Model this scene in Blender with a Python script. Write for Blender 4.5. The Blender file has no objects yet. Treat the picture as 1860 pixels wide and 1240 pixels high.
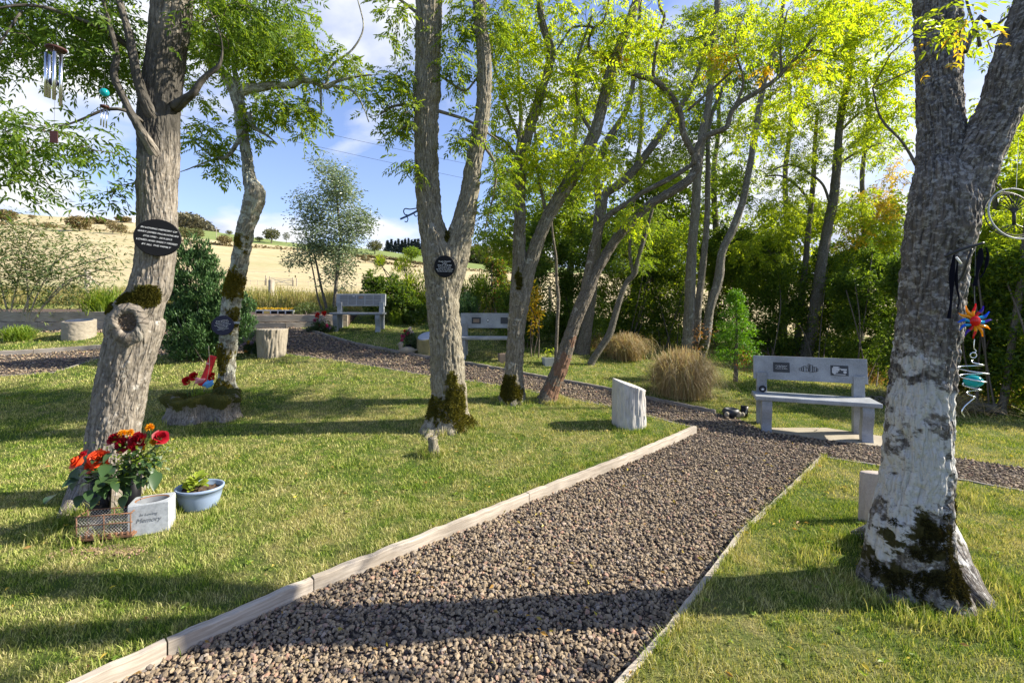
import bpy, math, random
import numpy as np
from mathutils import Vector, Matrix
from mathutils.geometry import delaunay_2d_cdt
S = bpy.context.scene
COL = S.collection
R = math.radians
# ------------------------------------------------------------------ camera, sky, sun, exposure
F = 827.0                      # focal length in pixels of the 1860 wide photograph
HZ = 558.0                     # horizon row
EYE = 1.6
cam_d = bpy.data.cameras.new("camera"); cam = bpy.data.objects.new("camera", cam_d); COL.objects.link(cam)
cam_d.sensor_width = 36; cam_d.lens = 36 * F / 1860.0
cam_d.shift_y = -(620 - HZ) / 1860.0
cam_d.clip_start = 0.05; cam_d.clip_end = 6000
cam.location = (0, 0, EYE); cam.rotation_euler = (R(90), 0, 0)
S.camera = cam
SUN_EL, SUN_AZ = 34.0, 4.5    # azimuth measured from +X towards +Y
sd = Vector((math.cos(R(SUN_EL)) * math.cos(R(SUN_AZ)), math.cos(R(SUN_EL)) * math.sin(R(SUN_AZ)), math.sin(R(SUN_EL))))
sun_d = bpy.data.lights.new("sun", 'SUN'); sun_d.energy = 5.0; sun_d.angle = R(0.6); sun_d.color = (1.0, 0.93, 0.80)
sun = bpy.data.objects.new("sun", sun_d); COL.objects.link(sun)
sun.rotation_euler = sd.to_track_quat('Z', 'Y').to_euler()
W = bpy.data.worlds.new("World"); S.world = W; W.use_nodes = True
wt = W.node_tree; wt.nodes.clear()
def wn(t, **k):
    n = wt.nodes.new(t)
    for a, b in k.items(): setattr(n, a, b)
    return n
sky = wn('ShaderNodeTexSky', sky_type='NISHITA', sun_disc=False, sun_elevation=R(SUN_EL), sun_rotation=R(90 - SUN_AZ), altitude=200, air_density=1.0, dust_density=0.6, ozone_density=1.6)
tc = wn('ShaderNodeTexCoord'); sep = wn('ShaderNodeSeparateXYZ'); wt.links.new(tc.outputs['Generated'], sep.inputs[0])
def wm(op, a, b):
    n = wn('ShaderNodeMath', operation=op)
    for i, v in enumerate((a, b)):
        if isinstance(v, (int, float)): n.inputs[i].default_value = v
        else: wt.links.new(v, n.inputs[i])
    return n.outputs[0]
zz = wm('ADD', wm('MAXIMUM', sep.outputs[2], 0.0), 0.22)
cb = wn('ShaderNodeCombineXYZ')
wt.links.new(wm('DIVIDE', sep.outputs[0], zz), cb.inputs[0]); wt.links.new(wm('DIVIDE', sep.outputs[1], zz), cb.inputs[1])
cb.inputs[2].default_value = 3.1
nz = wn('ShaderNodeTexNoise'); nz.inputs['Scale'].default_value = 1.15; nz.inputs['Detail'].default_value = 9; nz.inputs['Roughness'].default_value = 0.52; nz.inputs['Distortion'].default_value = 0.15
wt.links.new(cb.outputs[0], nz.inputs['Vector'])
# more cloud low down and towards the sun side
lowb = wm('MULTIPLY', wm('SUBTRACT', 0.45, sep.outputs[2]), 0.26)
sidb = wm('MULTIPLY', wm('MAXIMUM', sep.outputs[0], 0.0), 0.16)
lft = wm('MULTIPLY', wm('MAXIMUM', wm('SUBTRACT', wm('MULTIPLY', sep.outputs[0], -1.0), 0.35), 0.0), 0.25)
behind = wm('MULTIPLY', wm('MAXIMUM', wm('SUBTRACT', 0.15, sep.outputs[1]), 0.0), -0.35)     # unseen cloud behind the camera thinned out to cut the fill light
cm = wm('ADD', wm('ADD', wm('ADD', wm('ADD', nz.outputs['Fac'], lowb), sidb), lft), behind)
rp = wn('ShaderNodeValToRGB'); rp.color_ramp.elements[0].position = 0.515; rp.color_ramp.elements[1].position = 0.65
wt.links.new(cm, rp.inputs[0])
n2 = wn('ShaderNodeTexNoise'); n2.inputs['Scale'].default_value = 2.3; n2.inputs['Detail'].default_value = 5; wt.links.new(cb.outputs[0], n2.inputs['Vector'])
cc = wn('ShaderNodeMix', data_type='RGBA'); cc.inputs[6].default_value = (4.1, 4.5, 5.6, 1); cc.inputs[7].default_value = (6.2, 6.3, 6.5, 1)
rp2 = wn('ShaderNodeValToRGB'); rp2.color_ramp.elements[0].position = 0.4; rp2.color_ramp.elements[1].position = 0.58
wt.links.new(n2.outputs['Fac'], rp2.inputs[0]); wt.links.new(rp2.outputs[0], cc.inputs[0])
tint = wn('ShaderNodeMix', data_type='RGBA', blend_type='MULTIPLY'); tint.inputs[0].default_value = 1; tint.inputs[7].default_value = (1.10, 1.02, 1.14, 1)
wt.links.new(sky.outputs[0], tint.inputs[6])
addw = wn('ShaderNodeMix', data_type='RGBA', blend_type='ADD'); addw.inputs[0].default_value = 1; addw.inputs[7].default_value = (0.3, 0.5, 1.1, 1)
wt.links.new(tint.outputs[2], addw.inputs[6])
mx = wn('ShaderNodeMix', data_type='RGBA')
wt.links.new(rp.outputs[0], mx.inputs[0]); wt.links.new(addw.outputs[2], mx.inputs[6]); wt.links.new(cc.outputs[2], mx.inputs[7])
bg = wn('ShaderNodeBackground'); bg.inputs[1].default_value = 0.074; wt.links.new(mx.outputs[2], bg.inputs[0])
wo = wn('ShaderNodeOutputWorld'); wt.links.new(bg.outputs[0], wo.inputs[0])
S.view_settings.view_transform = 'Standard'; S.view_settings.look = 'None'; S.view_settings.gamma = 1
S.view_settings.exposure = 1.32
cy = S.cycles
cy.use_denoising = True; cy.max_bounces = 6; cy.diffuse_bounces = 3; cy.glossy_bounces = 2; cy.transmission_bounces = 4
cy.transparent_max_bounces = 4; cy.sample_clamp_indirect = 4.0; cy.caustics_reflective = False; cy.caustics_refractive = False
# ------------------------------------------------------------------ noise
_g = np.random.default_rng(5)
_perm = np.concatenate([_g.permutation(256)] * 3)
_grad = _g.normal(size=(256, 3)); _grad /= np.linalg.norm(_grad, axis=1)[:, None]
def noise3(p):
    p = np.asarray(p, float); i = np.floor(p).astype(int); f = p - i; i &= 255
    u = f * f * f * (f * (f * 6 - 15) + 10); out = 0
    for dx in (0, 1):
        for dy in (0, 1):
            for dz in (0, 1):
                h = _perm[_perm[_perm[(i[..., 0] + dx) & 255] + ((i[..., 1] + dy) & 255)] + ((i[..., 2] + dz) & 255)]
                g = _grad[h]
                d = (g * (f - np.array([dx, dy, dz]))).sum(-1)
                w = (u[..., 0] if dx else 1 - u[..., 0]) * (u[..., 1] if dy else 1 - u[..., 1]) * (u[..., 2] if dz else 1 - u[..., 2])
                out = out + d * w
    return out * 1.5
def fbm(p, o=4):
    a, s, t = 1.0, 1.0, 0
    for _ in range(o): t = t + a * noise3(p * s); a *= .5; s *= 2.03
    return t
# ------------------------------------------------------------------ terrain
_cx = [-900, 0, 120, 250, 400, 520, 640, 760, 900, 1200, 2600]
_cy = [378, 388, 393, 403, 424, 437, 450, 463, 480, 498, 505]
def sstep(a, b, x): t = np.clip((x - a) / (b - a), 0, 1); return t * t * (3 - 2 * t)
def gz(X, Y):
    X = np.asarray(X, float); Y = np.asarray(Y, float)
    k = np.interp(X, [-14, -6, -3.5, -.5, 4, 7, 11], [.20, .185, .172, .155, .085, .02, .0])
    Yn = np.minimum(Y, 16)
    t = Yn - 5.0; w = .7
    near = k * w * np.logaddexp(0, t / w) + 0.012 * noise3(np.stack([X * .7, Y * .7, X * 0 + .3], -1)) * (Y < 30)
    Yf = np.maximum(Y, 15)
    px = 930 + F * np.clip(X / Yf, -2.4, 2.4)
    cr = np.interp(px, _cx, _cy)
    fr = np.interp(np.log(Yf), np.log([15, 20, 30, 60, 120, 190, 260, 9000]), [0, .06, .16, .33, .60, .86, 1, 1])
    Yc = np.minimum(Yf, 260)
    far = EYE + (HZ - (568 + (cr - 568) * fr)) / F * Yc - np.maximum(Yf - 260, 0) * .12
    far = far + (0.006 * Yc) * noise3(np.stack([X * .02, Y * .02, X * 0], -1)) * sstep(25, 80, Y)
    b = sstep(12, 24, Y)
    return near * (1 - b) + far * b
def P(px, py, Y): return np.array([(px - 930) / F * Y, Y, EYE - (py - HZ) / F * Y])
def G(px, py, off=0.0, Ymax=60.0):
    dx, dz = (px - 930) / F, -(py - HZ) / F
    Ys = np.geomspace(1.0, Ymax, 3000)
    h = EYE + dz * Ys - (gz(dx * Ys, Ys) + off)
    i = np.argmax(h < 0) if (h < 0).any() else len(Ys) - 1
    i = max(i, 1)
    t = h[i - 1] / (h[i - 1] - h[i] + 1e-9)
    Y = Ys[i - 1] + np.clip(t, 0, 1) * (Ys[i] - Ys[i - 1])
    return np.array([dx * Y, Y, EYE + dz * Y])
# ------------------------------------------------------------------ object helpers
ORG = {}
def props(o, label=None, cat=None, group=None, kind=None):
    if label: o['label'] = label
    if cat: o['category'] = cat
    if group: o['group'] = group
    if kind: o['kind'] = kind
    return o
def thing(name, label, cat, loc=(0, 0, 0), group=None, rz=0.0, local=False):
    o = bpy.data.objects.new(name, None); COL.objects.link(o); o.location = tuple(float(v) for v in loc)
    o.rotation_euler = (0, 0, rz); o.empty_display_size = .1
    ORG[o.name] = None if local else np.array([float(v) for v in loc])
    return props(o, label, cat, group)
def mesh(name, V, FL, mat, parent=None, smooth=False, attrs=None, bevel=0, mats=None, midx=None):
    V = np.asarray(V, float).reshape(-1, 3)
    if not isinstance(FL, list) or np.ndim(FL[0]) == 1: FL = [FL]
    FL = [np.asarray(f, dtype=np.int32) for f in FL if len(f)]
    if parent is not None and ORG.get(parent.name) is not None: V = V - ORG[parent.name]
    me = bpy.data.meshes.new(name)
    me.vertices.add(len(V)); me.vertices.foreach_set('co', V.astype(np.float32).ravel())
    li = np.concatenate([f.ravel() for f in FL]); tot = np.concatenate([np.full(len(f), f.shape[1]) for f in FL])
    st = np.concatenate([[0], np.cumsum(tot)[:-1]])
    me.loops.add(len(li)); me.loops.foreach_set('vertex_index', li)
    me.polygons.add(len(tot)); me.polygons.foreach_set('loop_start', st.astype(np.int32))
    me.update(calc_edges=True)
    me.polygons.foreach_set('use_smooth', np.full(len(tot), bool(smooth)))
    for k, a in (attrs or {}).items():
        a = np.asarray(a, np.float32)
        if a.ndim == 1:
            at = me.attributes.new(k, 'FLOAT', 'POINT'); at.data.foreach_set('value', a)
        else:
            at = me.attributes.new(k, 'FLOAT_VECTOR', 'POINT'); at.data.foreach_set('vector', a.ravel())
    for m in (mats or [mat]): me.materials.append(m)
    if midx is not None: me.polygons.foreach_set('material_index', np.asarray(midx, np.int32))
    me.validate(); me.update()
    o = bpy.data.objects.new(name, me); COL.objects.link(o)
    if parent is not None:
        o.parent = parent; ORG[o.name] = ORG.get(parent.name)
    if bevel:
        b = o.modifiers.new('bevel', 'BEVEL'); b.width = bevel; b.segments = 2; b.limit_method = 'ANGLE'
    return o
class MB:
    def __init__(s): s.V = []; s.F = {}; s.n = 0; s.A = []
    def add(s, V, Fs, A=None):
        V = np.asarray(V, float).reshape(-1, 3)
        if not isinstance(Fs, list) or np.ndim(Fs[0]) == 1: Fs = [Fs]
        for f in Fs:
            f = np.asarray(f, int)
            if len(f): s.F.setdefault(f.shape[1], []).append(f + s.n)
        s.V.append(V); s.n += len(V); s.A.append(V if A is None else A); return s
    def box(s, c, d, rot=None):
        c = np.array(c, float); d = np.array(d, float) / 2
        v = np.array([[x, y, z] for x in (-1, 1) for y in (-1, 1) for z in (-1, 1)], float) * d
        if rot is not None: v = v @ np.array(Matrix.Rotation(rot, 3, 'Z')).T if isinstance(rot, (int, float)) else v @ np.array(rot).T
        f = [[0, 1, 3, 2], [4, 6, 7, 5], [0, 4, 5, 1], [2, 3, 7, 6], [0, 2, 6, 4], [1, 5, 7, 3]]
        return s.add(v + c, f)
    def tube(s, pts, rad, seg=8, cap=True, closed=False):
        pts = np.asarray(pts, float); n = len(pts); rad = np.broadcast_to(np.asarray(rad, float), (n,))
        N, B, T, L = frames(pts)
        th = np.linspace(0, 2 * np.pi, seg, endpoint=False)
        V = pts[:, None] + rad[:, None, None] * (np.cos(th)[None, :, None] * N[:, None] + np.sin(th)[None, :, None] * B[:, None])
        rm = max(float(rad.mean()), .02)
        A = np.stack([np.broadcast_to(rm * np.cos(th), (n, seg)), np.broadcast_to(rm * np.sin(th), (n, seg)), np.broadcast_to(L[:, None], (n, seg))], -1)
        q = grid_faces(n, seg, True)
        Fs = [q]; V = V.reshape(-1, 3); A = A.reshape(-1, 3)
        if closed:
            a = np.arange(seg); b = (a + 1) % seg; o = (n - 1) * seg
            Fs = [np.concatenate([q, np.stack([o + a, o + b, b, a], 1)])]
        elif cap:
            V = np.concatenate([V, pts[:1], pts[-1:]]); A = np.concatenate([A, [[0, 0, L[0]]], [[0, 0, L[-1]]]])
            a = np.arange(seg); b = (a + 1) % seg; o = (n - 1) * seg; m = n * seg
            Fs.append(np.concatenate([np.stack([b, a, np.full(seg, m)], 1), np.stack([o + a, o + b, np.full(seg, m + 1)], 1)]))
        return s.add(V, Fs, A)
    def lathe(s, prof, c=(0, 0, 0), seg=32, scale=(1, 1)):
        prof = np.array(prof, float); th = np.linspace(0, 2 * np.pi, seg, endpoint=False)
        V = np.stack([prof[:, 0][:, None] * np.cos(th) * scale[0], prof[:, 0][:, None] * np.sin(th) * scale[1], np.broadcast_to(prof[:, 1][:, None], (len(prof), seg))], -1)
        return s.add(V.reshape(-1, 3) + np.array(c), grid_faces(len(prof), seg, True))
    def sphere(s, c, r, seg=12, rings=8, M=None):
        r = np.broadcast_to(np.asarray(r, float), (3,))
        ph = np.linspace(.001, np.pi - .001, rings + 1); th = np.linspace(0, 2 * np.pi, seg, endpoint=False)
        V = np.stack([np.sin(ph)[:, None] * np.cos(th), np.sin(ph)[:, None] * np.sin(th), np.broadcast_to(np.cos(ph)[:, None], (rings + 1, seg))], -1).reshape(-1, 3) * r
        if M is not None: V = V @ np.array(M).T
        return s.add(V + np.array(c), grid_faces(rings + 1, seg, True)[:, ::-1])
    def data(s): return np.concatenate(s.V), [np.concatenate(v) for v in s.F.values()]
    def build(s, name, mat, parent=None, smooth=False, bevel=0, attr=True):
        V, Fs = s.data()
        return mesh(name, V, Fs, mat, parent, smooth, {'bk': np.concatenate(s.A)} if attr else None, bevel)
def grid_faces(n, m, wrap=False):
    i = np.arange(n - 1)[:, None]; j = np.arange(m if wrap else m - 1)[None]
    j2 = (j + 1) % m
    a = i * m + j; b = i * m + j2; c = (i + 1) * m + j2; d = (i + 1) * m + j
    return np.stack([a, b, c, d], -1).reshape(-1, 4)
def frames(pts):
    n = len(pts); d = np.diff(pts, axis=0); l = np.linalg.norm(d, axis=1) + 1e-9
    T = np.empty_like(pts); T[:-1] = d / l[:, None]; T[-1] = T[-2]; T[1:-1] = (T[1:-1] + T[:-2]); T /= np.linalg.norm(T, axis=1)[:, None] + 1e-9
    N = np.empty_like(pts); ref = np.array([0, 1., 0]) if abs(T[0][1]) < .9 else np.array([1., 0, 0])
    v = np.cross(ref, T[0]); v /= np.linalg.norm(v)
    for i in range(n):
        v = v - T[i] * v.dot(T[i]); v /= np.linalg.norm(v) + 1e-9; N[i] = v
    return N, np.cross(T, N), T, np.concatenate([[0], np.cumsum(l)])
def catmull(pts, ds):
    p = np.asarray(pts, float)
    if len(p) < 3:
        n = max(2, int(np.linalg.norm(p[1, :3] - p[0, :3]) / ds) + 1); t = np.linspace(0, 1, n)[:, None]; return p[0] * (1 - t) + p[1] * t
    q = np.concatenate([[2 * p[0] - p[1]], p, [2 * p[-1] - p[-2]]]); out = []
    for i in range(len(p) - 1):
        a, b, c, d = q[i:i + 4]; n = max(1, int(round(np.linalg.norm(c[:3] - b[:3]) / ds)))
        t = (np.arange(n) / n)[:, None]
        out.append(.5 * (2 * b + (c - a) * t + (2 * a - 5 * b + 4 * c - d) * t ** 2 + (3 * b - a - 3 * c + d) * t ** 3))
    out.append(p[-1:]); return np.concatenate(out)
def inpoly(X, Y, poly):
    poly = np.asarray(poly); r = np.zeros(np.shape(X), bool); j = len(poly) - 1
    for i in range(len(poly)):
        xi, yi = poly[i][:2]; xj, yj = poly[j][:2]
        c = ((yi > Y) != (yj > Y)) & (X < (xj - xi) * (Y - yi) / (yj - yi + 1e-12) + xi)
        r ^= c; j = i
    return r
# ------------------------------------------------------------------ materials
def nmat(name):
    m = bpy.data.materials.new(name); m.use_nodes = True; nt = m.node_tree; nt.nodes.clear()
    return m, nt
class NT:
    def __init__(s, name):
        s.m, s.t = nmat(name); s.out = s.n('ShaderNodeOutputMaterial')
    def n(s, ty, **k):
        x = s.t.nodes.new(ty)
        for a, b in k.items(): setattr(x, a, b)
        return x
    def l(s, a, b): s.t.links.new(a, b)
    def set(s, inp, v):
        if v is None: return
        if hasattr(v, 'is_output') or isinstance(v, bpy.types.NodeSocket): s.l(v, inp)
        else:
            if isinstance(v, (tuple, list)) and len(v) == 3 and inp.type == 'RGBA': v = (*v, 1)
            inp.default_value = v
    def pos(s): return s.n('ShaderNodeNewGeometry').outputs['Position']
    def attr(s, k, o='Vector'): return s.n('ShaderNodeAttribute', attribute_name=k).outputs[o]
    def rnd(s): return s.n('ShaderNodeNewGeometry').outputs['Random Per Island']
    def mapv(s, v, sc):
        x = s.n('ShaderNodeVectorMath', operation='MULTIPLY'); s.l(v, x.inputs[0]); x.inputs[1].default_value = sc; return x.outputs[0]
    def noise(s, v, sc, det=4, ro=.55, dist=0, w='Fac'):
        x = s.n('ShaderNodeTexNoise'); s.l(v, x.inputs['Vector']); x.inputs['Scale'].default_value = sc; x.inputs['Detail'].default_value = det
        x.inputs['Roughness'].default_value = ro; x.inputs['Distortion'].default_value = dist; return x.outputs[w]
    def voro(s, v, sc, feat='F1', o='Distance', rand=1):
        x = s.n('ShaderNodeTexVoronoi', feature=feat); s.l(v, x.inputs['Vector']); x.inputs['Scale'].default_value = sc; x.inputs['Randomness'].default_value = rand; return x.outputs[o]
    def ramp(s, f, st, interp='LINEAR'):
        x = s.n('ShaderNodeValToRGB'); x.color_ramp.interpolation = interp; e = x.color_ramp.elements
        while len(e) < len(st): e.new(.5)
        for el, (p, c) in zip(e, st):
            el.position = p; el.color = (c, c, c, 1) if isinstance(c, (int, float)) else (*c, 1)
        s.l(f, x.inputs[0]); return x.outputs[0]
    def mix(s, f, a, b, bt='MIX'):
        x = s.n('ShaderNodeMix', data_type='RGBA', blend_type=bt); s.set(x.inputs[0], f); s.set(x.inputs[6], a); s.set(x.inputs[7], b); return x.outputs[2]
    def math(s, op, a, b=None, clamp=False):
        x = s.n('ShaderNodeMath', operation=op, use_clamp=clamp); s.set(x.inputs[0], a); s.set(x.inputs[1], b); return x.outputs[0]
    def bump(s, h, st=.5, d=.01, nrm=None):
        x = s.n('ShaderNodeBump'); x.inputs['Strength'].default_value = st; x.inputs['Distance'].default_value = d; s.l(h, x.inputs['Height'])
        if nrm is not None: s.l(nrm, x.inputs['Normal'])
        return x.outputs[0]
    def pbr(s, col, rough=.8, nrm=None, metal=0, spec=.4, **k):
        b = s.n('ShaderNodeBsdfPrincipled'); s.set(b.inputs['Base Color'], col); s.set(b.inputs['Roughness'], rough); s.set(b.inputs['Metallic'], metal)
        s.set(b.inputs['Specular IOR Level'], spec)
        if nrm is not None: s.l(nrm, b.inputs['Normal'])
        for a, v in k.items(): s.set(b.inputs[a], v)
        s.l(b.outputs[0], s.out.inputs[0]); return s.m
def simple(name, col, rough=.6, metal=0, var=.18, sc=25, bmp=.15, spec=.4, **k):
    t = NT(name); p = t.n('ShaderNodeTexCoord').outputs['Object']; f = t.noise(p, sc, 5)
    c = t.mix(f, tuple(v * (1 - var) for v in col), tuple(min(1, v * (1 + var)) for v in col))
    return t.pbr(c, rough, t.bump(f, bmp, .004), metal, spec, **k)
def leafmat(name, cols, trans=.5, tint=(1.9, 1.75, .6), rough=.5, spec=.3):
    t = NT(name); r = t.rnd(); n = len(cols)
    c = t.ramp(r, [(i / max(n - 1, 1), c) for i, c in enumerate(cols)])
    p = t.noise(t.pos(), 1.7, 2); c = t.mix(t.math('MULTIPLY', p, .35), c, tuple(v * .6 for v in cols[0]), 'MIX')
    b = t.n('ShaderNodeBsdfPrincipled'); t.l(c, b.inputs['Base Color']); b.inputs['Roughness'].default_value = rough; b.inputs['Specular IOR Level'].default_value = spec
    tr = t.n('ShaderNodeBsdfTranslucent'); t.l(t.mix(1.0, c, tint, 'MULTIPLY'), tr.inputs[0])
    m = t.n('ShaderNodeMixShader'); m.inputs[0].default_value = trans; t.l(b.outputs[0], m.inputs[1]); t.l(tr.outputs[0], m.inputs[2])
    t.l(m.outputs[0], t.out.inputs[0]); return t.m
def barkmat(name, light, dark, lichen=None, lich_amt=.45, moss=None, moss_top=.3, sc=1.0, zl=None, lsc=9, bump=1.0, fl=.35, stain=None):
    """bark in unrolled trunk coordinates (attribute bk): vertical fissures, lichen discs, moss near the ground (attribute ms)"""
    t = NT(name); v = t.attr('bk')
    w = t.mapv(v, (1, 1, .22)); wob = t.noise(v, 6, 3, w='Color')
    ad = t.n('ShaderNodeVectorMath', operation='MULTIPLY_ADD'); t.l(wob, ad.inputs[0]); ad.inputs[1].default_value = (.03, .03, .03); t.l(w, ad.inputs[2])
    fis = t.voro(ad.outputs[0], 46 * sc, 'DISTANCE_TO_EDGE'); f1 = t.ramp(fis, [(0, 0), (.2, 1)])
    vs = t.noise(t.mapv(v, (1, 1, .13)), 34 * sc, 3, .5, .6); f2 = t.ramp(t.math('ABSOLUTE', t.math('SUBTRACT', vs, .5)), [(.0, 0), (.07, 1)])
    fr = t.math('ADD', t.math('MULTIPLY', f1, .38), t.math('MULTIPLY', f2, .62))
    n1 = t.noise(w, 60 * sc, 6, .65); n2 = t.noise(v, 5, 4)
    c = t.mix(n1, tuple(a * .62 for a in light), tuple(min(1, a * 1.2) for a in light))
    c = t.mix(t.math('MULTIPLY', t.math('SUBTRACT', 1.0, fr), .95), c, dark)
    c = t.mix(t.ramp(n2, [(.38, .0), (.68, .55)]), c, tuple(a * .5 + b * .5 for a, b in zip(light, dark)))
    if lichen:
        lv = t.noise(v, lsc, 6, .62); lr = t.ramp(lv, [(1 - lich_amt - .02, 0), (1 - lich_amt + .03, 1)])
        if zl is not None:
            s = t.n('ShaderNodeSeparateXYZ'); t.l(t.pos(), s.inputs[0])
            zb = t.ramp(t.math('DIVIDE', s.outputs[2], 2.6), [(q, v + .3) for q, v in zl])
            lr = t.ramp(t.math('ADD', lv, t.math('SUBTRACT', zb, .3)), [(1.0 - lich_amt - .015, 0), (1.0 - lich_amt + .03, 1)])
        sp = t.ramp(t.math('ADD', t.voro(v, lsc * 2.6), t.math('MULTIPLY', t.noise(v, 40, 4), .35)), [(.32, 1), (.42, 0)])
        spm = t.math('MULTIPLY', sp, t.ramp(t.noise(v, 7, 2), [(.42, 0), (.5, 1)]))
        lr = t.math('MAXIMUM', lr, t.math('MULTIPLY', spm, .62))
        fine = t.ramp(t.noise(v, 48, 5, .7), [(.50, 0), (.60, .75)]); lr = t.math('MAXIMUM', t.math('MULTIPLY', lr, t.ramp(t.noise(v, 70, 4, .7), [(.30, .35), (.45, 1)])), t.math('MULTIPLY', fine, fl))
        lcol = t.mix(t.noise(v, 120, 3), tuple(a * .75 for a in lichen), lichen)
        c = t.mix(t.math('MULTIPLY', lr, .9), c, lcol)
    if moss:
        a = t.attr('ms', 'Fac'); mr = t.ramp(t.math('ADD', a, t.math('MULTIPLY', t.math('SUBTRACT', t.noise(v, 11, 6, .65), .5), 1.9)), [(.47, 0), (.56, 1)])
        mc = t.mix(t.noise(v, 90, 4), tuple(x * .35 for x in moss), tuple(x * 1.3 for x in moss)); c = t.mix(mr, c, mc)
    if stain:
        s2 = t.n('ShaderNodeSeparateXYZ'); t.l(t.pos(), s2.inputs[0]); zz = t.math('ADD', s2.outputs[2], t.math('MULTIPLY', t.math('SUBTRACT', t.noise(v, 4, 5), .5), 1.2))
        a, b = stain; mk = t.ramp(t.math('DIVIDE', zz, b * 1.3), [(a / (b * 1.3) - .05, 0), (a / (b * 1.3) + .03, .85), (b / (b * 1.3) - .02, .8), (min(1, b / (b * 1.3) + .1), .1)]); c = t.mix(mk, c, tuple(x * .5 for x in dark) if False else (.045, .042, .036))
    h = t.math('ADD', t.math('MULTIPLY', fr, 1.0), t.math('MULTIPLY', n1, .9))
    return t.pbr(c, .95, t.bump(h, .8 * bump, .012), spec=.15)
M = {}
M['bark_t1'] = barkmat('ash_bark_tan', (.30, .26, .21), (.042, .036, .03), (.44, .42, .38), .36, (.085, .085, .02), sc=.8, stain=(2.95, 3.7))
M['bark_t2'] = barkmat('lichen_bark', (.34, .315, .25), (.07, .06, .045), (.52, .52, .43), .5, (.18, .155, .03), sc=1.3)
M['bark_t3'] = barkmat('ash_bark_olive', (.31, .275, .20), (.06, .05, .038), (.42, .40, .34), .36, (.13, .12, .02), sc=1.1)
M['bark_t4'] = barkmat('ash_bark_grey', (.27, .24, .185), (.055, .048, .038), (.42, .41, .35), .38, (.10, .10, .02), sc=1.2)
M['bark_t5'] = barkmat('orange_based_bark', (.20, .17, .13), (.05, .04, .03), (.42, .39, .33), .38, (.24, .14, .09), sc=1.3)
M['bark_t9'] = barkmat('white_lichen_bark', (.17, .15, .13), (.028, .025, .022), (.56, .55, .52), .42, (.045, .04, .012), sc=.9, zl=[(0, .02), (.12, .08), (.25, .14), (.40, .12), (.6, -.03), (.85, -.13)], lsc=7.5, fl=.6)
M['bark_bg'] = barkmat('background_bark', (.20, .175, .135), (.05, .045, .035), (.42, .41, .36), .34, (.06, .06, .02), sc=1.4)  # plain darker bark colour for the background trunks
M['twig'] = simple('twig_bark', (.11, .09, .065), .9, sc=40)
M['twig_pale'] = simple('pale_twig_bark', (.40, .34, .24), .9, sc=40)
M['moss'] = leafmat('moss', [(.05, .055, .012), (.10, .095, .02), (.17, .15, .03)], .25, rough=.9, spec=.05)
M['moss_dark'] = leafmat('dark_moss', [(.025, .022, .010), (.045, .04, .014), (.07, .065, .018)], .1, rough=.9, spec=.05)
M['moss_y'] = leafmat('golden_moss', [(.12, .105, .018), (.22, .175, .025), (.08, .08, .02)], .25, rough=.9, spec=.05)
M['leaf_deep'] = leafmat('ash_leaf_deep', [(.07, .13, .02), (.11, .20, .025), (.18, .26, .035), (.09, .16, .02)], .52)
M['leaf_mid'] = leafmat('ash_leaf_mid', [(.09, .16, .02), (.15, .24, .025), (.25, .31, .03), (.12, .20, .025)], .55)
M['leaf_yel'] = leafmat('ash_leaf_yellow', [(.18, .27, .02), (.28, .37, .03), (.40, .46, .03), (.21, .32, .03), (.46, .44, .03)], .62, (1.9, 1.8, .5))
M['leaf_lime'] = leafmat('ash_leaf_lime', [(.14, .22, .02), (.24, .32, .03), (.34, .40, .035), (.17, .26, .025)], .6)
M['leaf_hedge'] = leafmat('hedge_leaf', [(.045, .095, .016), (.08, .14, .024), (.15, .22, .032), (.055, .11, .018)], .5)
M['leaf_hedge_l'] = leafmat('light_hedge_leaf', [(.09, .16, .022), (.14, .23, .03), (.22, .29, .04), (.11, .18, .022)], .5)
M['leaf_gold'] = leafmat('autumn_leaf', [(.30, .28, .03), (.48, .36, .03), (.50, .28, .03), (.22, .26, .03)], .55)
M['leaf_euc'] = leafmat('eucalyptus_leaf', [(.14, .20, .10), (.22, .30, .16), (.40, .46, .34), (.18, .24, .10)], .4, (1.1, 1.1, .7), .35, .5)
M['leaf_budd'] = leafmat('narrow_shrub_leaf', [(.06, .10, .035), (.10, .15, .05), (.17, .21, .08), (.12, .12, .05)], .35)
M['leaf_cyp'] = leafmat('cypress_spray', [(.035, .085, .028), (.06, .13, .038), (.13, .23, .07), (.04, .09, .028)], .2, (1, 1.1, .6))
M['leaf_con'] = leafmat('bright_conifer_spray', [(.05, .13, .012), (.10, .24, .015), (.17, .34, .02)], .4)
M['leaf_far'] = leafmat('far_foliage', [(.07, .085, .03), (.11, .12, .04), (.16, .14, .06)], .2)
M['leaf_brown'] = leafmat('dead_foliage', [(.28, .12, .04), (.35, .2, .08), (.2, .1, .04)], .3)
M['blade_tan'] = leafmat('dry_grass_blade', [(.26, .18, .09), (.44, .33, .17), (.60, .48, .27), (.28, .31, .10)], .35, (1.1, 1, .7))
M['blade_green'] = leafmat('leafy_blade', [(.10, .18, .03), (.20, .30, .04), (.30, .36, .07)], .4)
def stonemat(name, c, sc=160, sp=.5, rough=.55, bump=.2):
    t = NT(name); p = t.n('ShaderNodeTexCoord').outputs['Object']; a = t.noise(p, sc, 4, .7); b = t.noise(p, 5, 5, .6); m = t.math('ADD', t.math('MULTIPLY', a, .6), t.math('MULTIPLY', b, .5))
    col = t.ramp(m, [(.36, tuple(x * (1 - sp) for x in c)), (.55, c), (.75, tuple(min(1, x * (1 + sp)) for x in c))])
    return t.pbr(col, rough, t.bump(m, bump, .003))
M['granite'] = stonemat('grey_granite', (.265, .28, .295))
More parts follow.
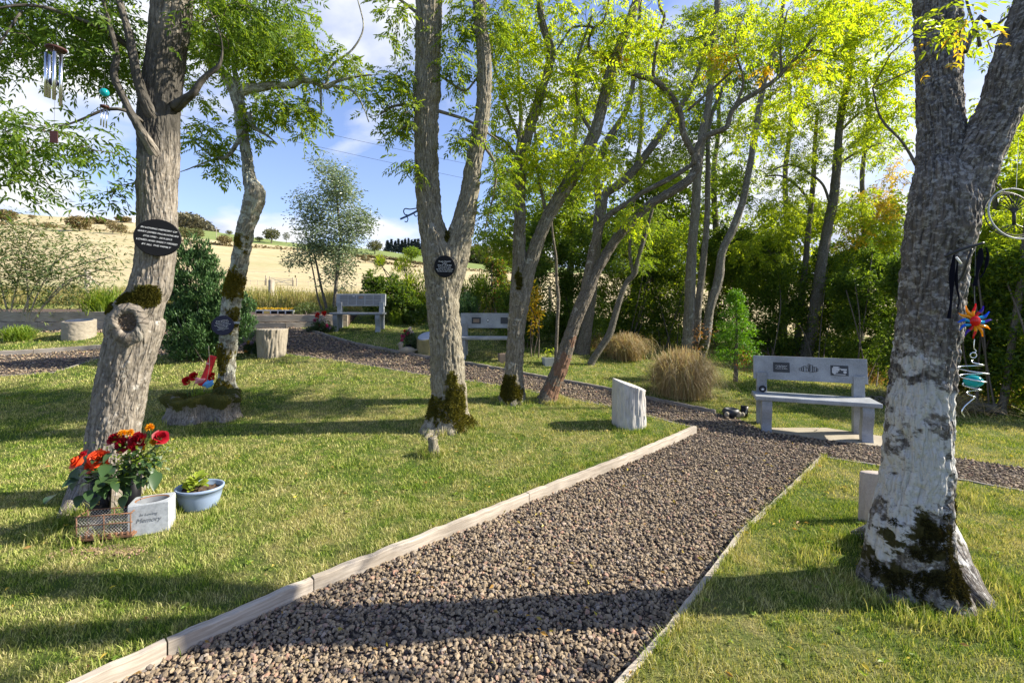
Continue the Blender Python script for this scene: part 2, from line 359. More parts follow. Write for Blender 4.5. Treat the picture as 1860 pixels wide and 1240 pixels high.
M['granite_d'] = stonemat('dark_granite', (.035, .038, .045), rough=.5)
M['concrete'] = stonemat('pale_concrete', (.31, .27, .20), 60, .25, .9)
M['cast_white'] = stonemat('cast_stone_white', (.46, .435, .40), 70, .15, .85)
M['cast_tan'] = stonemat('cast_stone_tan', (.27, .235, .18), 70, .2, .85)
M['black'] = simple('black_gloss', (.008, .008, .01), .4, var=.1, bmp=.02, spec=.2)
M['slate'] = simple('black_slate', (.010, .010, .011), .5, bmp=.05, spec=.12)
M['navy'] = simple('navy_plaque', (.03, .03, .055), .5, bmp=.05, spec=.15)
M['ink_w'] = simple('white_lettering', (.8, .8, .8), .6, bmp=0)
M['ink_k'] = simple('dark_lettering', (.03, .03, .035), .6, bmp=0)
M['steel'] = simple('brushed_aluminium', (.72, .74, .78), .25, 1.0, bmp=.02)
M['rust'] = simple('rusty_iron', (.20, .10, .055), .8, .1, .4, 60)
M['iron'] = simple('black_iron', (.02, .02, .022), .45, bmp=.1)
M['blue_iron'] = simple('blue_painted_iron', (.04, .09, .20), .4, bmp=.05)
M['pot_blue'] = simple('pale_blue_glaze', (.24, .31, .43), .4, var=.08, sc=8, bmp=.05)
M['soil'] = simple('potting_soil', (.07, .045, .03), 1, var=.5, sc=90, bmp=.8)
M['galv'] = simple('grey_plastic', (.35, .37, .38), .6)
M['terra'] = simple('terracotta', (.36, .18, .10), .8)
M['gold'] = simple('brass_paint', (.55, .38, .12), .4, .6)
M['white'] = simple('white_paint', (.75, .74, .70), .6)
M['lead'] = simple('lead_grey', (.14, .15, .165), .5, var=.25)
M['fabric_r'] = simple('red_fabric', (.50, .02, .025), .9, var=.35)
M['fabric_b'] = simple('blue_fabric', (.10, .30, .60), .9, var=.3)
M['fabric_p'] = simple('pink_fabric', (.65, .25, .27), .9, var=.3)
M['fabric_k'] = simple('dark_ribbon', (.006, .006, .011), .9, spec=.05)
for k, c in dict(orange=(.80, .085, .02), red=(.32, .005, .015), yellow=(.85, .36, .01), bright_red=(.55, .01, .01), pink=(.62, .05, .22), whitef=(.7, .62, .6), lilac=(.5, .35, .55), gold_f=(.75, .5, .03)).items():
    M['pet_' + k] = leafmat('petal_' + k, [tuple(v * .75 for v in c), c, tuple(min(1, v * 1.15) for v in c)], .25, (1.1, 1, 1))
def glassy(name, c):
    t = NT(name); b = t.n('ShaderNodeBsdfPrincipled'); b.inputs['Base Color'].default_value = (*c, 1); b.inputs['Roughness'].default_value = .12
    tr = t.n('ShaderNodeBsdfTranslucent'); tr.inputs[0].default_value = (*c, 1); m = t.n('ShaderNodeMixShader'); m.inputs[0].default_value = .5
    t.l(b.outputs[0], m.inputs[1]); t.l(tr.outputs[0], m.inputs[2]); t.l(m.outputs[0], t.out.inputs[0]); return t.m
M['g_blue'] = glassy('blue_acrylic', (.01, .16, .8)); M['g_cyan'] = glassy('cyan_acrylic', (.02, .45, .75)); M['g_red'] = glassy('red_acrylic', (.7, .01, .01))
M['g_yel'] = glassy('yellow_acrylic', (.9, .45, .01)); M['g_pur'] = glassy('purple_acrylic', (.08, .02, .45)); M['g_teal'] = glassy('teal_glass', (.02, .42, .45))
M['soot'] = simple('dark_recess', (.01, .01, .01), .9)
# timber: grain along the board
def woodmat(name, c, d):
    t = NT(name); v = t.attr('bk'); w = t.mapv(v, (1.6, 22, 22)); a = t.noise(w, 3.2, 6, .6, .3); b = t.noise(v, 3, 4)
    col = t.mix(t.ramp(a, [(.35, 0), (.65, 1)]), d, c); col = t.mix(t.ramp(b, [(.45, 0), (.72, .55)]), col, tuple(x * .45 for x in d))
    return t.pbr(col, .9, t.bump(a, .5, .004), spec=.2)
M['timber'] = woodmat('weathered_timber', (.50, .44, .36), (.33, .28, .22))
M['timber_d'] = woodmat('dark_timber', (.30, .27, .23), (.16, .14, .12))
M['sleeper'] = woodmat('planter_sleeper', (.46, .40, .32), (.30, .25, .19))
# lawn, gravel and field surfaces
def lawnmat():
    t = NT('lawn'); p = t.pos(); a = t.noise(p, 1.1, 5, .6); b = t.noise(p, 55, 5, .7); c = t.noise(p, 7, 4, .6)
    g = t.mix(b, (.030, .050, .010), (.10, .145, .028)); s = t.mix(b, (.13, .115, .04), (.30, .26, .11))
    m = t.ramp(t.math('ADD', t.math('MULTIPLY', a, .5), t.math('MULTIPLY', c, .5)), [(.44, 0), (.62, .8)])
    return t.pbr(t.mix(m, g, s), .95, t.bump(t.math('ADD', b, t.math('MULTIPLY', c, 2)), .9, .02), spec=.1)
M['lawn'] = lawnmat()
def grassblade():
    t = NT('grass_blade'); p = t.pos(); r = t.rnd()
    a = t.noise(p, 1.1, 5, .6); c = t.noise(p, 7, 4, .6)
    g = t.ramp(r, [(0, (.06, .115, .012)), (.35, (.14, .23, .025)), (.7, (.27, .36, .05)), (1, (.44, .49, .10))])
    s = t.ramp(r, [(0, (.26, .26, .07)), (.5, (.50, .46, .18)), (1, (.74, .64, .36))])
    m = t.ramp(t.math('ADD', t.math('ADD', t.math('MULTIPLY', a, .5), t.math('MULTIPLY', c, .5)), t.math('MULTIPLY', r, .10)), [(.465, 0.0), (.655, .85)])
    col = t.mix(m, g, s); b = t.n('ShaderNodeBsdfPrincipled'); t.l(col, b.inputs['Base Color']); b.inputs['Roughness'].default_value = .7; b.inputs['Specular IOR Level'].default_value = .05
    tr = t.n('ShaderNodeBsdfTranslucent'); t.l(t.mix(1.0, col, (1.2, 1.1, .5), 'MULTIPLY'), tr.inputs[0])
    x = t.n('ShaderNodeMixShader'); x.inputs[0].default_value = .32; t.l(b.outputs[0], x.inputs[1]); t.l(tr.outputs[0], x.inputs[2]); t.l(x.outputs[0], t.out.inputs[0]); return t.m
M['blade'] = grassblade()
def gravelmat():
    t = NT('gravel_bed'); p = t.pos(); v = t.voro(p, 42, 'F1', 'Color'); d = t.voro(p, 42); s = t.n('ShaderNodeSeparateXYZ'); t.l(v, s.inputs[0])
    c = t.ramp(s.outputs[0], [(0, (.05, .04, .036)), (.4, (.13, .10, .08)), (.8, (.20, .155, .12)), (1, (.30, .25, .20))])
    c = t.mix(t.ramp(d, [(.3, 0), (.6, .8)]), c, (.02, .016, .014))
    return t.pbr(c, .9, t.bump(t.math('SUBTRACT', 1.0, d), 1.0, .02), spec=.2)
M['gravel'] = gravelmat()
def pebmat():
    t = NT('gravel_stone'); r = t.rnd(); n = t.noise(t.pos(), 220, 4, .7)
    c = t.ramp(r, [(0, (.125, .10, .075)), (.25, (.24, .18, .112)), (.5, (.30, .23, .15)), (.72, (.36, .28, .185)), (.86, (.175, .155, .14)), (.94, (.36, .21, .14)), (1, (.38, .32, .25))])
    c = t.mix(t.math('MULTIPLY', n, .55), c, t.mix(.5, c, (.03, .025, .02)))
    return t.pbr(c, .85, t.bump(n, .3, .004), spec=.25)
M['pebble'] = pebmat()
def groundmat():
    """garden turf near by, straw coloured stubble field, green pasture above it (vertex attribute zone 0 / 1 / 2)"""
    t = NT('open_ground'); p = t.pos(); z = t.attr('zone', 'Fac'); b = t.noise(p, 55, 5, .7); a = t.noise(p, 1.1, 5, .6); c7 = t.noise(p, 7, 4)
    g = t.mix(b, (.035, .055, .011), (.11, .15, .03)); s = t.mix(b, (.13, .115, .04), (.28, .25, .10))
    turf = t.mix(t.ramp(t.math('ADD', t.math('MULTIPLY', a, .5), t.math('MULTIPLY', c7, .5)), [(.44, 0), (.62, .8)]), g, s)
    fl = t.noise(t.mapv(p, (.03, .12, .12)), 1.0, 6, .6); f2 = t.noise(t.mapv(p, (.5, .9, .9)), 1.0, 5, .7)
    st = t.mix(fl, (.31, .24, .12), (.60, .50, .32)); st = t.mix(t.ramp(f2, [(.4, 0), (.7, .7)]), st, (.27, .24, .11)); big = t.noise(t.mapv(p, (.02, .05, .05)), 1.0, 4); st = t.mix(t.ramp(big, [(.52, 0), (.62, .35)]), st, (.25, .27, .11)); tr_ = t.n('ShaderNodeTexWave'); t.l(t.mapv(p, (.35, .10, 0)), tr_.inputs['Vector']); tr_.inputs['Scale'].default_value = .35; tr_.inputs['Distortion'].default_value = 1.2; st = t.mix(t.ramp(tr_.outputs['Fac'], [(.93, 0), (.98, .3)]), st, (.24, .20, .11))
    pas = t.mix(f2, (.12, .16, .05), (.22, .26, .09))
    col = t.mix(t.ramp(z, [(.25, 0), (.3, 1)]), turf, st); col = t.mix(t.ramp(z, [(.68, 0), (.74, 1)]), col, pas)
    return t.pbr(col, .95, t.bump(b, .5, .02), spec=.1)
M['ground'] = groundmat()
# ------------------------------------------------------------------ ground sheet
def build_ground():
    nr, na = 400, 600
    r = np.geomspace(.35, 3600, nr); th = np.linspace(0, 2 * np.pi, na, endpoint=False)
    X = r[:, None] * np.cos(th); Y = r[:, None] * np.sin(th); Z = gz(X, Y)
    V = np.stack([X, Y, Z], -1).reshape(-1, 3); V = np.concatenate([V, [[0, 0, gz(0, 0)]]])
    a = np.arange(na); b = (a + 1) % na
    Yc = np.maximum(V[:, 1], 1); px = 930 + F * V[:, 0] / Yc; py = HZ - (V[:, 2] - EYE) / Yc * F
    line = np.interp(px, [200, 250, 330, 520, 640, 780, 900, 1400], [380, 404, 431, 447, 461, 479, 492, 505])
    z = np.where(V[:, 1] > 17.5 + 1.2 * noise3(V * .15), .5, 0.)
    z = np.where((V[:, 1] > 90) & (py < line) & (px > 200) & (px < 1400), 1., z)
    z = np.where((V[:, 1] > 300) | (V[:, 1] < -30), 1., z)
    o = mesh('ground', V, [grid_faces(nr, na, True), np.stack([a, b, np.full(na, nr * na)], 1)], M['ground'], None, True, {'zone': z})
    props(o, kind='structure')
build_ground()
H = .065
def W2(px, py, off=0): return G(px, py, off)[:2]
def poly_px(pts, off=0): return [tuple(W2(a, b, off)) for a, b in pts]
MAIN_L = [(139, 1236), (226, 1193), (301, 1167), (376, 1135), (482, 1084), (565, 1052), (700, 996), (829, 944), (955, 898), (1055, 853), (1160, 814), (1260, 776)]
ISL_TOP = [(1260, 776), (1190, 757), (1110, 738), (1012, 717), (930, 703), (850, 692), (749, 677), (676, 665), (603, 653), (519, 642), (430, 641), (340, 643), (250, 646), (176, 651), (96, 677), (0, 683), (-350, 690)]
m0, m1 = W2(*MAIN_L[0], H), W2(*MAIN_L[1], H); ext = m0 + (m0 - m1) / np.linalg.norm(m1 - m0) * 3.5
ISLAND = poly_px(MAIN_L, H) + poly_px(ISL_TOP[1:], H) + [(-11, 5.2), (-11, -2.5), tuple(ext)]
RT_L = [(1132, 1239), (1219, 1142), (1300, 1038), (1348, 969), (1385, 932), (1440, 884), (1494, 830)]
RT_TOP = [(1494, 830), (1592, 845), (1735, 870), (1875, 895), (2300, 962)]
r0, r1 = W2(*RT_L[0], H), W2(*RT_L[1], H); ext2 = r0 + (r0 - r1) / np.linalg.norm(r1 - r0) * 3.5
RIGHT = poly_px(RT_L, H) + poly_px(RT_TOP[1:], H) + [(8.5, 4.0), (8.5, -2.5), tuple(ext2)]
STRIP = poly_px([(-400, 650), (0, 639), (90, 634), (176, 628), (290, 621), (290, 606), (178, 604), (55, 604), (-400, 605)], H)
UP = [(-500, 608), (0, 602), (190, 599), (300, 597), (437, 595), (540, 594), (557, 599), (596, 610), (646, 626), (708, 640), (780, 651), (850, 662), (913, 673), (1019, 689), (1112, 710), (1175, 726), (1300, 751), (1345, 763), (1385, 782), (1480, 795), (1590, 806), (1736, 832), (1880, 854), (2300, 915)]
GRAV = poly_px(UP) + [(9, 4.2), (9, -2.8), (-12, -2.8), (-12, 8)]
def sheet(name, poly, off, mat, step, skirt=0.0, kind='structure'):
    poly = [np.array(p, float) for p in poly]; b = []
    for i, p in enumerate(poly):
        q = poly[(i + 1) % len(poly)]; n = max(1, int(np.linalg.norm(q - p) / step))
        b += [p + (q - p) * k / n for k in range(n)]
    b = np.array(b); x0, y0 = b.min(0); x1, y1 = b.max(0)
    gx, gy = np.meshgrid(np.arange(x0, x1, step), np.arange(y0, y1, step)); gx = gx.ravel(); gy = gy.ravel()
    k = inpoly(gx, gy, b); g = np.stack([gx[k], gy[k]], 1); g = g + np.random.default_rng(1).normal(0, step * .1, g.shape)
    pts = [Vector(p) for p in b] + [Vector(p) for p in g]; nb = len(b)
    v, e, f, *_ = delaunay_2d_cdt(pts, [], [list(range(nb))], 1, 1e-6)
    v = np.array([(a.x, a.y) for a in v]); tr = np.array([q for q in f if len(q) == 3])
    A = v[tr[:, 1]] - v[tr[:, 0]]; B = v[tr[:, 2]] - v[tr[:, 0]]
    fl = A[:, 0] * B[:, 1] - A[:, 1] * B[:, 0] < 0; tr[fl] = tr[fl][:, ::-1]
    V = np.column_stack([v, gz(v[:, 0], v[:, 1]) + off]); FL = [tr]
    if skirt:
        n = len(V); zb = gz(b[:, 0], b[:, 1]) + off
        V = np.concatenate([V, np.column_stack([b, zb]), np.column_stack([b, zb - skirt])])
        a = np.arange(nb); c = (a + 1) % nb; FL.append(np.stack([n + a, n + c, n + nb + c, n + nb + a], 1))
    o = mesh(name, V, FL, mat, None, True); props(o, kind=kind); return o
sheet('gravel_path', GRAV, .004, M['gravel'], .3)
sheet('lawn', ISLAND, H, M['lawn'], .15, H + .05); sheet('lawn', RIGHT, H, M['lawn'], .15, H + .05); sheet('lawn', STRIP, H, M['lawn'], .25, H + .05)
def off_at(X, Y):
    return np.where(inpoly(X, Y, ISLAND) | inpoly(X, Y, RIGHT) | inpoly(X, Y, STRIP), H, 0.0)
def surf(x, y): return float(gz(x, y) + off_at(np.array([x]), np.array([y]))[0])
def GL(px, py): return G(px, py, H)          # a point on a raised lawn
PAD = poly_px([(1398, 778), (1500, 778), (1612, 795), (1616, 814), (1500, 800), (1392, 784)])
# ------------------------------------------------------------------ gravel stones
def fan(n, y0, y1, rng, spread=1.32, pw=1.0):
    """points spread over the ground the photograph sees; density falls as 1/Y**pw"""
    e = 2 - pw; u = rng.random(n)
    Y = (y0 ** e + u * (y1 ** e - y0 ** e)) ** (1 / e) if abs(e) > 1e-6 else y0 * (y1 / y0) ** u
    return (rng.random(n) * 2 - 1) * spread * Y, Y
def rotm(rng, n):
    q = rng.normal(size=(n, 4)); q /= np.linalg.norm(q, axis=1)[:, None]; w, x, y, z = q.T
    return np.stack([np.stack([1 - 2 * (y * y + z * z), 2 * (x * y - z * w), 2 * (x * z + y * w)], -1), np.stack([2 * (x * y + z * w), 1 - 2 * (x * x + z * z), 2 * (y * z - x * w)], -1), np.stack([2 * (x * z - y * w), 2 * (y * z + x * w), 1 - 2 * (x * x + y * y)], -1)], 1)
t_ = (1 + 5 ** .5) / 2
ICO_V = np.array([(-1, t_, 0), (1, t_, 0), (-1, -t_, 0), (1, -t_, 0), (0, -1, t_), (0, 1, t_), (0, -1, -t_), (0, 1, -t_), (t_, 0, -1), (t_, 0, 1), (-t_, 0, -1), (-t_, 0, 1)]) / 1.902
ICO_F = np.array([(0, 11, 5), (0, 5, 1), (0, 1, 7), (0, 7, 10), (0, 10, 11), (1, 5, 9), (5, 11, 4), (11, 10, 2), (10, 7, 6), (7, 1, 8), (3, 9, 4), (3, 4, 2), (3, 2, 6), (3, 6, 8), (3, 8, 9), (4, 9, 5), (2, 4, 11), (6, 2, 10), (8, 6, 7), (9, 8, 1)])
def rocks(C, size, rng, flat=.62):
    n = len(C); j = ICO_V[None] * (1 + rng.normal(0, .20, (n, 12, 1)))
    j = j * np.stack([rng.uniform(.75, 1.25, n), rng.uniform(.55, .95, n), rng.uniform(.45, .8, n)], -1)[:, None]
    V = np.einsum('nij,nkj->nki', rotm(rng, n), j) * (size / 2)[:, None, None]; V[..., 2] *= flat / .62
    V = V + C[:, None]; Fc = ICO_F[None] + (np.arange(n) * 12)[:, None, None]
    return V.reshape(-1, 3), Fc.reshape(-1, 3)
def build_gravel():
    rng = np.random.default_rng(11)
    X, Y = np.concatenate([fan(88000, 1.55, 4.2, rng, 1.2, .3), fan(80000, 4.2, 7.5, rng, 1.2, 1.2), fan(60000, 7.5, 13, rng, 1.2, 1.6)], 1)
    k = inpoly(X, Y, GRAV) & (off_at(X, Y) == 0) & ~inpoly(X, Y, PAD); X, Y = X[k], Y[k]
    s = (.0085 + .026 * rng.random(len(X)) ** 1.4) * np.maximum(1, Y / 6); Z = gz(X, Y) + .003 + s * .20 + rng.random(len(X)) * .010
    V, Fc = rocks(np.column_stack([X, Y, Z]), s, rng, .5)
    o = mesh('gravel', V, Fc, M['pebble']); props(o, kind='stuff'); return len(X)
print('stones', build_gravel())
# ------------------------------------------------------------------ grass
TREEB = []     # trunk bases (x, y, r) filled later is not needed: blades hide inside trunks
def blades(X, Y, Z, h, w, rng, lean=.55, three=True):
    n = len(X); w = np.broadcast_to(w, (n,)); a = rng.random(n) * 2 * np.pi; b = a + rng.normal(0, .9, n) + 1.57
    d = np.stack([np.cos(b), np.sin(b)], 1) * (lean * rng.uniform(.2, 1.5, n) * h)[:, None]; s = np.stack([np.cos(a), np.sin(a)], 1) * (w / 2)[:, None]
    p = np.stack([X, Y], 1); z = Z
    v = np.empty((n, 5, 3))
    v[:, 0, :2] = p - s; v[:, 1, :2] = p + s; v[:, 2, :2] = p + s * .7 + d * .35; v[:, 3, :2] = p - s * .7 + d * .35; v[:, 4, :2] = p + d
    v[:, 0, 2] = v[:, 1, 2] = z - .004; v[:, 2, 2] = v[:, 3, 2] = z + h * .6; v[:, 4, 2] = z + h
    i = np.arange(n)[:, None] * 5
    return v.reshape(-1, 3), i + np.array([0, 1, 2, 3]), i + np.array([3, 2, 4])
def build_grass():
    rng = np.random.default_rng(21); MBl = MB()
    for n, y0, y1, pw, h0, h1, w in ((190000, 1.5, 3.6, .3, .013, .030, .0030), (230000, 3.6, 7.0, 1.0, .014, .032, .0048), (190000, 7, 14.5, 1.5, .018, .04, .009)):
        X, Y = fan(n, y0, y1, rng, 1.25, pw)
        back = ~inpoly(X, Y, GRAV) & ~inpoly(X, Y, PAD) & (Y > 4)
        of = off_at(X, Y); k = (of > 0) | back; X, Y, of = X[k], Y[k], of[k]
        tuft = noise3(np.stack([X * 3.1, Y * 3.1, X * 0], -1)); k = rng.random(len(X)) < .8 + tuft * .5; X, Y, of, tuft = X[k], Y[k], of[k], tuft[k]
        hh = rng.uniform(h0, h1, len(X)) * (1 + tuft * .6)
        MBl.add(*(lambda q: (q[0], [q[1], q[2]]))(blades(X, Y, gz(X, Y) + of, hh, w * rng.uniform(.7, 1.4, len(X)), rng, .9)))
    o = MBl.build('grass', M['blade'], attr=False); props(o, kind='stuff')
build_grass()
def build_tufts():
    """longer unmown grass along timber, tree feet and markers, broad weed leaves and clover in the turf"""
    rng = np.random.default_rng(22); mb = MB(); cs = []
    for a, b in zip(MAIN_L[:-1], MAIN_L[1:]):
        A, B = W2(*a, H), W2(*b, H); n = int(np.linalg.norm(B - A) * 26)
        for _ in range(n): cs.append((*(A + (B - A) * rng.random() + np.array([-.06, .03]) * rng.random()), 7, .05))
    for a, b in zip(RT_L[:-1], RT_L[1:]):
        A, B = W2(*a, H), W2(*b, H); n = int(np.linalg.norm(B - A) * 45)
        for _ in range(n): cs.append((*(A + (B - A) * rng.random() + np.array([.05, 0]) * rng.random()), 10, .06))
    for (x, y, rr, k, h) in ((813, 772, .34, 60, .08), (930, 727, .24, 40, .07), (1000, 727, .2, 40, .07), (205, 945, .36, 60, .09), (1655, 1050, .46, 130, .08), (340, 770, .3, 30, .09), (1143, 775, .22, 26, .06), (272, 975, .2, 10, .04), (340, 935, .2, 36, .06), (785, 825, .12, 26, .1), (1330, 690, .3, 40, .1), (1690, 900, .3, 30, .1)):
        c = GL(x, y)
        for _ in range(k * 2):
            t = rng.random() * 6.28; q = rr * rng.uniform(.8, 1.25); cs.append((c[0] + q * math.cos(t), c[1] + q * math.sin(t) * .9, 9, h))
    for _ in range(260):
        x, y = fan(1, 1.6, 7, rng, 1.2, .6); 
        if off_at(x, y)[0] > 0: cs.append((x[0], y[0], 6, .045))
    X, Y, Hh = [], [], []
    for x, y, k, h in cs:
        X.append(x + rng.normal(0, .018, k)); Y.append(y + rng.normal(0, .018, k)); Hh.append(h * rng.uniform(.5, 1.15, k))
    X = np.concatenate(X); Y = np.concatenate(Y); Hh = np.concatenate(Hh)
    v, q, t = blades(X, Y, gz(X, Y) + off_at(X, Y), Hh, rng.uniform(.003, .0055, len(X)), rng, .6); mb.add(v, [q, t])
    props(mb.build('long_grass', M['blade'], attr=False), kind='stuff')
    # weeds: rosettes
    C = []; D = []; L = []
    for _ in range(520):
        x, y = fan(1, 1.6, 6.5, rng, 1.2, .5)
        if off_at(x, y)[0] == 0: continue
        z = surf(x[0], y[0]); k = rng.integers(4, 9); t = rng.random() * 6.28
        for i in range(k):
            a = t + i * 6.28 / k; C.append((x[0], y[0], z + .012)); D.append((math.cos(a), math.sin(a), .25)); L.append(rng.uniform(.010, .032))
    v, f = leaf_quads(np.array(C), np.array(D), np.array(L), .5, rng); props(mesh('lawn_weeds', v, f, M['blade_green']), kind='stuff')
    # fallen leaves
    n = 900; x, y = fan(n, 1.6, 10, rng, 1.2, .9); z = gz(x, y) + off_at(x, y) + np.where(off_at(x, y) > 0, .028, .03)
    d = np.column_stack([rng.normal(size=(n, 2)), rng.normal(0, .2, n)])
    v, f = leaf_quads(np.column_stack([x, y, z]), d, rng.uniform(.018, .045, n), .42, rng); props(mesh('fallen_leaves', v, f, leafmat('fallen_leaf', [(.35, .30, .08), (.40, .22, .05), (.24, .14, .06), (.55, .45, .05), (.18, .12, .07)], .2)), kind='stuff')
def leaf_quads(C, D, L, wr, rng, fold=.12):
    """one four-cornered leaf per point, long axis D"""
    n = len(C); D = D / (np.linalg.norm(D, axis=1)[:, None] + 1e-9); r = rng.normal(size=(n, 3)); r[:, 2] *= .4
    s = np.cross(D, r + np.array([0, 0, 1.2]) * (np.abs(D[:, 2:3]) < .8)); s /= np.linalg.norm(s, axis=1)[:, None] + 1e-9
    L = np.broadcast_to(L, (n,))[:, None]; nn = np.cross(s, D)
    v = np.stack([C, C + D * L * .45 + s * L * wr / 2 + nn * L * fold, C + D * L - nn * L * fold * .7, C + D * L * .45 - s * L * wr / 2 + nn * L * fold], 1)
    return v.reshape(-1, 3), np.arange(n * 4).reshape(n, 4)
build_tufts()
# ------------------------------------------------------------------ timber edging
ORD = ['first', 'second', 'third', 'fourth', 'fifth', 'sixth', 'seventh', 'eighth', 'ninth', 'tenth', 'eleventh', 'twelfth', 'thirteenth', 'fourteenth']
def board(name, A, B, w, z0, z1, mat, label, cat, group, seed=0, gap=.004):
    rng = np.random.default_rng(seed); A = np.array(A, float); B = np.array(B, float); d = B - A; L = np.linalg.norm(d); d /= L; s = np.array([d[1], -d[0]])
    A = A + d * gap; B = B - d * gap; n = max(2, int(L / .04)); t = np.linspace(0, 1, n)
    c = A[None] * (1 - t)[:, None] + B[None] * t[:, None]; g = gz(c[:, 0], c[:, 1]); jit = fbm(np.column_stack([t * L * 7, t * 0 + seed, t * 0]), 3) * .010
    sec = [(-w / 2, z0), (-w / 2, z1 - .004), (-w / 2 + .004, z1), (w / 2 - .004, z1), (w / 2, z1 - .004), (w / 2, z0)]
    V = []; Aa = []
    for k, (u, z) in enumerate(sec):
        zz = g + z + (jit if z > z0 else 0); q = c + s * u
        V.append(np.column_stack([q, zz])); Aa.append(np.column_stack([t * L + seed * 3.7, np.full(n, u), np.full(n, z)]))
    V = np.stack(V, 1).reshape(-1, 3); Aa = np.stack(Aa, 1).reshape(-1, 3); m = len(sec)
    fc = grid_faces(n, m, True)[:, ::-1]; caps = [[0, 1, 2, 3, 4, 5], [(n - 1) * m + k for k in (5, 4, 3, 2, 1, 0)]]
    o = mesh(name, V, [fc, np.array(caps)], mat, None, False, {'bk': Aa}); return props(o, label, cat, group)
def run(pts, off, name, mat, w, z1, lab, cat, grp, every=1, shift=(0, 0)):
    q = [W2(a, b, off) + np.array(shift) for a, b in pts][::every]; k = 0
    if (len(pts) - 1) % every: q.append(W2(*pts[-1], off) + np.array(shift))
    for a, b in zip(q[:-1], q[1:]):
        board(name, a, b, w, -.03, z1, mat, lab % ORD[k], cat, grp, seed=k + len(lab)); k += 1
run([(139 - 87, 1279)] + MAIN_L, H, 'edging_board', M['timber'], .045, H + .022, 'pale timber edging board left of the near gravel path, %s from the camera', 'edging board', 'timber boards edging the near gravel path on the left', 3, (.012, -.012))
run([(1045, 1336)] + RT_L, H, 'edging_board', M['timber'], .032, H + .012, 'thin grey edging board right of the near gravel path, %s from the camera', 'edging board', 'thin boards edging the right hand lawn', 2, (-.01, 0))
run(RT_TOP, H, 'edging_board', M['timber_d'], .028, H + .01, 'thin dark edging board along the right lawn top, %s from its corner', 'edging board', 'thin boards edging the bench path', 1)
run(ISL_TOP[:10], H, 'edging_board', M['timber_d'], .028, H + .006, 'low weathered edging board behind the middle lawn, %s from the lawn tip', 'edging board', 'boards along the back of the middle lawn', 2)
run(ISL_TOP[12:16], H, 'edging_board', M['timber_d'], .03, H + .01, 'grey edging board left of the knotted ash tree, %s from the tree', 'edging board', 'boards by the left gravel path', 1)
run([(-400, 650), (0, 639), (62, 636), (176, 628), (290, 621)], H, 'edging_board', M['timber'], .05, H + .02, 'pale edging board before the strip with the round marker, %s from left', 'edging board', 'boards edging the far left grass strip', 1)
run(UP[6:17], 0, 'edging_board', M['timber_d'], .05, .05, 'dark low edging board beyond the curving path, %s from the far bench', 'edging board', 'boards on the far side of the curving path', 2)
# sleeper walls of the raised beds
def sleeper(pts, z0, z1, lab, seed):
    A, B = W2(*pts[0]), W2(*pts[1]); board('timber_sleeper', A, B, .11, z0, z1, M['sleeper'], lab, 'timber sleeper', 'sleepers of the raised beds', seed, .003)
sleeper([(-420, 602), (72, 600)], -.02, .195, 'lower timber sleeper of the left raised bed, left of the joint', 41)
sleeper([(72, 600), (262, 599)], -.02, .195, 'lower timber sleeper of the left raised bed, behind the round stone marker', 42)
sleeper([(-420, 602), (262, 599)], .20, .42, 'long upper timber sleeper of the left raised bed', 43)
sleeper([(395, 596), (520, 595)], -.02, .125, 'lower timber sleeper under the row of white plaques, left piece', 44)
sleeper([(520, 595), (632, 593)], -.02, .125, 'lower timber sleeper of the far raised bed, nearer the bench', 45)
sleeper([(395, 596), (632, 593)], .13, .29, 'upper timber sleeper of the raised bed behind the far bench', 46)
def bed(name, pts, top):
    pl = poly_px(pts); V = [(x, y, float(gz(*W2(*pts[0]))) + top) for x, y in pl]
    n = len(V); V += [(x, y, z - 1.0) for x, y, z in V]; a = np.arange(n); c = (a + 1) % n
    props(mesh(name, V, [np.array([list(range(n))]), np.stack([a, n + a, n + c, c], 1)], M['soil']), kind='structure')
def beds():
    for nm, A, B, top in (('planting_bed', W2(-420, 601.5), W2(262, 598.5), .38), ('planting_bed', W2(395, 595.5), W2(632, 592.5), .26)):
        d = (B - A); d /= np.linalg.norm(d); s = np.array([-d[1], d[0]]); q = [A + s * .06, B + s * .06, B + s * 1.9, A + s * 1.9]
        g = max(float(gz(*p)) for p in (A, B)) + top; V = [(p[0], p[1], float(gz(p[0], p[1])) + top if i < 2 else g + .1) for i, p in enumerate(q)]
        V += [(x, y, z - 1.2) for x, y, z in V]; a = np.arange(4); c = (a + 1) % 4
        props(mesh(nm, V, [np.array([[0, 1, 2, 3]]), np.stack([a, 4 + a, 4 + c, c], 1)], M['soil']), kind='structure')
beds()
o = sheet('paved_pad', PAD, .012, M['concrete'], .2, .05)
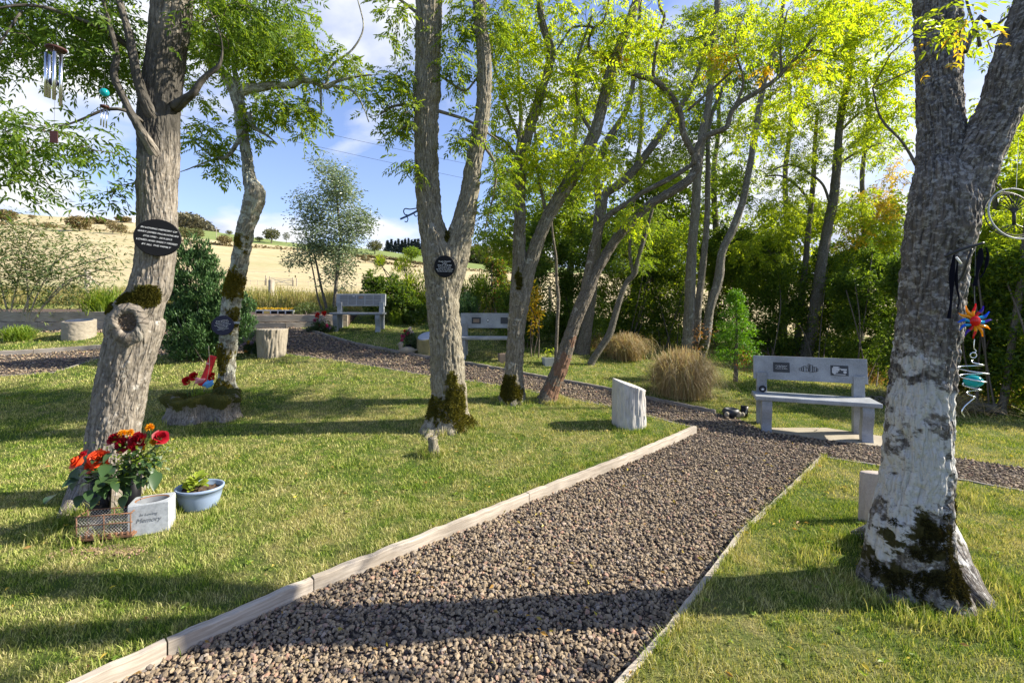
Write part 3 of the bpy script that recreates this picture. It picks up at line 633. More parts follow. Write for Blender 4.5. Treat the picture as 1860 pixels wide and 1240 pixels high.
# ------------------------------------------------------------------ tree machinery
def pinnate(C, D, L, rng, pairs=4, ll=.34, lw=.34, droop=.35):
    """ash leaves: a rachis from C along D, paired leaflets and a terminal one, each a folded four-cornered blade"""
    n = len(C); D = D / (np.linalg.norm(D, axis=1)[:, None] + 1e-9); L = np.broadcast_to(L, (n,))
    r = rng.normal(size=(n, 3)); r[:, 2] = np.abs(r[:, 2]) * .5 + .9
    s = np.cross(D, r); s /= np.linalg.norm(s, axis=1)[:, None] + 1e-9; u = np.cross(s, D)
    bs, ds, ls = [], [], []
    for k in range(pairs):
        t = .28 + .62 * k / max(pairs - 1, 1)
        for g in (-1, 1):
            bs.append(C + D * (t * L)[:, None] - np.array([0, 0, 1]) * (droop * t * t * L)[:, None])
            d = D * .65 + s * g * .8 + rng.normal(0, .16, (n, 3)) - np.array([0, 0, .25 + droop * .6]); ds.append(d); ls.append(L * ll * rng.uniform(.8, 1.1, n))
    bs.append(C + D * (.95 * L)[:, None] - np.array([0, 0, 1]) * (droop * .9 * L)[:, None]); ds.append(D - np.array([0, 0, .5 + droop])); ls.append(L * ll * 1.1)
    B = np.stack(bs, 1).reshape(-1, 3); Dd = np.stack(ds, 1).reshape(-1, 3); Ll = np.stack(ls, 1).reshape(-1)
    Dd /= np.linalg.norm(Dd, axis=1)[:, None]; U = np.repeat(u, 2 * pairs + 1, 0) + rng.normal(0, .25, (len(B), 3))
    S_ = np.cross(Dd, U); S_ /= np.linalg.norm(S_, axis=1)[:, None] + 1e-9; N = np.cross(S_, Dd); w = (Ll * lw / 2)[:, None]; l = Ll[:, None]
    V = np.stack([B, B + Dd * l * .42 + S_ * w + N * l * .07, B + Dd * l - N * l * .08, B + Dd * l * .42 - S_ * w + N * l * .07], 1).reshape(-1, 3)
    Q = np.arange(len(B) * 4).reshape(-1, 4)
    # rachis as a thin sliver
    e = C + D * (.95 * L)[:, None] - np.array([0, 0, 1]) * (droop * .9 * L)[:, None]; ww = s * (L * .006)[:, None]; m = len(V)
    V = np.concatenate([V, np.stack([C - ww, C + ww, e], 1).reshape(-1, 3)]); Tt = m + np.arange(n * 3).reshape(n, 3)
    return V, Q, Tt
class Tree:
    def __init__(s, name, label, base, Y=None, bark='bark_bg', cat='tree', off=0.0, seed=1, group=None):
        g = G(base[0], base[1], off) if Y is None else None
        s.Y = float(g[1]) if Y is None else Y; s.base = P(base[0], base[1], s.Y); s.gz = float(gz(s.base[0], s.base[1])) + off
        s.root = thing(name, label, cat, (s.base[0], s.base[1], s.gz), group); s.bark = bark; s.rng = np.random.default_rng(seed); s.seed = seed
        s.V = []; s.Q = []; s.T = []; s.n = 0; s.bk = []; s.ms = []; s.nodes = []; s.tw = MB(); s.nt = 0; s.moss = []
    def limb(s, pts, seg=24, ds=.05, amp=.006, perp=False, dY=0, lump=.03, mossb=0.0, nodes=True, flare=0, scale=1.0):
        """pts: (px, py, width in px[, depth offset])"""
        p = []
        for q in pts:
            y = s.Y + dY + (q[3] if len(q) > 3 else 0); w3 = P(q[0], q[1], y); c = 1 / math.sqrt(1 + ((q[0] - 930) / F) ** 2)
            p.append([*w3, q[2] / 2 * y / F * c * scale])
        p = np.array(p)
        if not perp:
            d = np.gradient(p[:, [0, 2]], axis=0); p[:, 3] *= np.abs(d[:, 1]) / (np.linalg.norm(d, axis=1) + 1e-9)
        s.tube4(catmull(p, ds), seg, amp, lump, mossb, flare)
        if nodes:
            s.nodes += [r for r in catmull(p, .12)]
    def tube4(s, p, seg, amp, lump, mossb=0, flare=0):
        N, B, T, L = frames(p[:, :3]); n = len(p); th = np.linspace(0, 2 * np.pi, seg, endpoint=False); R0 = max(float(np.median(p[:, 3])), .02)
        cth = np.broadcast_to(np.cos(th), (n, seg)); sth = np.broadcast_to(np.sin(th), (n, seg)); Ls = np.broadcast_to(L[:, None], (n, seg)) + s.seed * 3.1
        bk = np.stack([R0 * cth, R0 * sth, Ls], -1); r = p[:, 3][:, None] * np.ones((1, seg))
        r = r * (1 + lump * 2.2 * fbm(np.stack([cth * 1.1, sth * 1.1, Ls * 2.2], -1) + s.seed, 2))
        if amp > 0:
            q = bk * np.array([30, 30, 4.6]); q = q + .35 * fbm(bk * np.array([9, 9, 6]) + 7, 2)[..., None]
            rd = 1 - np.abs(noise3(q)) * 2.6; rd = np.clip(rd, 0, 1) ** 1.5
            r = r - amp * rd * 1.4 + amp * .9 * fbm(bk * np.array([60, 60, 22]), 3) + amp * .8 * fbm(bk * 12, 2)
        if flare:
            z = p[:, 2][:, None] - s.gz; lobes = .55 + .45 * np.cos(3 * np.arctan2(sth, cth) + s.seed) + .3 * np.cos(5 * np.arctan2(sth, cth) + 1.7 * s.seed)
            r = r * (1 + flare * np.exp(-np.maximum(z, 0) / .10) * np.clip(lobes, 0, 1.4))
        V = p[:, None, :3] + r[..., None] * (cth[..., None] * N[:, None] + sth[..., None] * B[:, None]); V = V.reshape(-1, 3)
        h = V[:, 2] - s.gz; ms = np.zeros(len(V)) + mossb
        for (c, rad, st) in s.moss: ms = np.maximum(ms, st * np.clip(1.25 - np.linalg.norm((V - c) / rad, axis=1), 0, 1))
        s.V.append(V); s.Q.append(grid_faces(n, seg, True) + s.n); a = np.arange(seg); b = (a + 1) % seg; o = (n - 1) * seg
        s.V.append(p[[0, -1], :3]); m = s.n + n * seg
        s.T.append(np.concatenate([np.stack([s.n + b, s.n + a, np.full(seg, m)], 1), np.stack([s.n + o + a, s.n + o + b, np.full(seg, m + 1)], 1)]))
        s.bk += [bk.reshape(-1, 3), bk[[0, -1], 0] * 0]; s.ms += [ms, ms[[0, -1]]]; s.n += n * seg + 2
    def rootlimb(s, pts, seg=20, amp=.004, off=0):
        """pts: (px, py on the ground, radius m, height of the centre above ground m)"""
        p = np.array([[*(G(a, b, off)[:2]), 0, r] for a, b, r, h in pts]); p[:, 2] = gz(p[:, 0], p[:, 1]) + off + np.array([q[3] for q in pts])
        s.tube4(catmull(p, .03), seg, amp, .06, 0.25)
    def mossat(s, px, py, rpx, st=1.0, dY=0.0, asp=1.0):
        y = s.Y + dY; s.moss.append((P(px, py, y), np.array([rpx * y / F, rpx * y / F * 1.3, rpx * y / F * asp]), st))
    def build_trunk(s, name='trunk', fuzz=0, fmat='moss', flen=.018):
        V = np.concatenate(s.V); bk = np.concatenate(s.bk); ms = np.concatenate(s.ms)
        s.trunk = mesh(name, V, [np.concatenate(s.Q), np.concatenate(s.T)], M[s.bark], s.root, True, {'bk': bk, 'ms': ms})
        if fuzz:
            Q = np.concatenate(s.Q); nz = noise3(V * 14) * .35; w = np.clip(ms + nz - .55, 0, 1); fw = w[Q].mean(1)
            A = np.linalg.norm(np.cross(V[Q[:, 1]] - V[Q[:, 0]], V[Q[:, 3]] - V[Q[:, 0]]), axis=1); pr = A * (fw > 0); pr /= pr.sum() + 1e-12
            if (fw > 0).sum() > 10:
                i = s.rng.choice(len(Q), fuzz, p=pr); u = s.rng.random((fuzz, 2)); q = Q[i]
                C = (V[q[:, 0]] * (1 - u[:, :1]) + V[q[:, 1]] * u[:, :1]) * (1 - u[:, 1:]) + (V[q[:, 3]] * (1 - u[:, :1]) + V[q[:, 2]] * u[:, :1]) * u[:, 1:]
                Nn = np.cross(V[q[:, 1]] - V[q[:, 0]], V[q[:, 3]] - V[q[:, 0]]); Nn /= np.linalg.norm(Nn, axis=1)[:, None] + 1e-9
                ctr = C + Nn * -.001; D = -Nn if False else Nn
                cen = V.mean(0); D = Nn + s.rng.normal(0, .7, (fuzz, 3)) + np.array([0, 0, .15])
                v, f = leaf_quads(ctr, D, flen * s.rng.uniform(.5, 1.3, fuzz), .35, s.rng)
                mesh('moss', v, f, M[fmat], s.root, False)
    def twig(s, A, B, r0, r1, sag=.1):
        d = B - A; L = np.linalg.norm(d); n = max(3, int(L / .09)); t = np.linspace(0, 1, n)[:, None]
        w = fbm(np.concatenate([A + d * t, ], 0) * 4 + s.nt, 2)[:, None] * np.array([1, 1, 1]); s.nt += 1.7
        o = s.rng.normal(0, .12, 3) * L; p = A + d * t + np.sin(np.pi * t) * (np.array([0, 0, sag * L]) + o)
        s.tw.tube(p, np.linspace(r0, r1, n), 5, False); return p
    def connect(s, centers, maxl=.9, r1=.003, k=.010):
        nd = [np.array(q) for q in s.nodes]; pts = np.array([q[:3] for q in nd]); rad = np.array([q[3] for q in nd])
        d0 = np.array([np.min(np.linalg.norm(pts - c, axis=1)) for c in centers]); ends = []
        for i in np.argsort(d0):
            c = centers[i]; d = np.linalg.norm(pts - c, axis=1) + .25 * (pts[:, 2] > c[2] + .1); j = int(np.argmin(d)); A = pts[j]
            r0 = min(rad[j] * .75, r1 + k * d[j] / (1 + d[j])); p = s.twig(A, c, max(r0, r1), r1, .08)
            pts = np.concatenate([pts, p[1:]]); rad = np.concatenate([rad, np.linspace(r0, r1, len(p))[1:] + .001])
            dd = p[-1] - p[-2]; ends.append(dd / (np.linalg.norm(dd) + 1e-9))
        return ends
    def crown(s, blobs, mat, per=9, *a, dens=1.0, **k): return s.crown_(blobs, mat, per, *a, dens=dens, **k)
    def crown_(s, blobs, mat, per=9, L=.2, pairs=4, simple_leaf=None, name='crown', twigs=True, ll=.34, lw=.34, spread=.10, droop=.35, tmat='twig', dens=1.0):
        """blobs: (px, py, depth offset, rx px, ry px, r depth m, clusters)"""
        cs = []
        for (px, py, dy, rx, ry, rz, n) in blobs:
            n = max(2, int(n * dens)); y = s.Y + dy; c = P(px, py, y); q = s.rng.normal(size=(n, 3)); q /= np.linalg.norm(q, axis=1)[:, None]; q *= s.rng.random((n, 1)) ** .45
            cs.append(c + q * np.array([rx * y / F, rz, ry * y / F]))
        cs = np.concatenate(cs); cs[:, 2] = np.maximum(cs[:, 2], gz(cs[:, 0], cs[:, 1]) + .3)
        if twigs:
            s.connect(cs)
        n = len(cs) * per; C = np.repeat(cs, per, 0) + s.rng.normal(0, spread * .5, (n, 3))
        D = s.rng.normal(size=(n, 3)); D[:, 2] = D[:, 2] * .45 - .15; D /= np.linalg.norm(D, axis=1)[:, None]
        if simple_leaf:
            v, q = leaf_quads(C + D * spread * s.rng.random((n, 1)), D, L * s.rng.uniform(.7, 1.25, n), simple_leaf, s.rng); fl = [q]
        else:
            v, q, t = pinnate(C, D, L * s.rng.uniform(.7, 1.2, n), s.rng, pairs, ll, lw, droop); fl = [q, t]
        nq = sum(len(f) for f in fl); nt = 0
        if s.tw.n:                      # the twigs that carry these leaves
            tv, tf = s.tw.data(); fl += [f + len(v) for f in tf]; nt = sum(len(f) for f in tf); v = np.concatenate([v, tv]); s.tw = MB()
        return mesh(name, v, fl, None, s.root, mats=[M[mat], M[tmat]], midx=[0] * nq + [1] * nt)
    def finish(s, tmat='twig'): pass
def cloud(blobs, n, L, wr, rng, mode='rand', thr=-.15, freq=3.0, shell=.5):
    """leaf quads in ellipsoids (x,y,z,rx,ry,rz), with gaps where a noise field is low"""
    b = np.array(blobs, float); vol = (b[:, 3] * b[:, 4] * b[:, 5]) ** .7; k = rng.choice(len(b), int(n * 1.6), p=vol / vol.sum())
    q = rng.normal(size=(len(k), 3)); q /= np.linalg.norm(q, axis=1)[:, None]; u = q * (rng.random((len(k), 1)) ** shell)
    C = b[k, :3] + u * b[k, 3:]; f = noise3(C * freq) + .5 * noise3(C * freq * 2.3); C, u = C[f > thr], u[f > thr]; C, u = C[:n], u[:n]
    g = gz(C[:, 0], C[:, 1]); kk = C[:, 2] > g + .01; C, u = C[kk], u[kk]; D = rng.normal(size=C.shape)
    if mode == 'rand': D = D + u * 1.0
    if mode == 'up': D = D * .35 + u * .7 + np.array([0, 0, 1.1])
    if mode == 'droop': D = D * .6 + u * .5 - np.array([0, 0, .9])
    if mode == 'flat': D[:, 2] *= .3; D = D + u
    return leaf_quads(C, D, L * rng.uniform(.6, 1.3, len(C)), wr, rng)
def pxblob(px, py, Y, rx, ry, rz): p = P(px, py, Y); return [*p, rx * Y / F, rz, ry * Y / F]
# ------------------------------------------------------------------ left knotted ash
t = Tree('ash_tree', 'thick tan-barked ash tree with a large round branch scar and black oval plaque', (205, 903), bark='bark_t1', off=H, seed=3)
t.mossat(262, 540, 34, 1.05, -.14, .8); t.mossat(236, 548, 30, .9, -.12, .6); t.mossat(275, 590, 28, .85, -.2, 1.1); t.mossat(205, 560, 22, .9, -.1, .5); t.mossat(150, 930, 40, .8, 0, .6)
t.limb([(194, 975, 150), (196, 950, 142), (199, 925, 132), (203, 880, 116), (206, 820, 108), (208, 780, 104), (215, 740, 104), (222, 700, 104), (230, 660, 106), (240, 620, 110), (246, 588, 115), (250, 568, 110), (266, 540, 90), (275, 515, 86), (282, 470, 80), (285, 430, 77), (286, 380, 77), (286, 325, 79), (288, 300, 80), (290, 200, 80), (302, 100, 74), (314, 0, 78), (324, -120, 72), (334, -300, 60), (345, -450, 40)], 190, .011, .0055, lump=.02, flare=.22)
t.limb([(285, 285, 26, -.08), (268, 255, 21, -.16), (252, 232, 19, -.2), (235, 200, 17, -.22), (218, 165, 16, -.24), (207, 135, 16, -.26), (212, 100, 13, -.26), (203, 60, 10, -.28), (190, 10, 7, -.3), (170, -60, 5, -.3)], 20, .03, .003, True)
t.limb([(290, 230, 34, -.04), (272, 200, 27, -.12), (256, 165, 23, -.16), (245, 120, 20, -.2), (236, 70, 18, -.2), (222, 20, 15, -.2), (200, -50, 12, -.2)], 20, .03, .003, True)
t.limb([(318, 195, 26, -.02), (338, 180, 19, -.05), (352, 168, 15, -.08), (365, 148, 13, -.08), (382, 132, 11, -.08), (398, 118, 8, -.08), (404, 90, 4, -.08), (397, 55, 3.5, -.1), (375, 5, 3, -.1)], 14, .03, .0015, True)
t.limb([(262, 222, 9, -.12), (225, 200, 8, -.25), (190, 200, 7, -.3), (160, 212, 6, -.34), (130, 224, 5, -.36), (98, 231, 4, -.4)], 10, .04, .001, True)
t.limb([(250, 100, 16, .0), (200, 60, 13, -.1), (130, 30, 10, -.2), (60, 10, 8, -.3), (-20, 20, 6, -.4), (-90, 60, 4, -.4)], 12, .05, .002, True)
t.limb([(40, 20, 7, -.3), (0, 80, 5, -.4), (-30, 160, 4, -.5), (-30, 250, 4, -.5), (20, 290, 3, -.5)], 8, .05, .001, True)
t.rootlimb([(188, 888, .19, .14), (165, 903, .15, .05), (142, 918, .10, .0), (120, 932, .055, -.02), (100, 945, .02, -.03)], off=H)
t.build_trunk(fuzz=11000)
# branch scar
def scar(tree, px, py, dY, r):
    c = P(px, py, tree.Y + dY); th = np.linspace(0, 2 * np.pi, 48, endpoint=False); prof = [(1.45, -.3), (1.30, .0), (1.14, .14), (1.0, .22), (.86, .22), (.75, .13), (.68, -.04), (.64, -.25)]
    V = np.array([[(q * math.cos(a)) * r, -h * r * (.62 - .2 * math.sin(a)) , (q * math.sin(a)) * r * 1.12] for q, h in prof for a in th])
    V += np.stack([fbm(V * 14 + 4, 3), fbm(V * 22 + 9, 3) * .8, fbm(V * 14 + 17, 3)], 1) * r * .10 - .0; V += (np.sin(np.arctan2(V[:, 2], V[:, 0]) * 13 + 3 * fbm(V * 20, 2)) * .018 * r)[:, None]; V[:, 2] -= np.clip(-V[:, 2] - .4 * r, 0, 1) * .35; rot = np.array(Matrix.Rotation(R(14), 3, 'Z')); V = V @ rot.T + c
    A = np.array([[q * math.cos(a) * r * .15, q * math.sin(a) * r * .15, a * .05 + q * .05] for q, h in prof for a in th]); rim = mesh('branch_scar', V, grid_faces(len(prof), 48, True), M['scar'], tree.root, True, {'bk': A})
    g = np.linspace(-.7, .7, 30); gx, gy = np.meshgrid(g, g); hV = np.column_stack([gx.ravel() * r, (.06 + .10 * fbm(np.stack([gx.ravel() * 5, gy.ravel() * 5, gx.ravel() * 0], -1), 3)) * r, gy.ravel() * r]) @ rot.T + c
    mesh('scar_core', hV, grid_faces(30, 30), M['rotwood'], rim, False, {'bk': hV})
M['scar'] = barkmat('callus_bark', (.29, .25, .20), (.09, .075, .06), (.4, .38, .33), .3, sc=1.5, bump=1.0); M['rotwood'] = simple('rotten_wood', (.09, .065, .045), 1, var=.7, sc=45, bmp=1)
scar(t, 231, 585, -.186, .090)
t.crown([(30, 50, .1, 110, 70, .45, 70), (150, 40, .1, 100, 65, .45, 75), (235, 80, .1, 55, 75, .35, 34), (180, 120, .0, 85, 45, .3, 50), (20, 110, .1, 60, 30, .3, 16), (200, -60, 0, 200, 50, .6, 20),
         (40, 255, -.5, 70, 35, .3, 34), (20, 320, -.5, 55, 28, .25, 20), (140, 260, -.5, 50, 18, .25, 15), (215, 345, -.1, 26, 30, .12, 8), (10, 220, -.4, 60, 18, .3, 14),
         (430, 30, .2, 70, 55, .5, 45), (500, 15, .3, 60, 35, .4, 26), (390, 60, .1, 45, 50, .3, 22), (560, -10, .3, 60, 20, .3, 8)], 'leaf_deep', 6, .165, 4, spread=.16, lw=.30, dens=.66)
t.finish('twig')
# ------------------------------------------------------------------ crooked lichened tree
t = Tree('ash_tree', 'thin crooked ash tree covered in yellow lichen beside the dark cypress', (408, 712), bark='bark_t2', off=H, seed=5)
t.mossat(420, 515, 30, .85, -.1, 1.3); t.mossat(425, 585, 26, .62, -.1, 1.8); t.mossat(398, 650, 30, .72, -.1, 1.4); t.mossat(436, 440, 20, .6, -.1, 1.6); t.mossat(400, 705, 26, .75, -.1, 1)
t.limb([(409, 730, 50), (410, 712, 42), (412, 690, 33), (413, 660, 32), (414, 620, 36), (418, 570, 36), (424, 530, 38), (434, 490, 34), (444, 425, 34), (454, 388, 38), (461, 364, 42), (462, 348, 40), (453, 325, 27), (449, 290, 21), (440, 240, 23), (436, 200, 24), (426, 162, 28), (405, 132, 22), (380, 110, 16), (350, 90, 12), (320, 50, 9), (300, -20, 7)], 80, .02, .011, lump=.06, flare=.3)
t.limb([(428, 172, 22), (450, 161, 20), (470, 160, 17), (500, 155, 15), (530, 155, 14), (548, 146, 12), (575, 150, 12), (592, 158, 11), (612, 148, 7), (640, 141, 5), (675, 136, 3)], 16, .05, .004, True)
t.limb([(552, 146, 9), (545, 128, 8), (520, 108, 6), (480, 80, 5), (450, 40, 4), (440, -20, 3)], 8, .05, .002, True)
t.limb([(592, 158, 7), (602, 120, 5), (640, 90, 4), (660, 50, 3), (650, 0, 2.5)], 8, .06, .001, True); t.limb([(600, 155, 6), (640, 165, 5), (660, 195, 3), (670, 222, 2)], 8, .06, .001, True); t.limb([(582, 155, 6), (583, 190, 4), (584, 206, 2.5)], 8, .06, .001, True)
t.limb([(452, 205, 12), (456, 226, 12), (468, 236, 8), (485, 246, 5), (504, 262, 2.5)], 8, .05, .002, True)
t.limb([(440, 240, 10), (428, 265, 9), (412, 285, 8), (395, 288, 6), (370, 296, 4), (340, 308, 2.5), (328, 312, 2)], 8, .05, .002, True)
t.limb([(385, 285, 4), (360, 262, 3), (340, 240, 2)], 6, .06, .0, True); t.limb([(440, 180, 12), (425, 120, 10), (430, 60, 8), (420, -20, 6)], 10, .06, .002, True)
t.build_trunk(fuzz=9000, fmat='moss_y', flen=.03)
t.crown([(430, 80, 0, 80, 70, .9, 90), (370, 70, 0, 45, 70, .6, 34), (520, 100, 0, 80, 50, .7, 60), (490, 40, .2, 90, 50, .7, 50), (590, 110, 0, 60, 45, .6, 22), (480, 200, 0, 45, 22, .5, 22), (540, 205, 0, 50, 28, .5, 28), (395, 270, 0, 38, 38, .5, 22), (360, 240, 0, 25, 25, .4, 9), (640, 140, 0, 70, 45, .6, 12), (460, 245, 0, 18, 22, .2, 5), (350, 150, 0, 30, 45, .4, 10)], 'leaf_mid', 5, .22, 5, lw=.40, dens=.8)
t.finish()
# ------------------------------------------------------------------ middle forked ash
t = Tree('ash_tree', 'stout forked ash tree in the middle lawn with small round black plaque', (813, 772), bark='bark_t3', off=H, seed=7)
t.mossat(828, 735, 26, 1.15, -.2, 1.6); t.mossat(800, 745, 34, .95, -.1, 1.1); t.mossat(812, 438, 17, 1.1, 0, 1.2); t.mossat(820, 690, 14, .9, -.2, 1.5); t.mossat(840, 770, 34, .9, -.1, .6)
t.limb([(812, 800, 112), (812, 782, 98), (812, 765, 82), (813, 745, 72), (815, 720, 66), (815, 700, 64), (810, 620, 60), (805, 560, 59), (802, 500, 61), (799, 465, 66), (791, 435, 56), (783, 400, 46), (777, 350, 44), (775, 300, 43), (774, 200, 46), (776, 165, 51), (777, 130, 47), (777, 100, 46), (779, 0, 48), (782, -150, 42), (786, -350, 30)], 130, .018, .011, lump=.03, flare=.28)
t.limb([(812, 540, 44), (820, 490, 54), (832, 445, 50), (842, 405, 43), (853, 350, 36), (860, 300, 31), (870, 250, 29), (877, 200, 27), (880, 150, 27), (879, 100, 27), (873, 50, 24), (872, 0, 21), (868, -120, 16), (860, -300, 10)], 90, .02, .009, lump=.03)
t.limb([(766, 198, 8), (735, 191, 6), (710, 195, 5), (690, 208, 3)], 8, .06, .001, True); t.limb([(790, 130, 6), (818, 150, 5), (845, 165, 4), (866, 142, 4)], 8, .06, .001, True); t.limb([(790, 200, 7), (830, 212, 6), (856, 222, 5), (905, 255, 3)], 8, .06, .001, True)
t.limb([(768, 230, 6), (740, 228, 5), (720, 240, 3)], 8, .06, .001, True); t.limb([(868, 30, 7), (850, -20, 6), (800, -60, 5)], 8, .06, .001, True); t.limb([(765, 30, 7), (740, 10, 6), (700, -20, 5)], 8, .06, .001, True); t.limb([(876, 260, 6), (900, 300, 5), (898, 345, 4), (885, 400, 3), (880, 420, 2)], 8, .06, .001, True)
t.rootlimb([(825, 760, .15, .10), (850, 768, .07, .02), (872, 774, .04, -.02)], off=H); t.rootlimb([(800, 768, .13, .08), (785, 785, .06, .02), (772, 800, .03, -.02)], off=H)
t.build_trunk(fuzz=9000, flen=.03)
t.crown([(728, 55, 0, 32, 45, .5, 9), (722, 150, 0, 34, 40, .5, 11), (735, 225, 0, 30, 38, .5, 15), (700, 195, 0, 40, 26, .5, 10), (832, 60, 0, 26, 60, .5, 12), (825, 130, 0, 24, 40, .5, 9), (840, 240, 0, 26, 40, .5, 9), (742, 310, 0, 12, 32, .3, 5), (905, 60, .3, 30, 60, .5, 18), (908, 330, 0, 28, 50, .5, 14), (845, 20, 0, 30, 30, .4, 10), (890, 380, 0, 20, 30, .4, 5)], 'leaf_mid', 6, .19, 5)
t.finish()
# ------------------------------------------------------------------ two-stemmed ash
t = Tree('ash_tree', 'two-stemmed grey ash tree with mossy fork standing right of the middle bench', (930, 727), bark='bark_t4', off=H, seed=11)
t.mossat(922, 705, 24, 1.1, -.15, 1.3); t.mossat(938, 715, 20, .8, -.1, 1); t.mossat(942, 505, 9, .85, -.12, 3.6)
t.limb([(929, 748, 62), (929, 732, 50), (931, 712, 42), (933, 690, 36), (934, 660, 33), (938, 600, 32), (942, 560, 35), (945, 535, 37), (943, 500, 25), (943, 440, 23), (945, 380, 21), (946, 330, 20), (951, 280, 17), (964, 226, 21), (985, 160, 16), (1001, 97, 15), (985, 40, 13), (975, -60, 12), (970, -200, 8)], 90, .022, .010, lump=.04, flare=.25)
t.limb([(944, 560, 26), (952, 520, 30), (962, 482, 28), (976, 440, 26), (992, 402, 25), (1003, 380, 27), (1040, 320, 29), (1073, 260, 26), (1091, 205, 22), (1112, 120, 20), (1140, 50, 18), (1165, -30, 15), (1190, -150, 10)], 80, .022, .008, lump=.03)
t.limb([(950, 270, 8), (935, 230, 6), (915, 180, 5), (895, 110, 4), (890, 40, 3)], 8, .06, .001, True); t.limb([(990, 380, 7), (975, 300, 5), (972, 230, 4), (975, 150, 3)], 8, .06, .001, True); t.limb([(1080, 250, 8), (1050, 190, 6), (1050, 110, 5), (1075, 30, 4)], 8, .06, .001, True); t.limb([(948, 300, 7), (920, 260, 6), (895, 245, 4)], 8, .06, .001, True)
t.build_trunk(fuzz=5000, flen=.028)
t.crown([(935, 60, .2, 60, 80, .8, 75), (1010, 60, .2, 80, 80, .9, 85), (940, 170, .1, 55, 60, .7, 50), (1010, 180, .1, 70, 60, .7, 55), (990, 280, -.2, 50, 50, .5, 44), (930, 290, 0, 40, 50, .5, 24), (1070, 130, .2, 70, 60, .8, 50), (1080, 300, -.2, 50, 36, .5, 34), (910, 230, -.2, 30, 60, .4, 16), (1100, 60, .3, 60, 60, .8, 34)], 'leaf_yel', 5, .20, 4, lw=.38, spread=.16, dens=.8)
t.crown([(1040, 352, .5, 34, 30, .4, 26), (925, 400, .3, 22, 22, .3, 6)], 'leaf_hedge_l', 10, .14, simple_leaf=.22, spread=.2)
t.finish()
# ------------------------------------------------------------------ leaning orange-barked ash
t = Tree('ash_tree', 'leaning ash tree with orange-brown lower bark and wide curling limbs', (996, 727), bark='bark_t5', off=H, seed=13)
t.mossat(1008, 712, 26, .9, -.05, 1.0); t.mossat(1026, 670, 24, .95, -.08, 1.6); t.mossat(1040, 620, 14, .7, -.05, 1.6)
t.limb([(986, 745, 52), (992, 730, 38), (999, 712, 34), (1008, 690, 31), (1020, 660, 30), (1039, 600, 25), (1056, 555, 28), (1066, 532, 28), (1080, 500, 22), (1094, 475, 21), (1115, 440, 22), (1147, 402, 25), (1180, 372, 27), (1215, 351, 33), (1245, 332, 28), (1262, 312, 20), (1267, 296, 16)], 80, .022, .008, lump=.04, flare=.25)
t.limb([(1058, 555, 18), (1066, 510, 16), (1072, 475, 15), (1080, 440, 14), (1090, 408, 13), (1112, 386, 11), (1144, 367, 10), (1165, 351, 10), (1212, 327, 10), (1250, 304, 9), (1264, 290, 7)], 40, .03, .004, True)
t.limb([(1262, 312, 16), (1270, 290, 14), (1257, 274, 12), (1241, 242, 12), (1238, 215, 11), (1228, 188, 11), (1208, 162, 11), (1188, 146, 11), (1151, 135, 9), (1122, 119, 8), (1095, 106, 7), (1072, 90, 6), (1070, 70, 5), (1076, 50, 5), (1041, 50, 4), (1025, 70, 3.5), (1012, 90, 3)], 24, .04, .004, True)
t.limb([(1186, 147, 7), (1188, 115, 6), (1194, 80, 6), (1200, 55, 5), (1207, 30, 6), (1198, 12, 5), (1194, -40, 4)], 14, .05, .002, True)
t.limb([(1262, 300, 15), (1264, 278, 14), (1278, 252, 13), (1300, 240, 12), (1320, 231, 11), (1328, 205, 10), (1345, 186, 10), (1364, 174, 10), (1406, 147, 9), (1435, 116, 9), (1461, 92, 7), (1480, 66, 6), (1515, 36, 4)], 30, .04, .005, True)
t.limb([(1076, 52, 5), (1095, 40, 4), (1104, 10, 4), (1110, -40, 3)], 8, .06, .001, True); t.limb([(1330, 205, 7), (1350, 150, 5), (1335, 90, 4), (1340, 40, 3)], 8, .06, .001, True); t.limb([(1420, 135, 6), (1418, 80, 4), (1430, 20, 3)], 8, .06, .001, True); t.limb([(1250, 200, 6), (1290, 165, 5), (1330, 130, 4), (1345, 125, 3)], 8, .06, .001, True); t.limb([(1461, 92, 5), (1490, 92, 4), (1500, 90, 3)], 8, .06, .001, True)
t.build_trunk()
t.crown([(1130, 60, 0, 70, 60, .7, 50), (1200, 190, .2, 70, 50, .6, 40), (1180, 90, .3, 60, 60, .7, 30), (1290, 100, .2, 80, 60, .8, 40), (1360, 60, .2, 70, 60, .8, 40), (1450, 60, 0, 60, 60, .7, 44), (1500, 30, 0, 70, 50, .6, 40), (1440, 170, .2, 60, 40, .5, 26), (1360, 240, 0, 36, 26, .3, 14), (1150, 395, -.2, 26, 20, .2, 10), (1140, 170, .1, 50, 50, .5, 26), (1470, 130, .2, 40, 30, .4, 16)], 'leaf_yel', 5, .18, 4, lw=.38, spread=.16, dens=.8)
t.crown([(1310, 110, .1, 30, 22, .3, 5), (1420, 120, .2, 45, 20, .3, 4), (1105, 90, 0, 30, 30, .3, 3)], 'leaf_gold', 6, .2, 4, name='autumn_leaves', lw=.42)
t.finish()
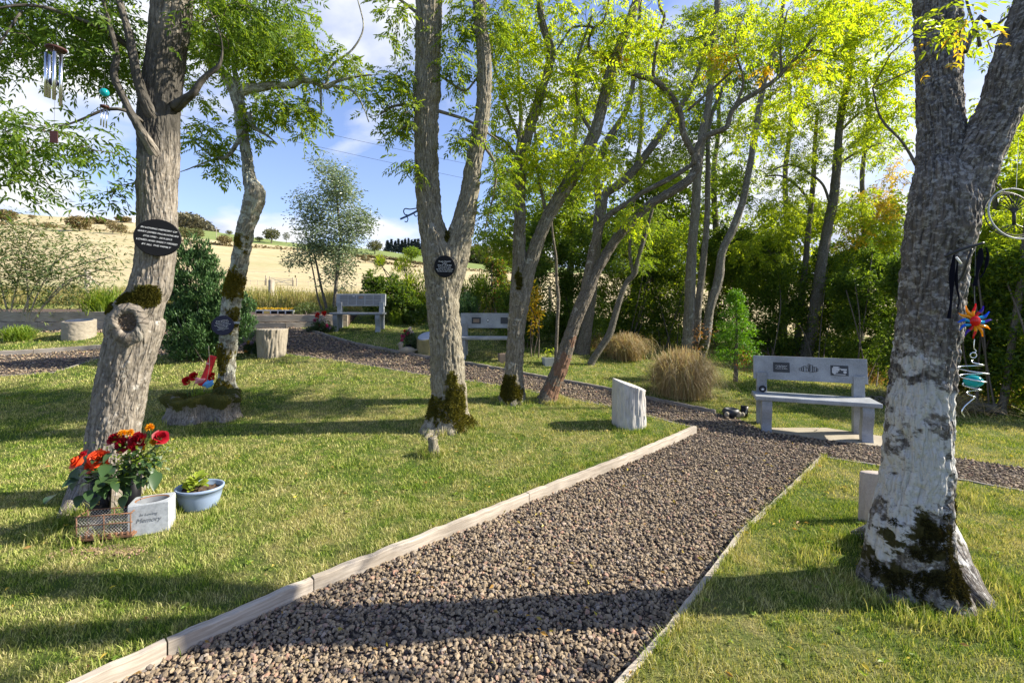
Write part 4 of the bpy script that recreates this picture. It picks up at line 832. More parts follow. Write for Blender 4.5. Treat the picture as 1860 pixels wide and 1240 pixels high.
# ------------------------------------------------------------------ trees behind
t = Tree('ash_tree', 'grey ash trunk behind the leaning tree, forking high into two stems', (1056, 641), bark='bark_bg', seed=17)
t.limb([(1054, 652, 36), (1058, 640, 28), (1066, 590, 21), (1074, 540, 18), (1080, 480, 18), (1086, 420, 19), (1092, 375, 22), (1100, 352, 20), (1125, 335, 26), (1155, 305, 20), (1190, 258, 18), (1228, 206, 14), (1260, 150, 10), (1290, 60, 7)], 40, .04, .008, flare=.2)
t.limb([(1090, 390, 14), (1084, 340, 12), (1086, 300, 13), (1106, 252, 14), (1135, 206, 11), (1150, 150, 9), (1160, 60, 7), (1165, -40, 5)], 24, .05, .006, True)
t.build_trunk()
t.crown([(1130, 280, .4, 50, 60, .8, 36), (1230, 150, .6, 60, 80, .9, 50), (1150, 100, .5, 60, 80, .9, 46), (1040, 220, .5, 50, 60, .8, 34), (1200, 300, .5, 50, 50, .8, 30), (1290, 60, .5, 60, 60, .9, 30)], 'leaf_lime', 7, .25, 4)
t.finish()
t = Tree('ash_tree', 'three-stemmed pale ash clump behind the large dry grass tussock', (1258, 655), bark='bark_t4', seed=19)
t.mossat(1275, 640, 26, .7, 0, 2)
t.limb([(1245, 660, 28), (1247, 645, 24), (1251, 590, 21), (1254, 520, 20), (1257, 450, 18), (1264, 370, 17), (1266, 330, 16), (1275, 250, 16), (1288, 180, 13), (1296, 65, 13), (1303, 10, 12), (1306, -100, 9)], 40, .04, .007, flare=.2)
t.limb([(1262, 660, 18, .3), (1268, 560, 14, .3), (1277, 480, 13, .3), (1284, 400, 11, .3), (1286, 320, 10, .3), (1290, 220, 8, .3), (1330, 120, 7, .3), (1345, 40, 6, .3)], 20, .06, .006)
t.limb([(1266, 672, 26), (1271, 655, 22), (1282, 612, 19), (1290, 560, 17), (1305, 508, 18), (1312, 456, 16), (1330, 419, 17), (1349, 367, 14), (1358, 322, 13), (1367, 274, 13), (1377, 210, 13), (1390, 140, 11), (1415, 60, 9), (1430, -60, 7)], 40, .04, .007, flare=.2)
t.build_trunk()
t.crown([(1290, 200, 1, 70, 80, 1, 60), (1370, 120, .8, 80, 80, 1, 60), (1300, 40, 1, 80, 60, 1, 50), (1420, 60, 1, 70, 60, 1, 40), (1240, 260, 1, 50, 50, .8, 28), (1330, 330, .8, 40, 60, .7, 22), (1240, 80, 1, 60, 60, .8, 34)], 'leaf_mid', 7, .27, 4)
t.crown([(1270, 620, -.1, 26, 36, .2, 8)], 'leaf_brown', 14, .12, simple_leaf=.2, name='dead_leaves'); t.finish('twig_pale')
t = Tree('ash_tree', 'pair of dark upright ash trunks behind the right-hand granite bench', (1462, 668), bark='bark_bg', seed=23)
t.limb([(1444, 680, 18, .4), (1450, 600, 14, .4), (1456, 540, 13, .4), (1463, 480, 12, .4), (1469, 411, 11, .4), (1477, 337, 10, .4), (1480, 270, 9, .4), (1485, 200, 6, .4)], 20, .06, .006)
t.limb([(1455, 690, 42), (1459, 660, 34), (1466, 630, 28), (1475, 597, 24), (1483, 541, 23), (1494, 467, 21), (1506, 400, 20), (1515, 356, 19), (1520, 300, 18), (1524, 242, 15), (1530, 193, 15), (1540, 150, 14), (1550, 80, 12), (1560, -40, 10)], 40, .045, .009, flare=.2)
t.limb([(1520, 300, 6), (1560, 275, 5), (1600, 260, 4)], 8, .06, .001, True); t.limb([(1508, 370, 6), (1490, 330, 5), (1440, 300, 4), (1400, 310, 3)], 8, .06, .001, True); t.limb([(1474, 370, 6), (1450, 340, 5), (1420, 320, 4), (1390, 320, 3)], 8, .06, .001, True); t.limb([(1524, 240, 8), (1550, 215, 6), (1560, 205, 5)], 8, .06, .001, True)
t.build_trunk()
t.crown([(1440, 290, 0, 60, 60, 1, 50), (1560, 250, 0, 60, 70, 1, 40), (1420, 390, .2, 60, 50, .8, 40), (1540, 380, .2, 60, 40, .8, 30), (1480, 200, 0, 60, 50, .8, 36), (1390, 450, .3, 60, 40, .8, 34), (1600, 420, .2, 40, 30, .6, 16)], 'leaf_lime', 8, .24, 4)
t.crown([(1590, 130, -.6, 70, 60, .9, 60), (1510, 90, -.6, 70, 70, .9, 60), (1560, 30, -.6, 90, 50, .9, 50), (1620, 200, -.3, 30, 40, .5, 16)], 'leaf_yel', 8, .26, 4, name='yellow_crown', lw=.42)
t.crown([(1600, 370, .3, 34, 60, .6, 26), (1560, 440, .3, 40, 25, .5, 10), (1630, 320, .1, 18, 40, .4, 8)], 'leaf_gold', 7, .22, 4, name='autumn_leaves'); t.finish()
t = Tree('sapling', 'slim dark leaning sapling behind the small dry grass tussock', (1074, 662), bark='bark_bg', seed=29)
t.limb([(1070, 672, 18), (1076, 655, 16), (1092, 630, 15), (1108, 604, 14), (1122, 556, 12), (1137, 515, 11), (1152, 497, 12), (1160, 467, 9), (1171, 430, 8), (1185, 380, 6)], 16, .05, .004)
t.limb([(1150, 498, 7), (1144, 460, 6), (1145, 430, 5), (1150, 380, 3)], 8, .05, .001, True)
t.build_trunk(); t.crown([(1165, 400, .2, 50, 50, .6, 30), (1140, 460, .3, 50, 40, .5, 16)], 'leaf_hedge_l', 8, .2, 4); t.finish()
t = Tree('sapling', 'bare reddish sapling stem rising behind the grey square pot', (1006, 668), bark='bark_t5', seed=31)
t.limb([(1005, 676, 9), (1009, 664, 7), (1012, 593, 6), (1014, 540, 7), (1011, 510, 6), (1010, 469, 5), (1003, 415, 4), (1000, 340, 3), (1012, 280, 2)], 10, .04, .002); t.build_trunk()
t.crown([(1012, 330, .1, 26, 30, .3, 8)], 'leaf_lime', 6, .16, 4); t.finish()
t = Tree('ash_tree', 'slender brown trunk at the right edge beyond the wind spiral', (1818, 752), bark='bark_bg', seed=37)
t.limb([(1815, 765, 26), (1820, 740, 20), (1830, 690, 18), (1838, 620, 17), (1848, 560, 17), (1858, 480, 16), (1866, 400, 14), (1880, 250, 12), (1890, 100, 9)], 20, .04, .006, flare=.15); t.build_trunk()
t.crown([(1850, 400, .6, 60, 50, .6, 30), (1880, 260, .6, 50, 60, .6, 26), (1770, 520, 1.0, 50, 40, .5, 12)], 'leaf_lime', 7, .2, 4); t.finish()
# ------------------------------------------------------------------ big right-hand ash
t = Tree('ash_tree', 'massive forked ash tree in the right foreground blotched with white lichen', (1655, 1062), bark='bark_t9', off=H, seed=41)
t.mossat(1600, 935, 50, .85, -.12, 1.0); t.mossat(1690, 985, 100, .62, -.15, .85); t.mossat(1650, 1040, 100, .58, -.1, .6); t.mossat(1720, 1050, 60, .8, -.15, .8); t.mossat(1740, 940, 26, .9, -.1, 2.2); t.mossat(1680, 330, 36, .85, -.18, .8)
t.limb([(1655, 1120, 235), (1654, 1085, 214), (1651, 1050, 193), (1649, 1010, 176), (1650, 970, 164), (1654, 930, 152), (1660, 890, 143), (1665, 850, 138), (1669, 760, 132), (1679, 660, 124), (1688, 580, 126), (1697, 480, 131), (1706, 430, 142), (1712, 380, 140), (1712, 330, 122, .03), (1710, 300, 106, .08), (1710, 250, 97, .14), (1708, 200, 92, .2), (1705, 100, 92, .3), (1702, 0, 91, .4), (1698, -150, 85, .5), (1690, -350, 70, .6)], 220, .009, .009, lump=.025, flare=.16)
t.limb([(1702, 500, 84), (1716, 430, 106), (1732, 380, 116), (1754, 330, 112), (1782, 270, 102), (1815, 200, 94), (1845, 100, 92), (1882, 0, 88), (1925, -120, 80), (1980, -300, 60)], 150, .012, .009, True, lump=.025)
t.limb([(1752, 95, 14), (1780, 30, 9), (1800, 50, 8), (1830, 30, 6)], 10, .04, .001, True); t.limb([(1780, 85, 8), (1775, 60, 7), (1760, 20, 6), (1750, -30, 5)], 8, .04, .001, True); t.limb([(1664, 300, 8), (1640, 260, 6), (1600, 215, 5), (1585, 160, 4)], 8, .04, .001, True); t.limb([(1770, 300, 7), (1820, 345, 5), (1850, 380, 3)], 8, .04, .001, True)
t.rootlimb([(1665, 1010, .20, .16), (1700, 1035, .17, .07), (1738, 1060, .12, .02), (1772, 1085, .075, -.01), (1802, 1108, .045, -.02), (1830, 1128, .02, -.03)], off=H)
t.rootlimb([(1640, 1000, .18, .12), (1605, 985, .13, .04), (1575, 975, .07, -.0), (1548, 968, .035, -.02)], off=H); t.rootlimb([(1650, 1035, .16, .06), (1640, 1068, .09, .02), (1625, 1100, .04, -.02)], off=H)
t.build_trunk(fuzz=15000, flen=.014, fmat='moss_dark')
t.crown([(1790, 60, .3, 50, 60, .3, 8), (1800, 200, .5, 40, 60, .3, 6), (1720, 40, -.35, 60, 18, .1, 6), (1740, -90, .3, 130, 50, .5, 16)], 'leaf_lime', 5, .13, 4)
t.crown([(1735, 60, -.36, 22, 12, .06, 3)], 'leaf_gold', 4, .10, 3, name='autumn_leaves'); t.finish()
# ------------------------------------------------------------------ woodland behind the right of the garden
for i, (px, Y, lab, mat, bl) in enumerate([
    (930, 15, 'pale woodland tree rising behind the middle bench', 'leaf_hedge_l', [(930, 430, 0, 70, 50, 1.5, 60), (960, 330, 0, 60, 60, 1.5, 40)]),
    (1030, 14, 'light green woodland tree behind the bare sapling stem', 'leaf_lime', [(1030, 400, 0, 70, 60, 1.6, 70), (1050, 300, 0, 60, 50, 1.5, 40)]),
    (1150, 14, 'woodland tree filling the gap behind the leaning ash', 'leaf_mid', [(1150, 420, 0, 80, 70, 1.6, 90), (1190, 340, 0, 70, 50, 1.5, 50)]),
    (1290, 15, 'green woodland tree directly behind the three-stemmed ash', 'leaf_mid', [(1240, 440, 0, 70, 70, 1.6, 80), (1330, 470, 0, 70, 60, 1.6, 90), (1300, 330, 0, 50, 60, 1.5, 30)]),
    (1420, 14, 'bright woodland tree above the small green conifer', 'leaf_lime', [(1400, 480, 0, 80, 50, 1.6, 90), (1440, 400, 0, 70, 40, 1.4, 50), (1400, 220, 0, 60, 60, 1.3, 26)]),
    (1560, 14, 'woodland tree right of the paired dark trunks', 'leaf_mid', [(1560, 470, 0, 80, 50, 1.5, 90), (1600, 390, 0, 60, 40, 1.3, 30), (1590, 250, 0, 40, 60, 1.2, 14)]),
    (1800, 12, 'yellowing woodland tree beyond the big ash on the right', 'leaf_lime', [(1820, 430, 0, 70, 60, 1.2, 90), (1850, 330, 0, 60, 60, 1.1, 50), (1840, 230, 0, 60, 50, 1, 26), (1780, 480, 0, 60, 40, 1, 50)])]):
    t = Tree('woodland_tree', lab, (px, 560), Y=Y, seed=50 + i, group='trees of the wood beyond the lawn'); bz = EYE - (float(gz(P(px, 0, Y)[0], Y)) ) ; pb = HZ + bz / Y * F
    t.limb([(px, pb + 6, 20), (px + 4, 520, 15), (px + 10, 420, 12), (px + 6, 320, 10), (px + 16, 220, 8), (px + 10, 100, 5)], 12, .12, .005); t.build_trunk()
    t.crown(bl, mat, 13, .30, 3, ll=.42, lw=.46, spread=.35); t.finish()
# ------------------------------------------------------------------ shrubs and hedges
def shrub(name, label, px, pyb, blobs, n, L, mat, Y=None, wr=.42, mode='rand', thr=-.12, stems=5, group=None, cat='shrub', seed=0, stemmat='twig', freq=2.6, extra=None, shell=.5, off=0):
    """blobs: (px, py, rx px, ry px, depth offset, r depth m)"""
    g = G(px, pyb, off) if Y is None else None; Y = float(g[1]) if Y is None else Y
    b = P(px, pyb, Y); z0 = float(gz(b[0], b[1])) + off; root = thing(name, label, cat, (b[0], b[1], z0), group); rng = np.random.default_rng(300 + seed + int(px))
    if name == 'hedge_shrub':      # uneven top: leading shoots and side lobes
        bx = list(blobs); top = min(q_[1] - q_[3] for q_ in bx)
        for _ in range(9): q_ = bx[rng.integers(len(bx))]; a_ = rng.uniform(.1, 3.04); blobs = blobs + [(q_[0] + q_[2] * math.cos(a_) * .9, q_[1] - q_[3] * math.sin(a_) * rng.uniform(.8, 1.15), rng.uniform(9, 26), rng.uniform(14, 40), q_[4], .3)]
    bl = [pxblob(x, y, Y + dy, rx, ry, rz) for x, y, rx, ry, dy, rz in blobs]
    v, f = cloud(bl, n, L, wr, rng, mode, thr, freq, shell); mesh('foliage', v, f, M[mat], root)
    if extra: v, f = cloud(bl, extra[0], L, wr, rng, mode, thr + extra[2], freq, shell); mesh('foliage', v, f, M[extra[1]], root)
    for i in range(stems):
        q = bl[rng.integers(len(bl))]; e = np.array(q[:3]) + rng.normal(0, .3, 3) * np.array(q[3:]); s0 = np.array([b[0], b[1], z0]) + np.array([*rng.normal(0, .12, 2), -.03])
        e[2] = max(e[2], z0 + .3); m = (s0 + e) / 2 + np.array([*rng.normal(0, .08, 2), .1]); mb = MB(); mb.tube(catmull([s0, m, e], .12), .012, 6); mb.build('stem', M[stemmat], root, True)
    return root
HG = 'hedge shrubs along the right of the garden'
for i, (px, pb, bl, n, mat, lab, ex) in enumerate([
    (965, 632, [(960, 560, 40, 70, .4, .7), (975, 480, 40, 60, .6, .7), (940, 600, 40, 40, .3, .5)], 15000, 'leaf_hedge', 'dark hedge shrub just right of the two-stemmed ash', (2500, 'leaf_hedge_l', .2)),
    (1050, 632, [(1050, 570, 55, 70, .6, .8), (1060, 480, 50, 60, .8, .8), (1020, 610, 40, 35, .5, .5)], 17000, 'leaf_hedge', 'dark hedge shrub behind the leaning ash trunk', (3500, 'leaf_hedge_l', .15)),
    (1140, 628, [(1140, 560, 60, 70, .8, .9), (1150, 470, 60, 60, .9, .9), (1120, 610, 60, 35, .6, .5)], 17000, 'leaf_hedge', 'hedge shrub behind the dark leaning sapling', (8500, 'leaf_lime', .06)),
    (1210, 634, [(1205, 570, 50, 75, .8, .9), (1215, 470, 50, 60, 1.0, .9)], 16000, 'leaf_hedge', 'hedge shrub left of the three-stemmed ash', (8500, 'leaf_lime', .06)),
    (1310, 640, [(1310, 580, 50, 70, 1.0, .9), (1320, 480, 50, 60, 1.2, .9)], 15000, 'leaf_hedge', 'hedge shrub behind the small bright conifer', (8500, 'leaf_hedge_l', .05)),
    (1400, 668, [(1400, 600, 55, 80, 1.4, .8), (1410, 510, 50, 60, 1.6, .9), (1385, 650, 40, 30, 1.1, .5)], 17000, 'leaf_hedge', 'hedge shrub just left of the granite bench backrest', (8500, 'leaf_hedge_l', .05)),
    (1490, 685, [(1490, 610, 60, 80, 2.0, .8), (1500, 530, 55, 60, 2.1, .9), (1520, 680, 30, 20, 1.2, .3)], 18000, 'leaf_hedge', 'dark hedge shrub directly behind the granite bench', (8500, 'leaf_lime', .06)),
    (1575, 700, [(1575, 630, 60, 80, 1.0, .8), (1580, 540, 60, 65, 1.2, .9)], 18000, 'leaf_hedge', 'hedge shrub left of the white-blotched ash', (5000, 'leaf_hedge_l', .1)),
    (1690, 735, [(1680, 640, 70, 95, .6, .8), (1690, 530, 70, 70, .8, .8)], 15000, 'leaf_hedge', 'hedge shrub hidden behind the white-blotched ash', (3000, 'leaf_hedge_l', .1)),
    (1790, 752, [(1790, 650, 70, 100, .6, .8), (1800, 530, 70, 80, .8, .8)], 19000, 'leaf_hedge', 'dark hedge shrub behind the hanging wind spiral', (8500, 'leaf_lime', .06)),
    (1900, 775, [(1890, 660, 75, 110, .6, .8), (1890, 520, 75, 90, .8, .8)], 17000, 'leaf_hedge', 'dark hedge shrub cut by the right edge of the picture', (8500, 'leaf_lime', .06))]):
    shrub('hedge_shrub', lab, px, pb, bl, n, .075, mat, extra=ex, group=HG, seed=i, thr=-.18)  # lighter leaf colour mixed in imitates backlit patches of the hedge
shrub('shrub', 'dark broadleaf shrub right of the far bench', 700, 585, [(700, 540, 42, 45, .3, .6), (735, 555, 30, 35, .2, .5), (680, 510, 20, 20, .3, .4), (755, 570, 20, 25, 0, .4)], 9000, .09, 'leaf_hedge', extra=(1800, 'leaf_budd', .1))
shrub('bamboo', 'yellow-green bamboo clump left of the forked ash', 760, 582, [(750, 540, 28, 55, .6, .5), (735, 500, 22, 35, .6, .4), (770, 560, 25, 40, .4, .4), (690, 480, 8, 16, .6, .2)], 7000, .10, 'leaf_lime', wr=.2, mode='up', stems=9, cat='bamboo')
shrub('bamboo', 'light green bamboo clump behind the middle bench', 862, 592, [(855, 545, 32, 45, .6, .5), (880, 530, 26, 35, .7, .4), (840, 520, 16, 30, .6, .4)], 6500, .10, 'leaf_hedge_l', wr=.2, mode='up', stems=9, cat='bamboo')
shrub('shrub', 'pine-green upright shrub against the bamboo behind the middle bench', 850, 600, [(850, 565, 20, 35, .2, .3)], 3000, .09, 'leaf_cyp', wr=.12, mode='up', stems=3)
shrub('shrub', 'reddish-leaved shrub behind the right end of the middle bench', 905, 602, [(905, 545, 28, 50, .5, .5), (900, 490, 22, 25, .6, .4)], 5500, .08, 'leaf_hedge', extra=(1500, 'leaf_brown', .1))
shrub('shrub', 'thin yellow-leaved shrub beside the two-stemmed ash', 965, 650, [(968, 560, 18, 55, .2, .3)], 500, .08, 'leaf_gold', stems=4)
shrub('shrub', 'low green shrub at the foot of the eucalyptus', 560, 590, [(560, 568, 26, 20, .8, .4), (610, 570, 20, 16, .8, .4)], 2500, .06, 'leaf_budd')
# dark blue-green cypress
cyp = [(345, 515, 34, 72), (322, 545, 30, 60), (372, 530, 34, 66), (398, 560, 34, 56), (418, 560, 22, 50), (345, 600, 52, 55), (385, 605, 45, 50), (318, 600, 26, 45), (425, 590, 26, 42), (448, 585, 16, 40), (340, 470, 18, 34), (375, 490, 16, 36), (308, 560, 14, 34), (440, 560, 12, 30), (350, 446, 9, 26), (332, 470, 8, 26), (374, 462, 9, 26), (300, 540, 8, 24), (400, 510, 9, 26), (432, 548, 8, 24), (318, 505, 9, 26), (388, 488, 9, 28), (456, 560, 7, 26), (362, 452, 6, 20), (360, 640, 44, 18)]
shrub('cypress', 'dense dark blue-green cypress between the two left ash trees', 355, 655, [(x, y, rx, ry, .2, rx / F * 8) for x, y, rx, ry in cyp], 36000, .075, 'leaf_cyp', wr=.24, mode='up', thr=-.12, stems=3, cat='conifer', freq=5, shell=.28, off=H)
# small bright conifer: layered drooping sprays on a reddish stem
def conifer_small():
    Y = float(G(1336, 694)[1]); b = P(1336, 694, Y); z0 = float(gz(b[0], b[1])); hgt = (694 - 527) / F * Y; root = thing('conifer', 'small bright green conifer with a dead orange patch left of the granite bench', 'conifer', (b[0], b[1], z0)); rng = np.random.default_rng(9)
    mb = MB(); mb.tube(catmull([[b[0], b[1], z0 - .05], [b[0] + .02, b[1], z0 + hgt * .5], [b[0] + .01, b[1], z0 + hgt * .97]], .1), np.linspace(.045, .006, len(catmull([[0, 0, 0], [0, 0, hgt * .5], [0, 0, hgt * .97]], .1)) if False else len(catmull([[b[0], b[1], z0 - .05], [b[0] + .02, b[1], z0 + hgt * .5], [b[0] + .01, b[1], z0 + hgt * .97]], .1))), 8); mb.build('trunk', M['bark_t5'], root, True)
    C, D = [], []
    for k in range(190):
        t = rng.random() ** .85; h = .16 + .84 * t; r = (1 - t) ** .75 * .50 * rng.uniform(.65, 1.1) + .04; a = rng.random() * 6.28; d = np.array([math.cos(a), math.sin(a), .30])
        n = int(26 + 60 * r); u = rng.random(n) ** .7; c = np.array([b[0], b[1], z0 + h * hgt]) + d * (u * r)[:, None] - np.array([0, 0, 1]) * (u * u * r * .35)[:, None] + rng.normal(0, .022, (n, 3))
        C.append(c); D.append(d * .8 + rng.normal(0, .5, (n, 3)))
    C = np.concatenate(C); D = np.concatenate(D); v, f = leaf_quads(C, D, rng.uniform(.03, .06, len(C)), .3, rng); mesh('foliage', v, f, M['leaf_con'], root)
    c = P(1350, 655, Y - .25) + rng.normal(0, 1, (160, 3)) * np.array([.07, .05, .12]); v, f = leaf_quads(c, rng.normal(size=(160, 3)) - np.array([0, 0, 1]), .05, .3, rng); mesh('dead_foliage', v, f, M['leaf_brown'], root)
conifer_small()
# eucalyptus behind the far bench
t = Tree('eucalyptus', 'slender silvery eucalyptus standing behind the far bench', (590, 578), Y=13.2, bark='bark_bg', seed=61)
t.limb([(604, 590, 9), (608, 550, 8), (612, 500, 7), (618, 450, 6), (616, 400, 5), (610, 350, 4), (600, 310, 3)], 10, .1, .003); t.limb([(600, 590, 7), (592, 555, 6), (583, 520, 5), (575, 480, 4), (565, 440, 3)], 8, .1, .002); t.limb([(598, 585, 5), (580, 550, 4), (570, 500, 3), (562, 460, 2.5)], 8, .1, .001)
t.build_trunk()
t.crown([(600, 320, 0, 26, 30, .5, 20), (625, 350, 0, 36, 36, .6, 38), (590, 375, 0, 40, 36, .6, 40), (565, 400, 0, 34, 36, .5, 26), (640, 400, 0, 40, 34, .6, 42), (595, 440, 0, 50, 34, .6, 46), (560, 460, 0, 34, 26, .5, 22), (630, 450, 0, 36, 34, .6, 34), (612, 500, 0, 30, 26, .5, 20), (575, 290, 0, 14, 20, .3, 4), (540, 480, 0, 18, 10, .3, 6), (655, 405, 0, 26, 20, .4, 16), (545, 360, 0, 20, 20, .4, 6)], 'leaf_euc', 44, .095, simple_leaf=.42, spread=.20, dens=.85); t.finish()
# arching narrow-leaved shrub at the left
t = Tree('shrub', 'tall arching shrub with narrow leaves and pale stems at the left edge', (35, 600), bark='bark_bg', seed=62, cat='shrub')
for a in ([(22, 600), (12, 560), (2, 520), (-10, 470), (-20, 420)], [(28, 600), (20, 570), (30, 520), (45, 460), (60, 420)], [(34, 600), (45, 560), (70, 510), (110, 470), (160, 440)], [(48, 603), (60, 580), (90, 545), (130, 510), (180, 490)], [(46, 603), (50, 560), (48, 500), (30, 430), (10, 400)], [(50, 603), (58, 560), (90, 500), (150, 480), (205, 465)], [(26, 600), (0, 560), (-40, 520)], [(52, 600), (75, 560), (110, 520), (150, 500), (185, 520)]):
    t.limb([(x, y, 5 - i * .7) for i, (x, y) in enumerate(a)], 7, .08, .0, True)
t.bark = 'twig_pale'; t.build_trunk('stems')
t.crown([(10, 440, 0, 60, 45, .6, 70), (60, 480, 0, 60, 45, .6, 70), (100, 520, 0, 60, 40, .6, 60), (0, 520, 0, 60, 45, .6, 60), (130, 450, 0, 50, 30, .5, 22), (170, 490, 0, 45, 30, .5, 34), (60, 420, 0, 40, 24, .5, 18), (185, 450, 0, 30, 16, .4, 8), (-60, 480, 0, 50, 90, .6, 60)], 'leaf_budd', 15, .13, simple_leaf=.22, spread=.36); t.finish()
# ------------------------------------------------------------------ grass tussocks and strappy clumps
def tussock(name, label, c, n, h, spread, w, mat, cat='grass clump', group=None, seed=0, droop=1.0, seedheads=0):
    rng = np.random.default_rng(700 + seed); c = np.array(c, float); root = thing(name, label, cat, c, group)
    a = rng.random(n) * 6.283; sp = spread * rng.random(n) ** .6; hh = h * rng.uniform(.55, 1.1, n) * (1 - .35 * sp / spread); k = 6; t = np.linspace(0, 1, k)
    b = rng.normal(0, spread * .22, (n, 2)); dr = droop * rng.uniform(.1, 1.5, n); x = (t[None] ** (1.0 + .5 * rng.random((n, 1)))) * sp[:, None]; z = hh[:, None] * np.sin(t[None] * np.pi * (.42 + .24 * dr)[:, None]); z = np.maximum(z, .012 + .02 * rng.random((n, 1)) * (t[None] > 0))
    px = c[0] + b[:, :1] + np.cos(a)[:, None] * x; py = c[1] + b[:, 1:] + np.sin(a)[:, None] * x; pz = c[2] - .02 + z; s = np.stack([-np.sin(a), np.cos(a)], 1) * (w / 2)
    wt_ = (1 - t ** 2.2 * .9)[None, :, None]; L_ = np.stack([px, py, pz], -1); o = np.concatenate([s, np.zeros((n, 1))], 1)[:, None] * wt_
    V = np.stack([L_ - o, L_ + o], 2).reshape(-1, 3); i = np.arange(n)[:, None] * 2 * k + (np.arange(k - 1) * 2)[None]
    f = np.stack([i, i + 1, i + 3, i + 2], -1).reshape(-1, 4); mesh('blades', V, f, M[mat], root)
    if seedheads:
        q = rng.choice(n, seedheads); T_ = L_[q, -1]; C = np.repeat(T_, 9, 0) + rng.normal(0, .02, (seedheads * 9, 3)); v, f = leaf_quads(C, rng.normal(size=C.shape) + [0, 0, 1], .022, .3, rng); mesh('seed_heads', v, f, M['blade_tan'], root)
    return root
tussock('grass_tussock', 'large round tussock of dry tan grass beside the gravel path', G(1240, 718), 5200, .78, .62, .006, 'blade_tan', seed=1, seedheads=160, droop=1.5, group='dry ornamental grass tussocks')
tussock('grass_tussock', 'smaller dry grass tussock behind the large one, left of the ash clump', G(1135, 652), 3000, .62, .60, .008, 'blade_tan', seed=2, seedheads=60, droop=1.3, group='dry ornamental grass tussocks')
tussock('spiky_plant', 'spiky yellow-green clump on the left raised bed', P(190, 572, 10.9), 500, .75, .60, .018, 'blade_green', 'plant', seed=3, droop=.8)
tussock('spiky_plant', 'low green strappy clump at the left edge below the arching shrub', G(35, 618, H), 700, .36, .42, .014, 'blade_green', 'plant', seed=4, droop=1.2)
tussock('spiky_plant', 'small reedy clump at the foot of the dark shrub by the far bench', G(720, 588), 300, .5, .3, .01, 'blade_green', 'plant', seed=5, droop=.6)
tussock('grass_tussock', 'scruffy dry grass around the wood edge behind the granite bench', G(1690, 742), 900, .35, .9, .008, 'blade_tan', seed=6, droop=1.3)
def undergrowth():
    rng = np.random.default_rng(77); mb = MB()
    n = 26000; Y = rng.uniform(13.4, 17.8, n); px = rng.uniform(-150, 960, n); X = (px - 930) / F * Y; f = noise3(np.stack([X * .9, Y * .9, X * 0], -1)); k = f > -.25; X, Y, f = X[k], Y[k], f[k]
    z = gz(X, Y); h = (.32 + .35 * np.clip(f, 0, 1)) * rng.uniform(.5, 1.25, len(X)); v, q, t = blades(X, Y, z, h, .018, rng, .3); props(mesh('undergrowth', v, [q, t], M['leaf_weed']), kind='stuff')
    n = 26000; Y = rng.uniform(13.2, 17, n); px = rng.uniform(-150, 960, n); X = (px - 930) / F * Y; f = noise3(np.stack([X * .8, Y * .8, X * 0 + 5], -1)); k = f > .0; X, Y, f = X[k], Y[k], f[k]
    C = np.column_stack([X, Y, gz(X, Y) + (.15 + .75 * np.clip(f, 0, 1)) * rng.random(len(X))]); v, q = leaf_quads(C, rng.normal(size=C.shape), rng.uniform(.04, .09, len(X)), .4, rng); props(mesh('undergrowth', v, q, M['leaf_weed2']), kind='stuff')
    # brown brush and brambles on the dark floor of the wood
    n = 9000; Y = rng.uniform(6.9, 11, n); px = rng.uniform(1050, 2000, n); X = (px - 930) / F * Y; pyb = HZ - (gz(X, Y) - EYE) / Y * F; lim = np.interp(px, [1050, 1210, 1400, 1600, 1760, 2000], [640, 640, 668, 705, 745, 790]); k = pyb < lim; X, Y = X[k], Y[k]
    v, q, t = blades(X, Y, gz(X, Y), rng.uniform(.08, .42, len(X)), .007, rng, 1.0); props(mesh('undergrowth', v, [q, t], M['leaf_brown']), kind='stuff')
M['leaf_weed'] = leafmat('dry_weed', [(.26, .22, .09), (.40, .33, .15), (.20, .24, .06), (.34, .30, .12)], .3); M['leaf_weed2'] = leafmat('green_weed', [(.14, .18, .04), (.22, .25, .06), (.30, .28, .10)], .35)
undergrowth()
# ------------------------------------------------------------------ hillside
def hilltree(name, label, px, pyb, w, h, mat='leaf_far', group=None, cone=False, n=None, cat='tree', Yf=None):
    Y = Yf or float(G(px, pyb, 0, 420)[1]); b = P(px, pyb, Y); z0 = float(gz(b[0], b[1])); sc = Y / F; rng = np.random.default_rng(int(px * 7 + pyb)); root = thing(name, label, cat, (b[0], b[1], z0), group)
    mb = MB(); mb.tube([[b[0], b[1], z0 - .3], [b[0] + .1 * sc, b[1], z0 + h * sc * (.9 if cone else .5)]], [w * sc * .045, w * sc * .02], 6); mb.build('trunk', M['twig'], root)
    n = n or int(500 + w * 26); u = rng.normal(size=(n, 3)); u /= np.linalg.norm(u, axis=1)[:, None]; u *= rng.random((n, 1)) ** .4
    if cone: t = rng.random(n); C = np.column_stack([u[:, 0] * (1 - t) * w / 2, u[:, 1] * (1 - t) * w / 2, (.08 + .92 * t) * h]) * sc
    else: C = u * np.array([w / 2, w / 2, h * .37]) * sc + np.array([0, 0, h * .60 * sc]); C = C[noise3(C / (w * sc) * 5 + px) > -.25]
    v, f = leaf_quads(C + [b[0], b[1], z0], rng.normal(size=(len(C), 3)) + ([0, 0, -1] if cone else [0, 0, 0]), (w * .11 if not cone else w * .2) * sc * rng.uniform(.6, 1.2, len(C)), .6, rng); mesh('crown', v, f, M[mat], root)
M['leaf_hill'] = leafmat('hawthorn_far', [(.17, .12, .05), (.22, .17, .07), (.14, .13, .05)], .15, (1, 1, .8)); M['leaf_conf'] = leafmat('far_conifer', [(.03, .045, .045), (.05, .065, .06)], .05, (1, 1, 1)); M['leaf_knoll'] = leafmat('far_heath_wood', [(.12, .12, .07), (.17, .15, .09), (.10, .10, .06)], .1, (1, 1, 1))
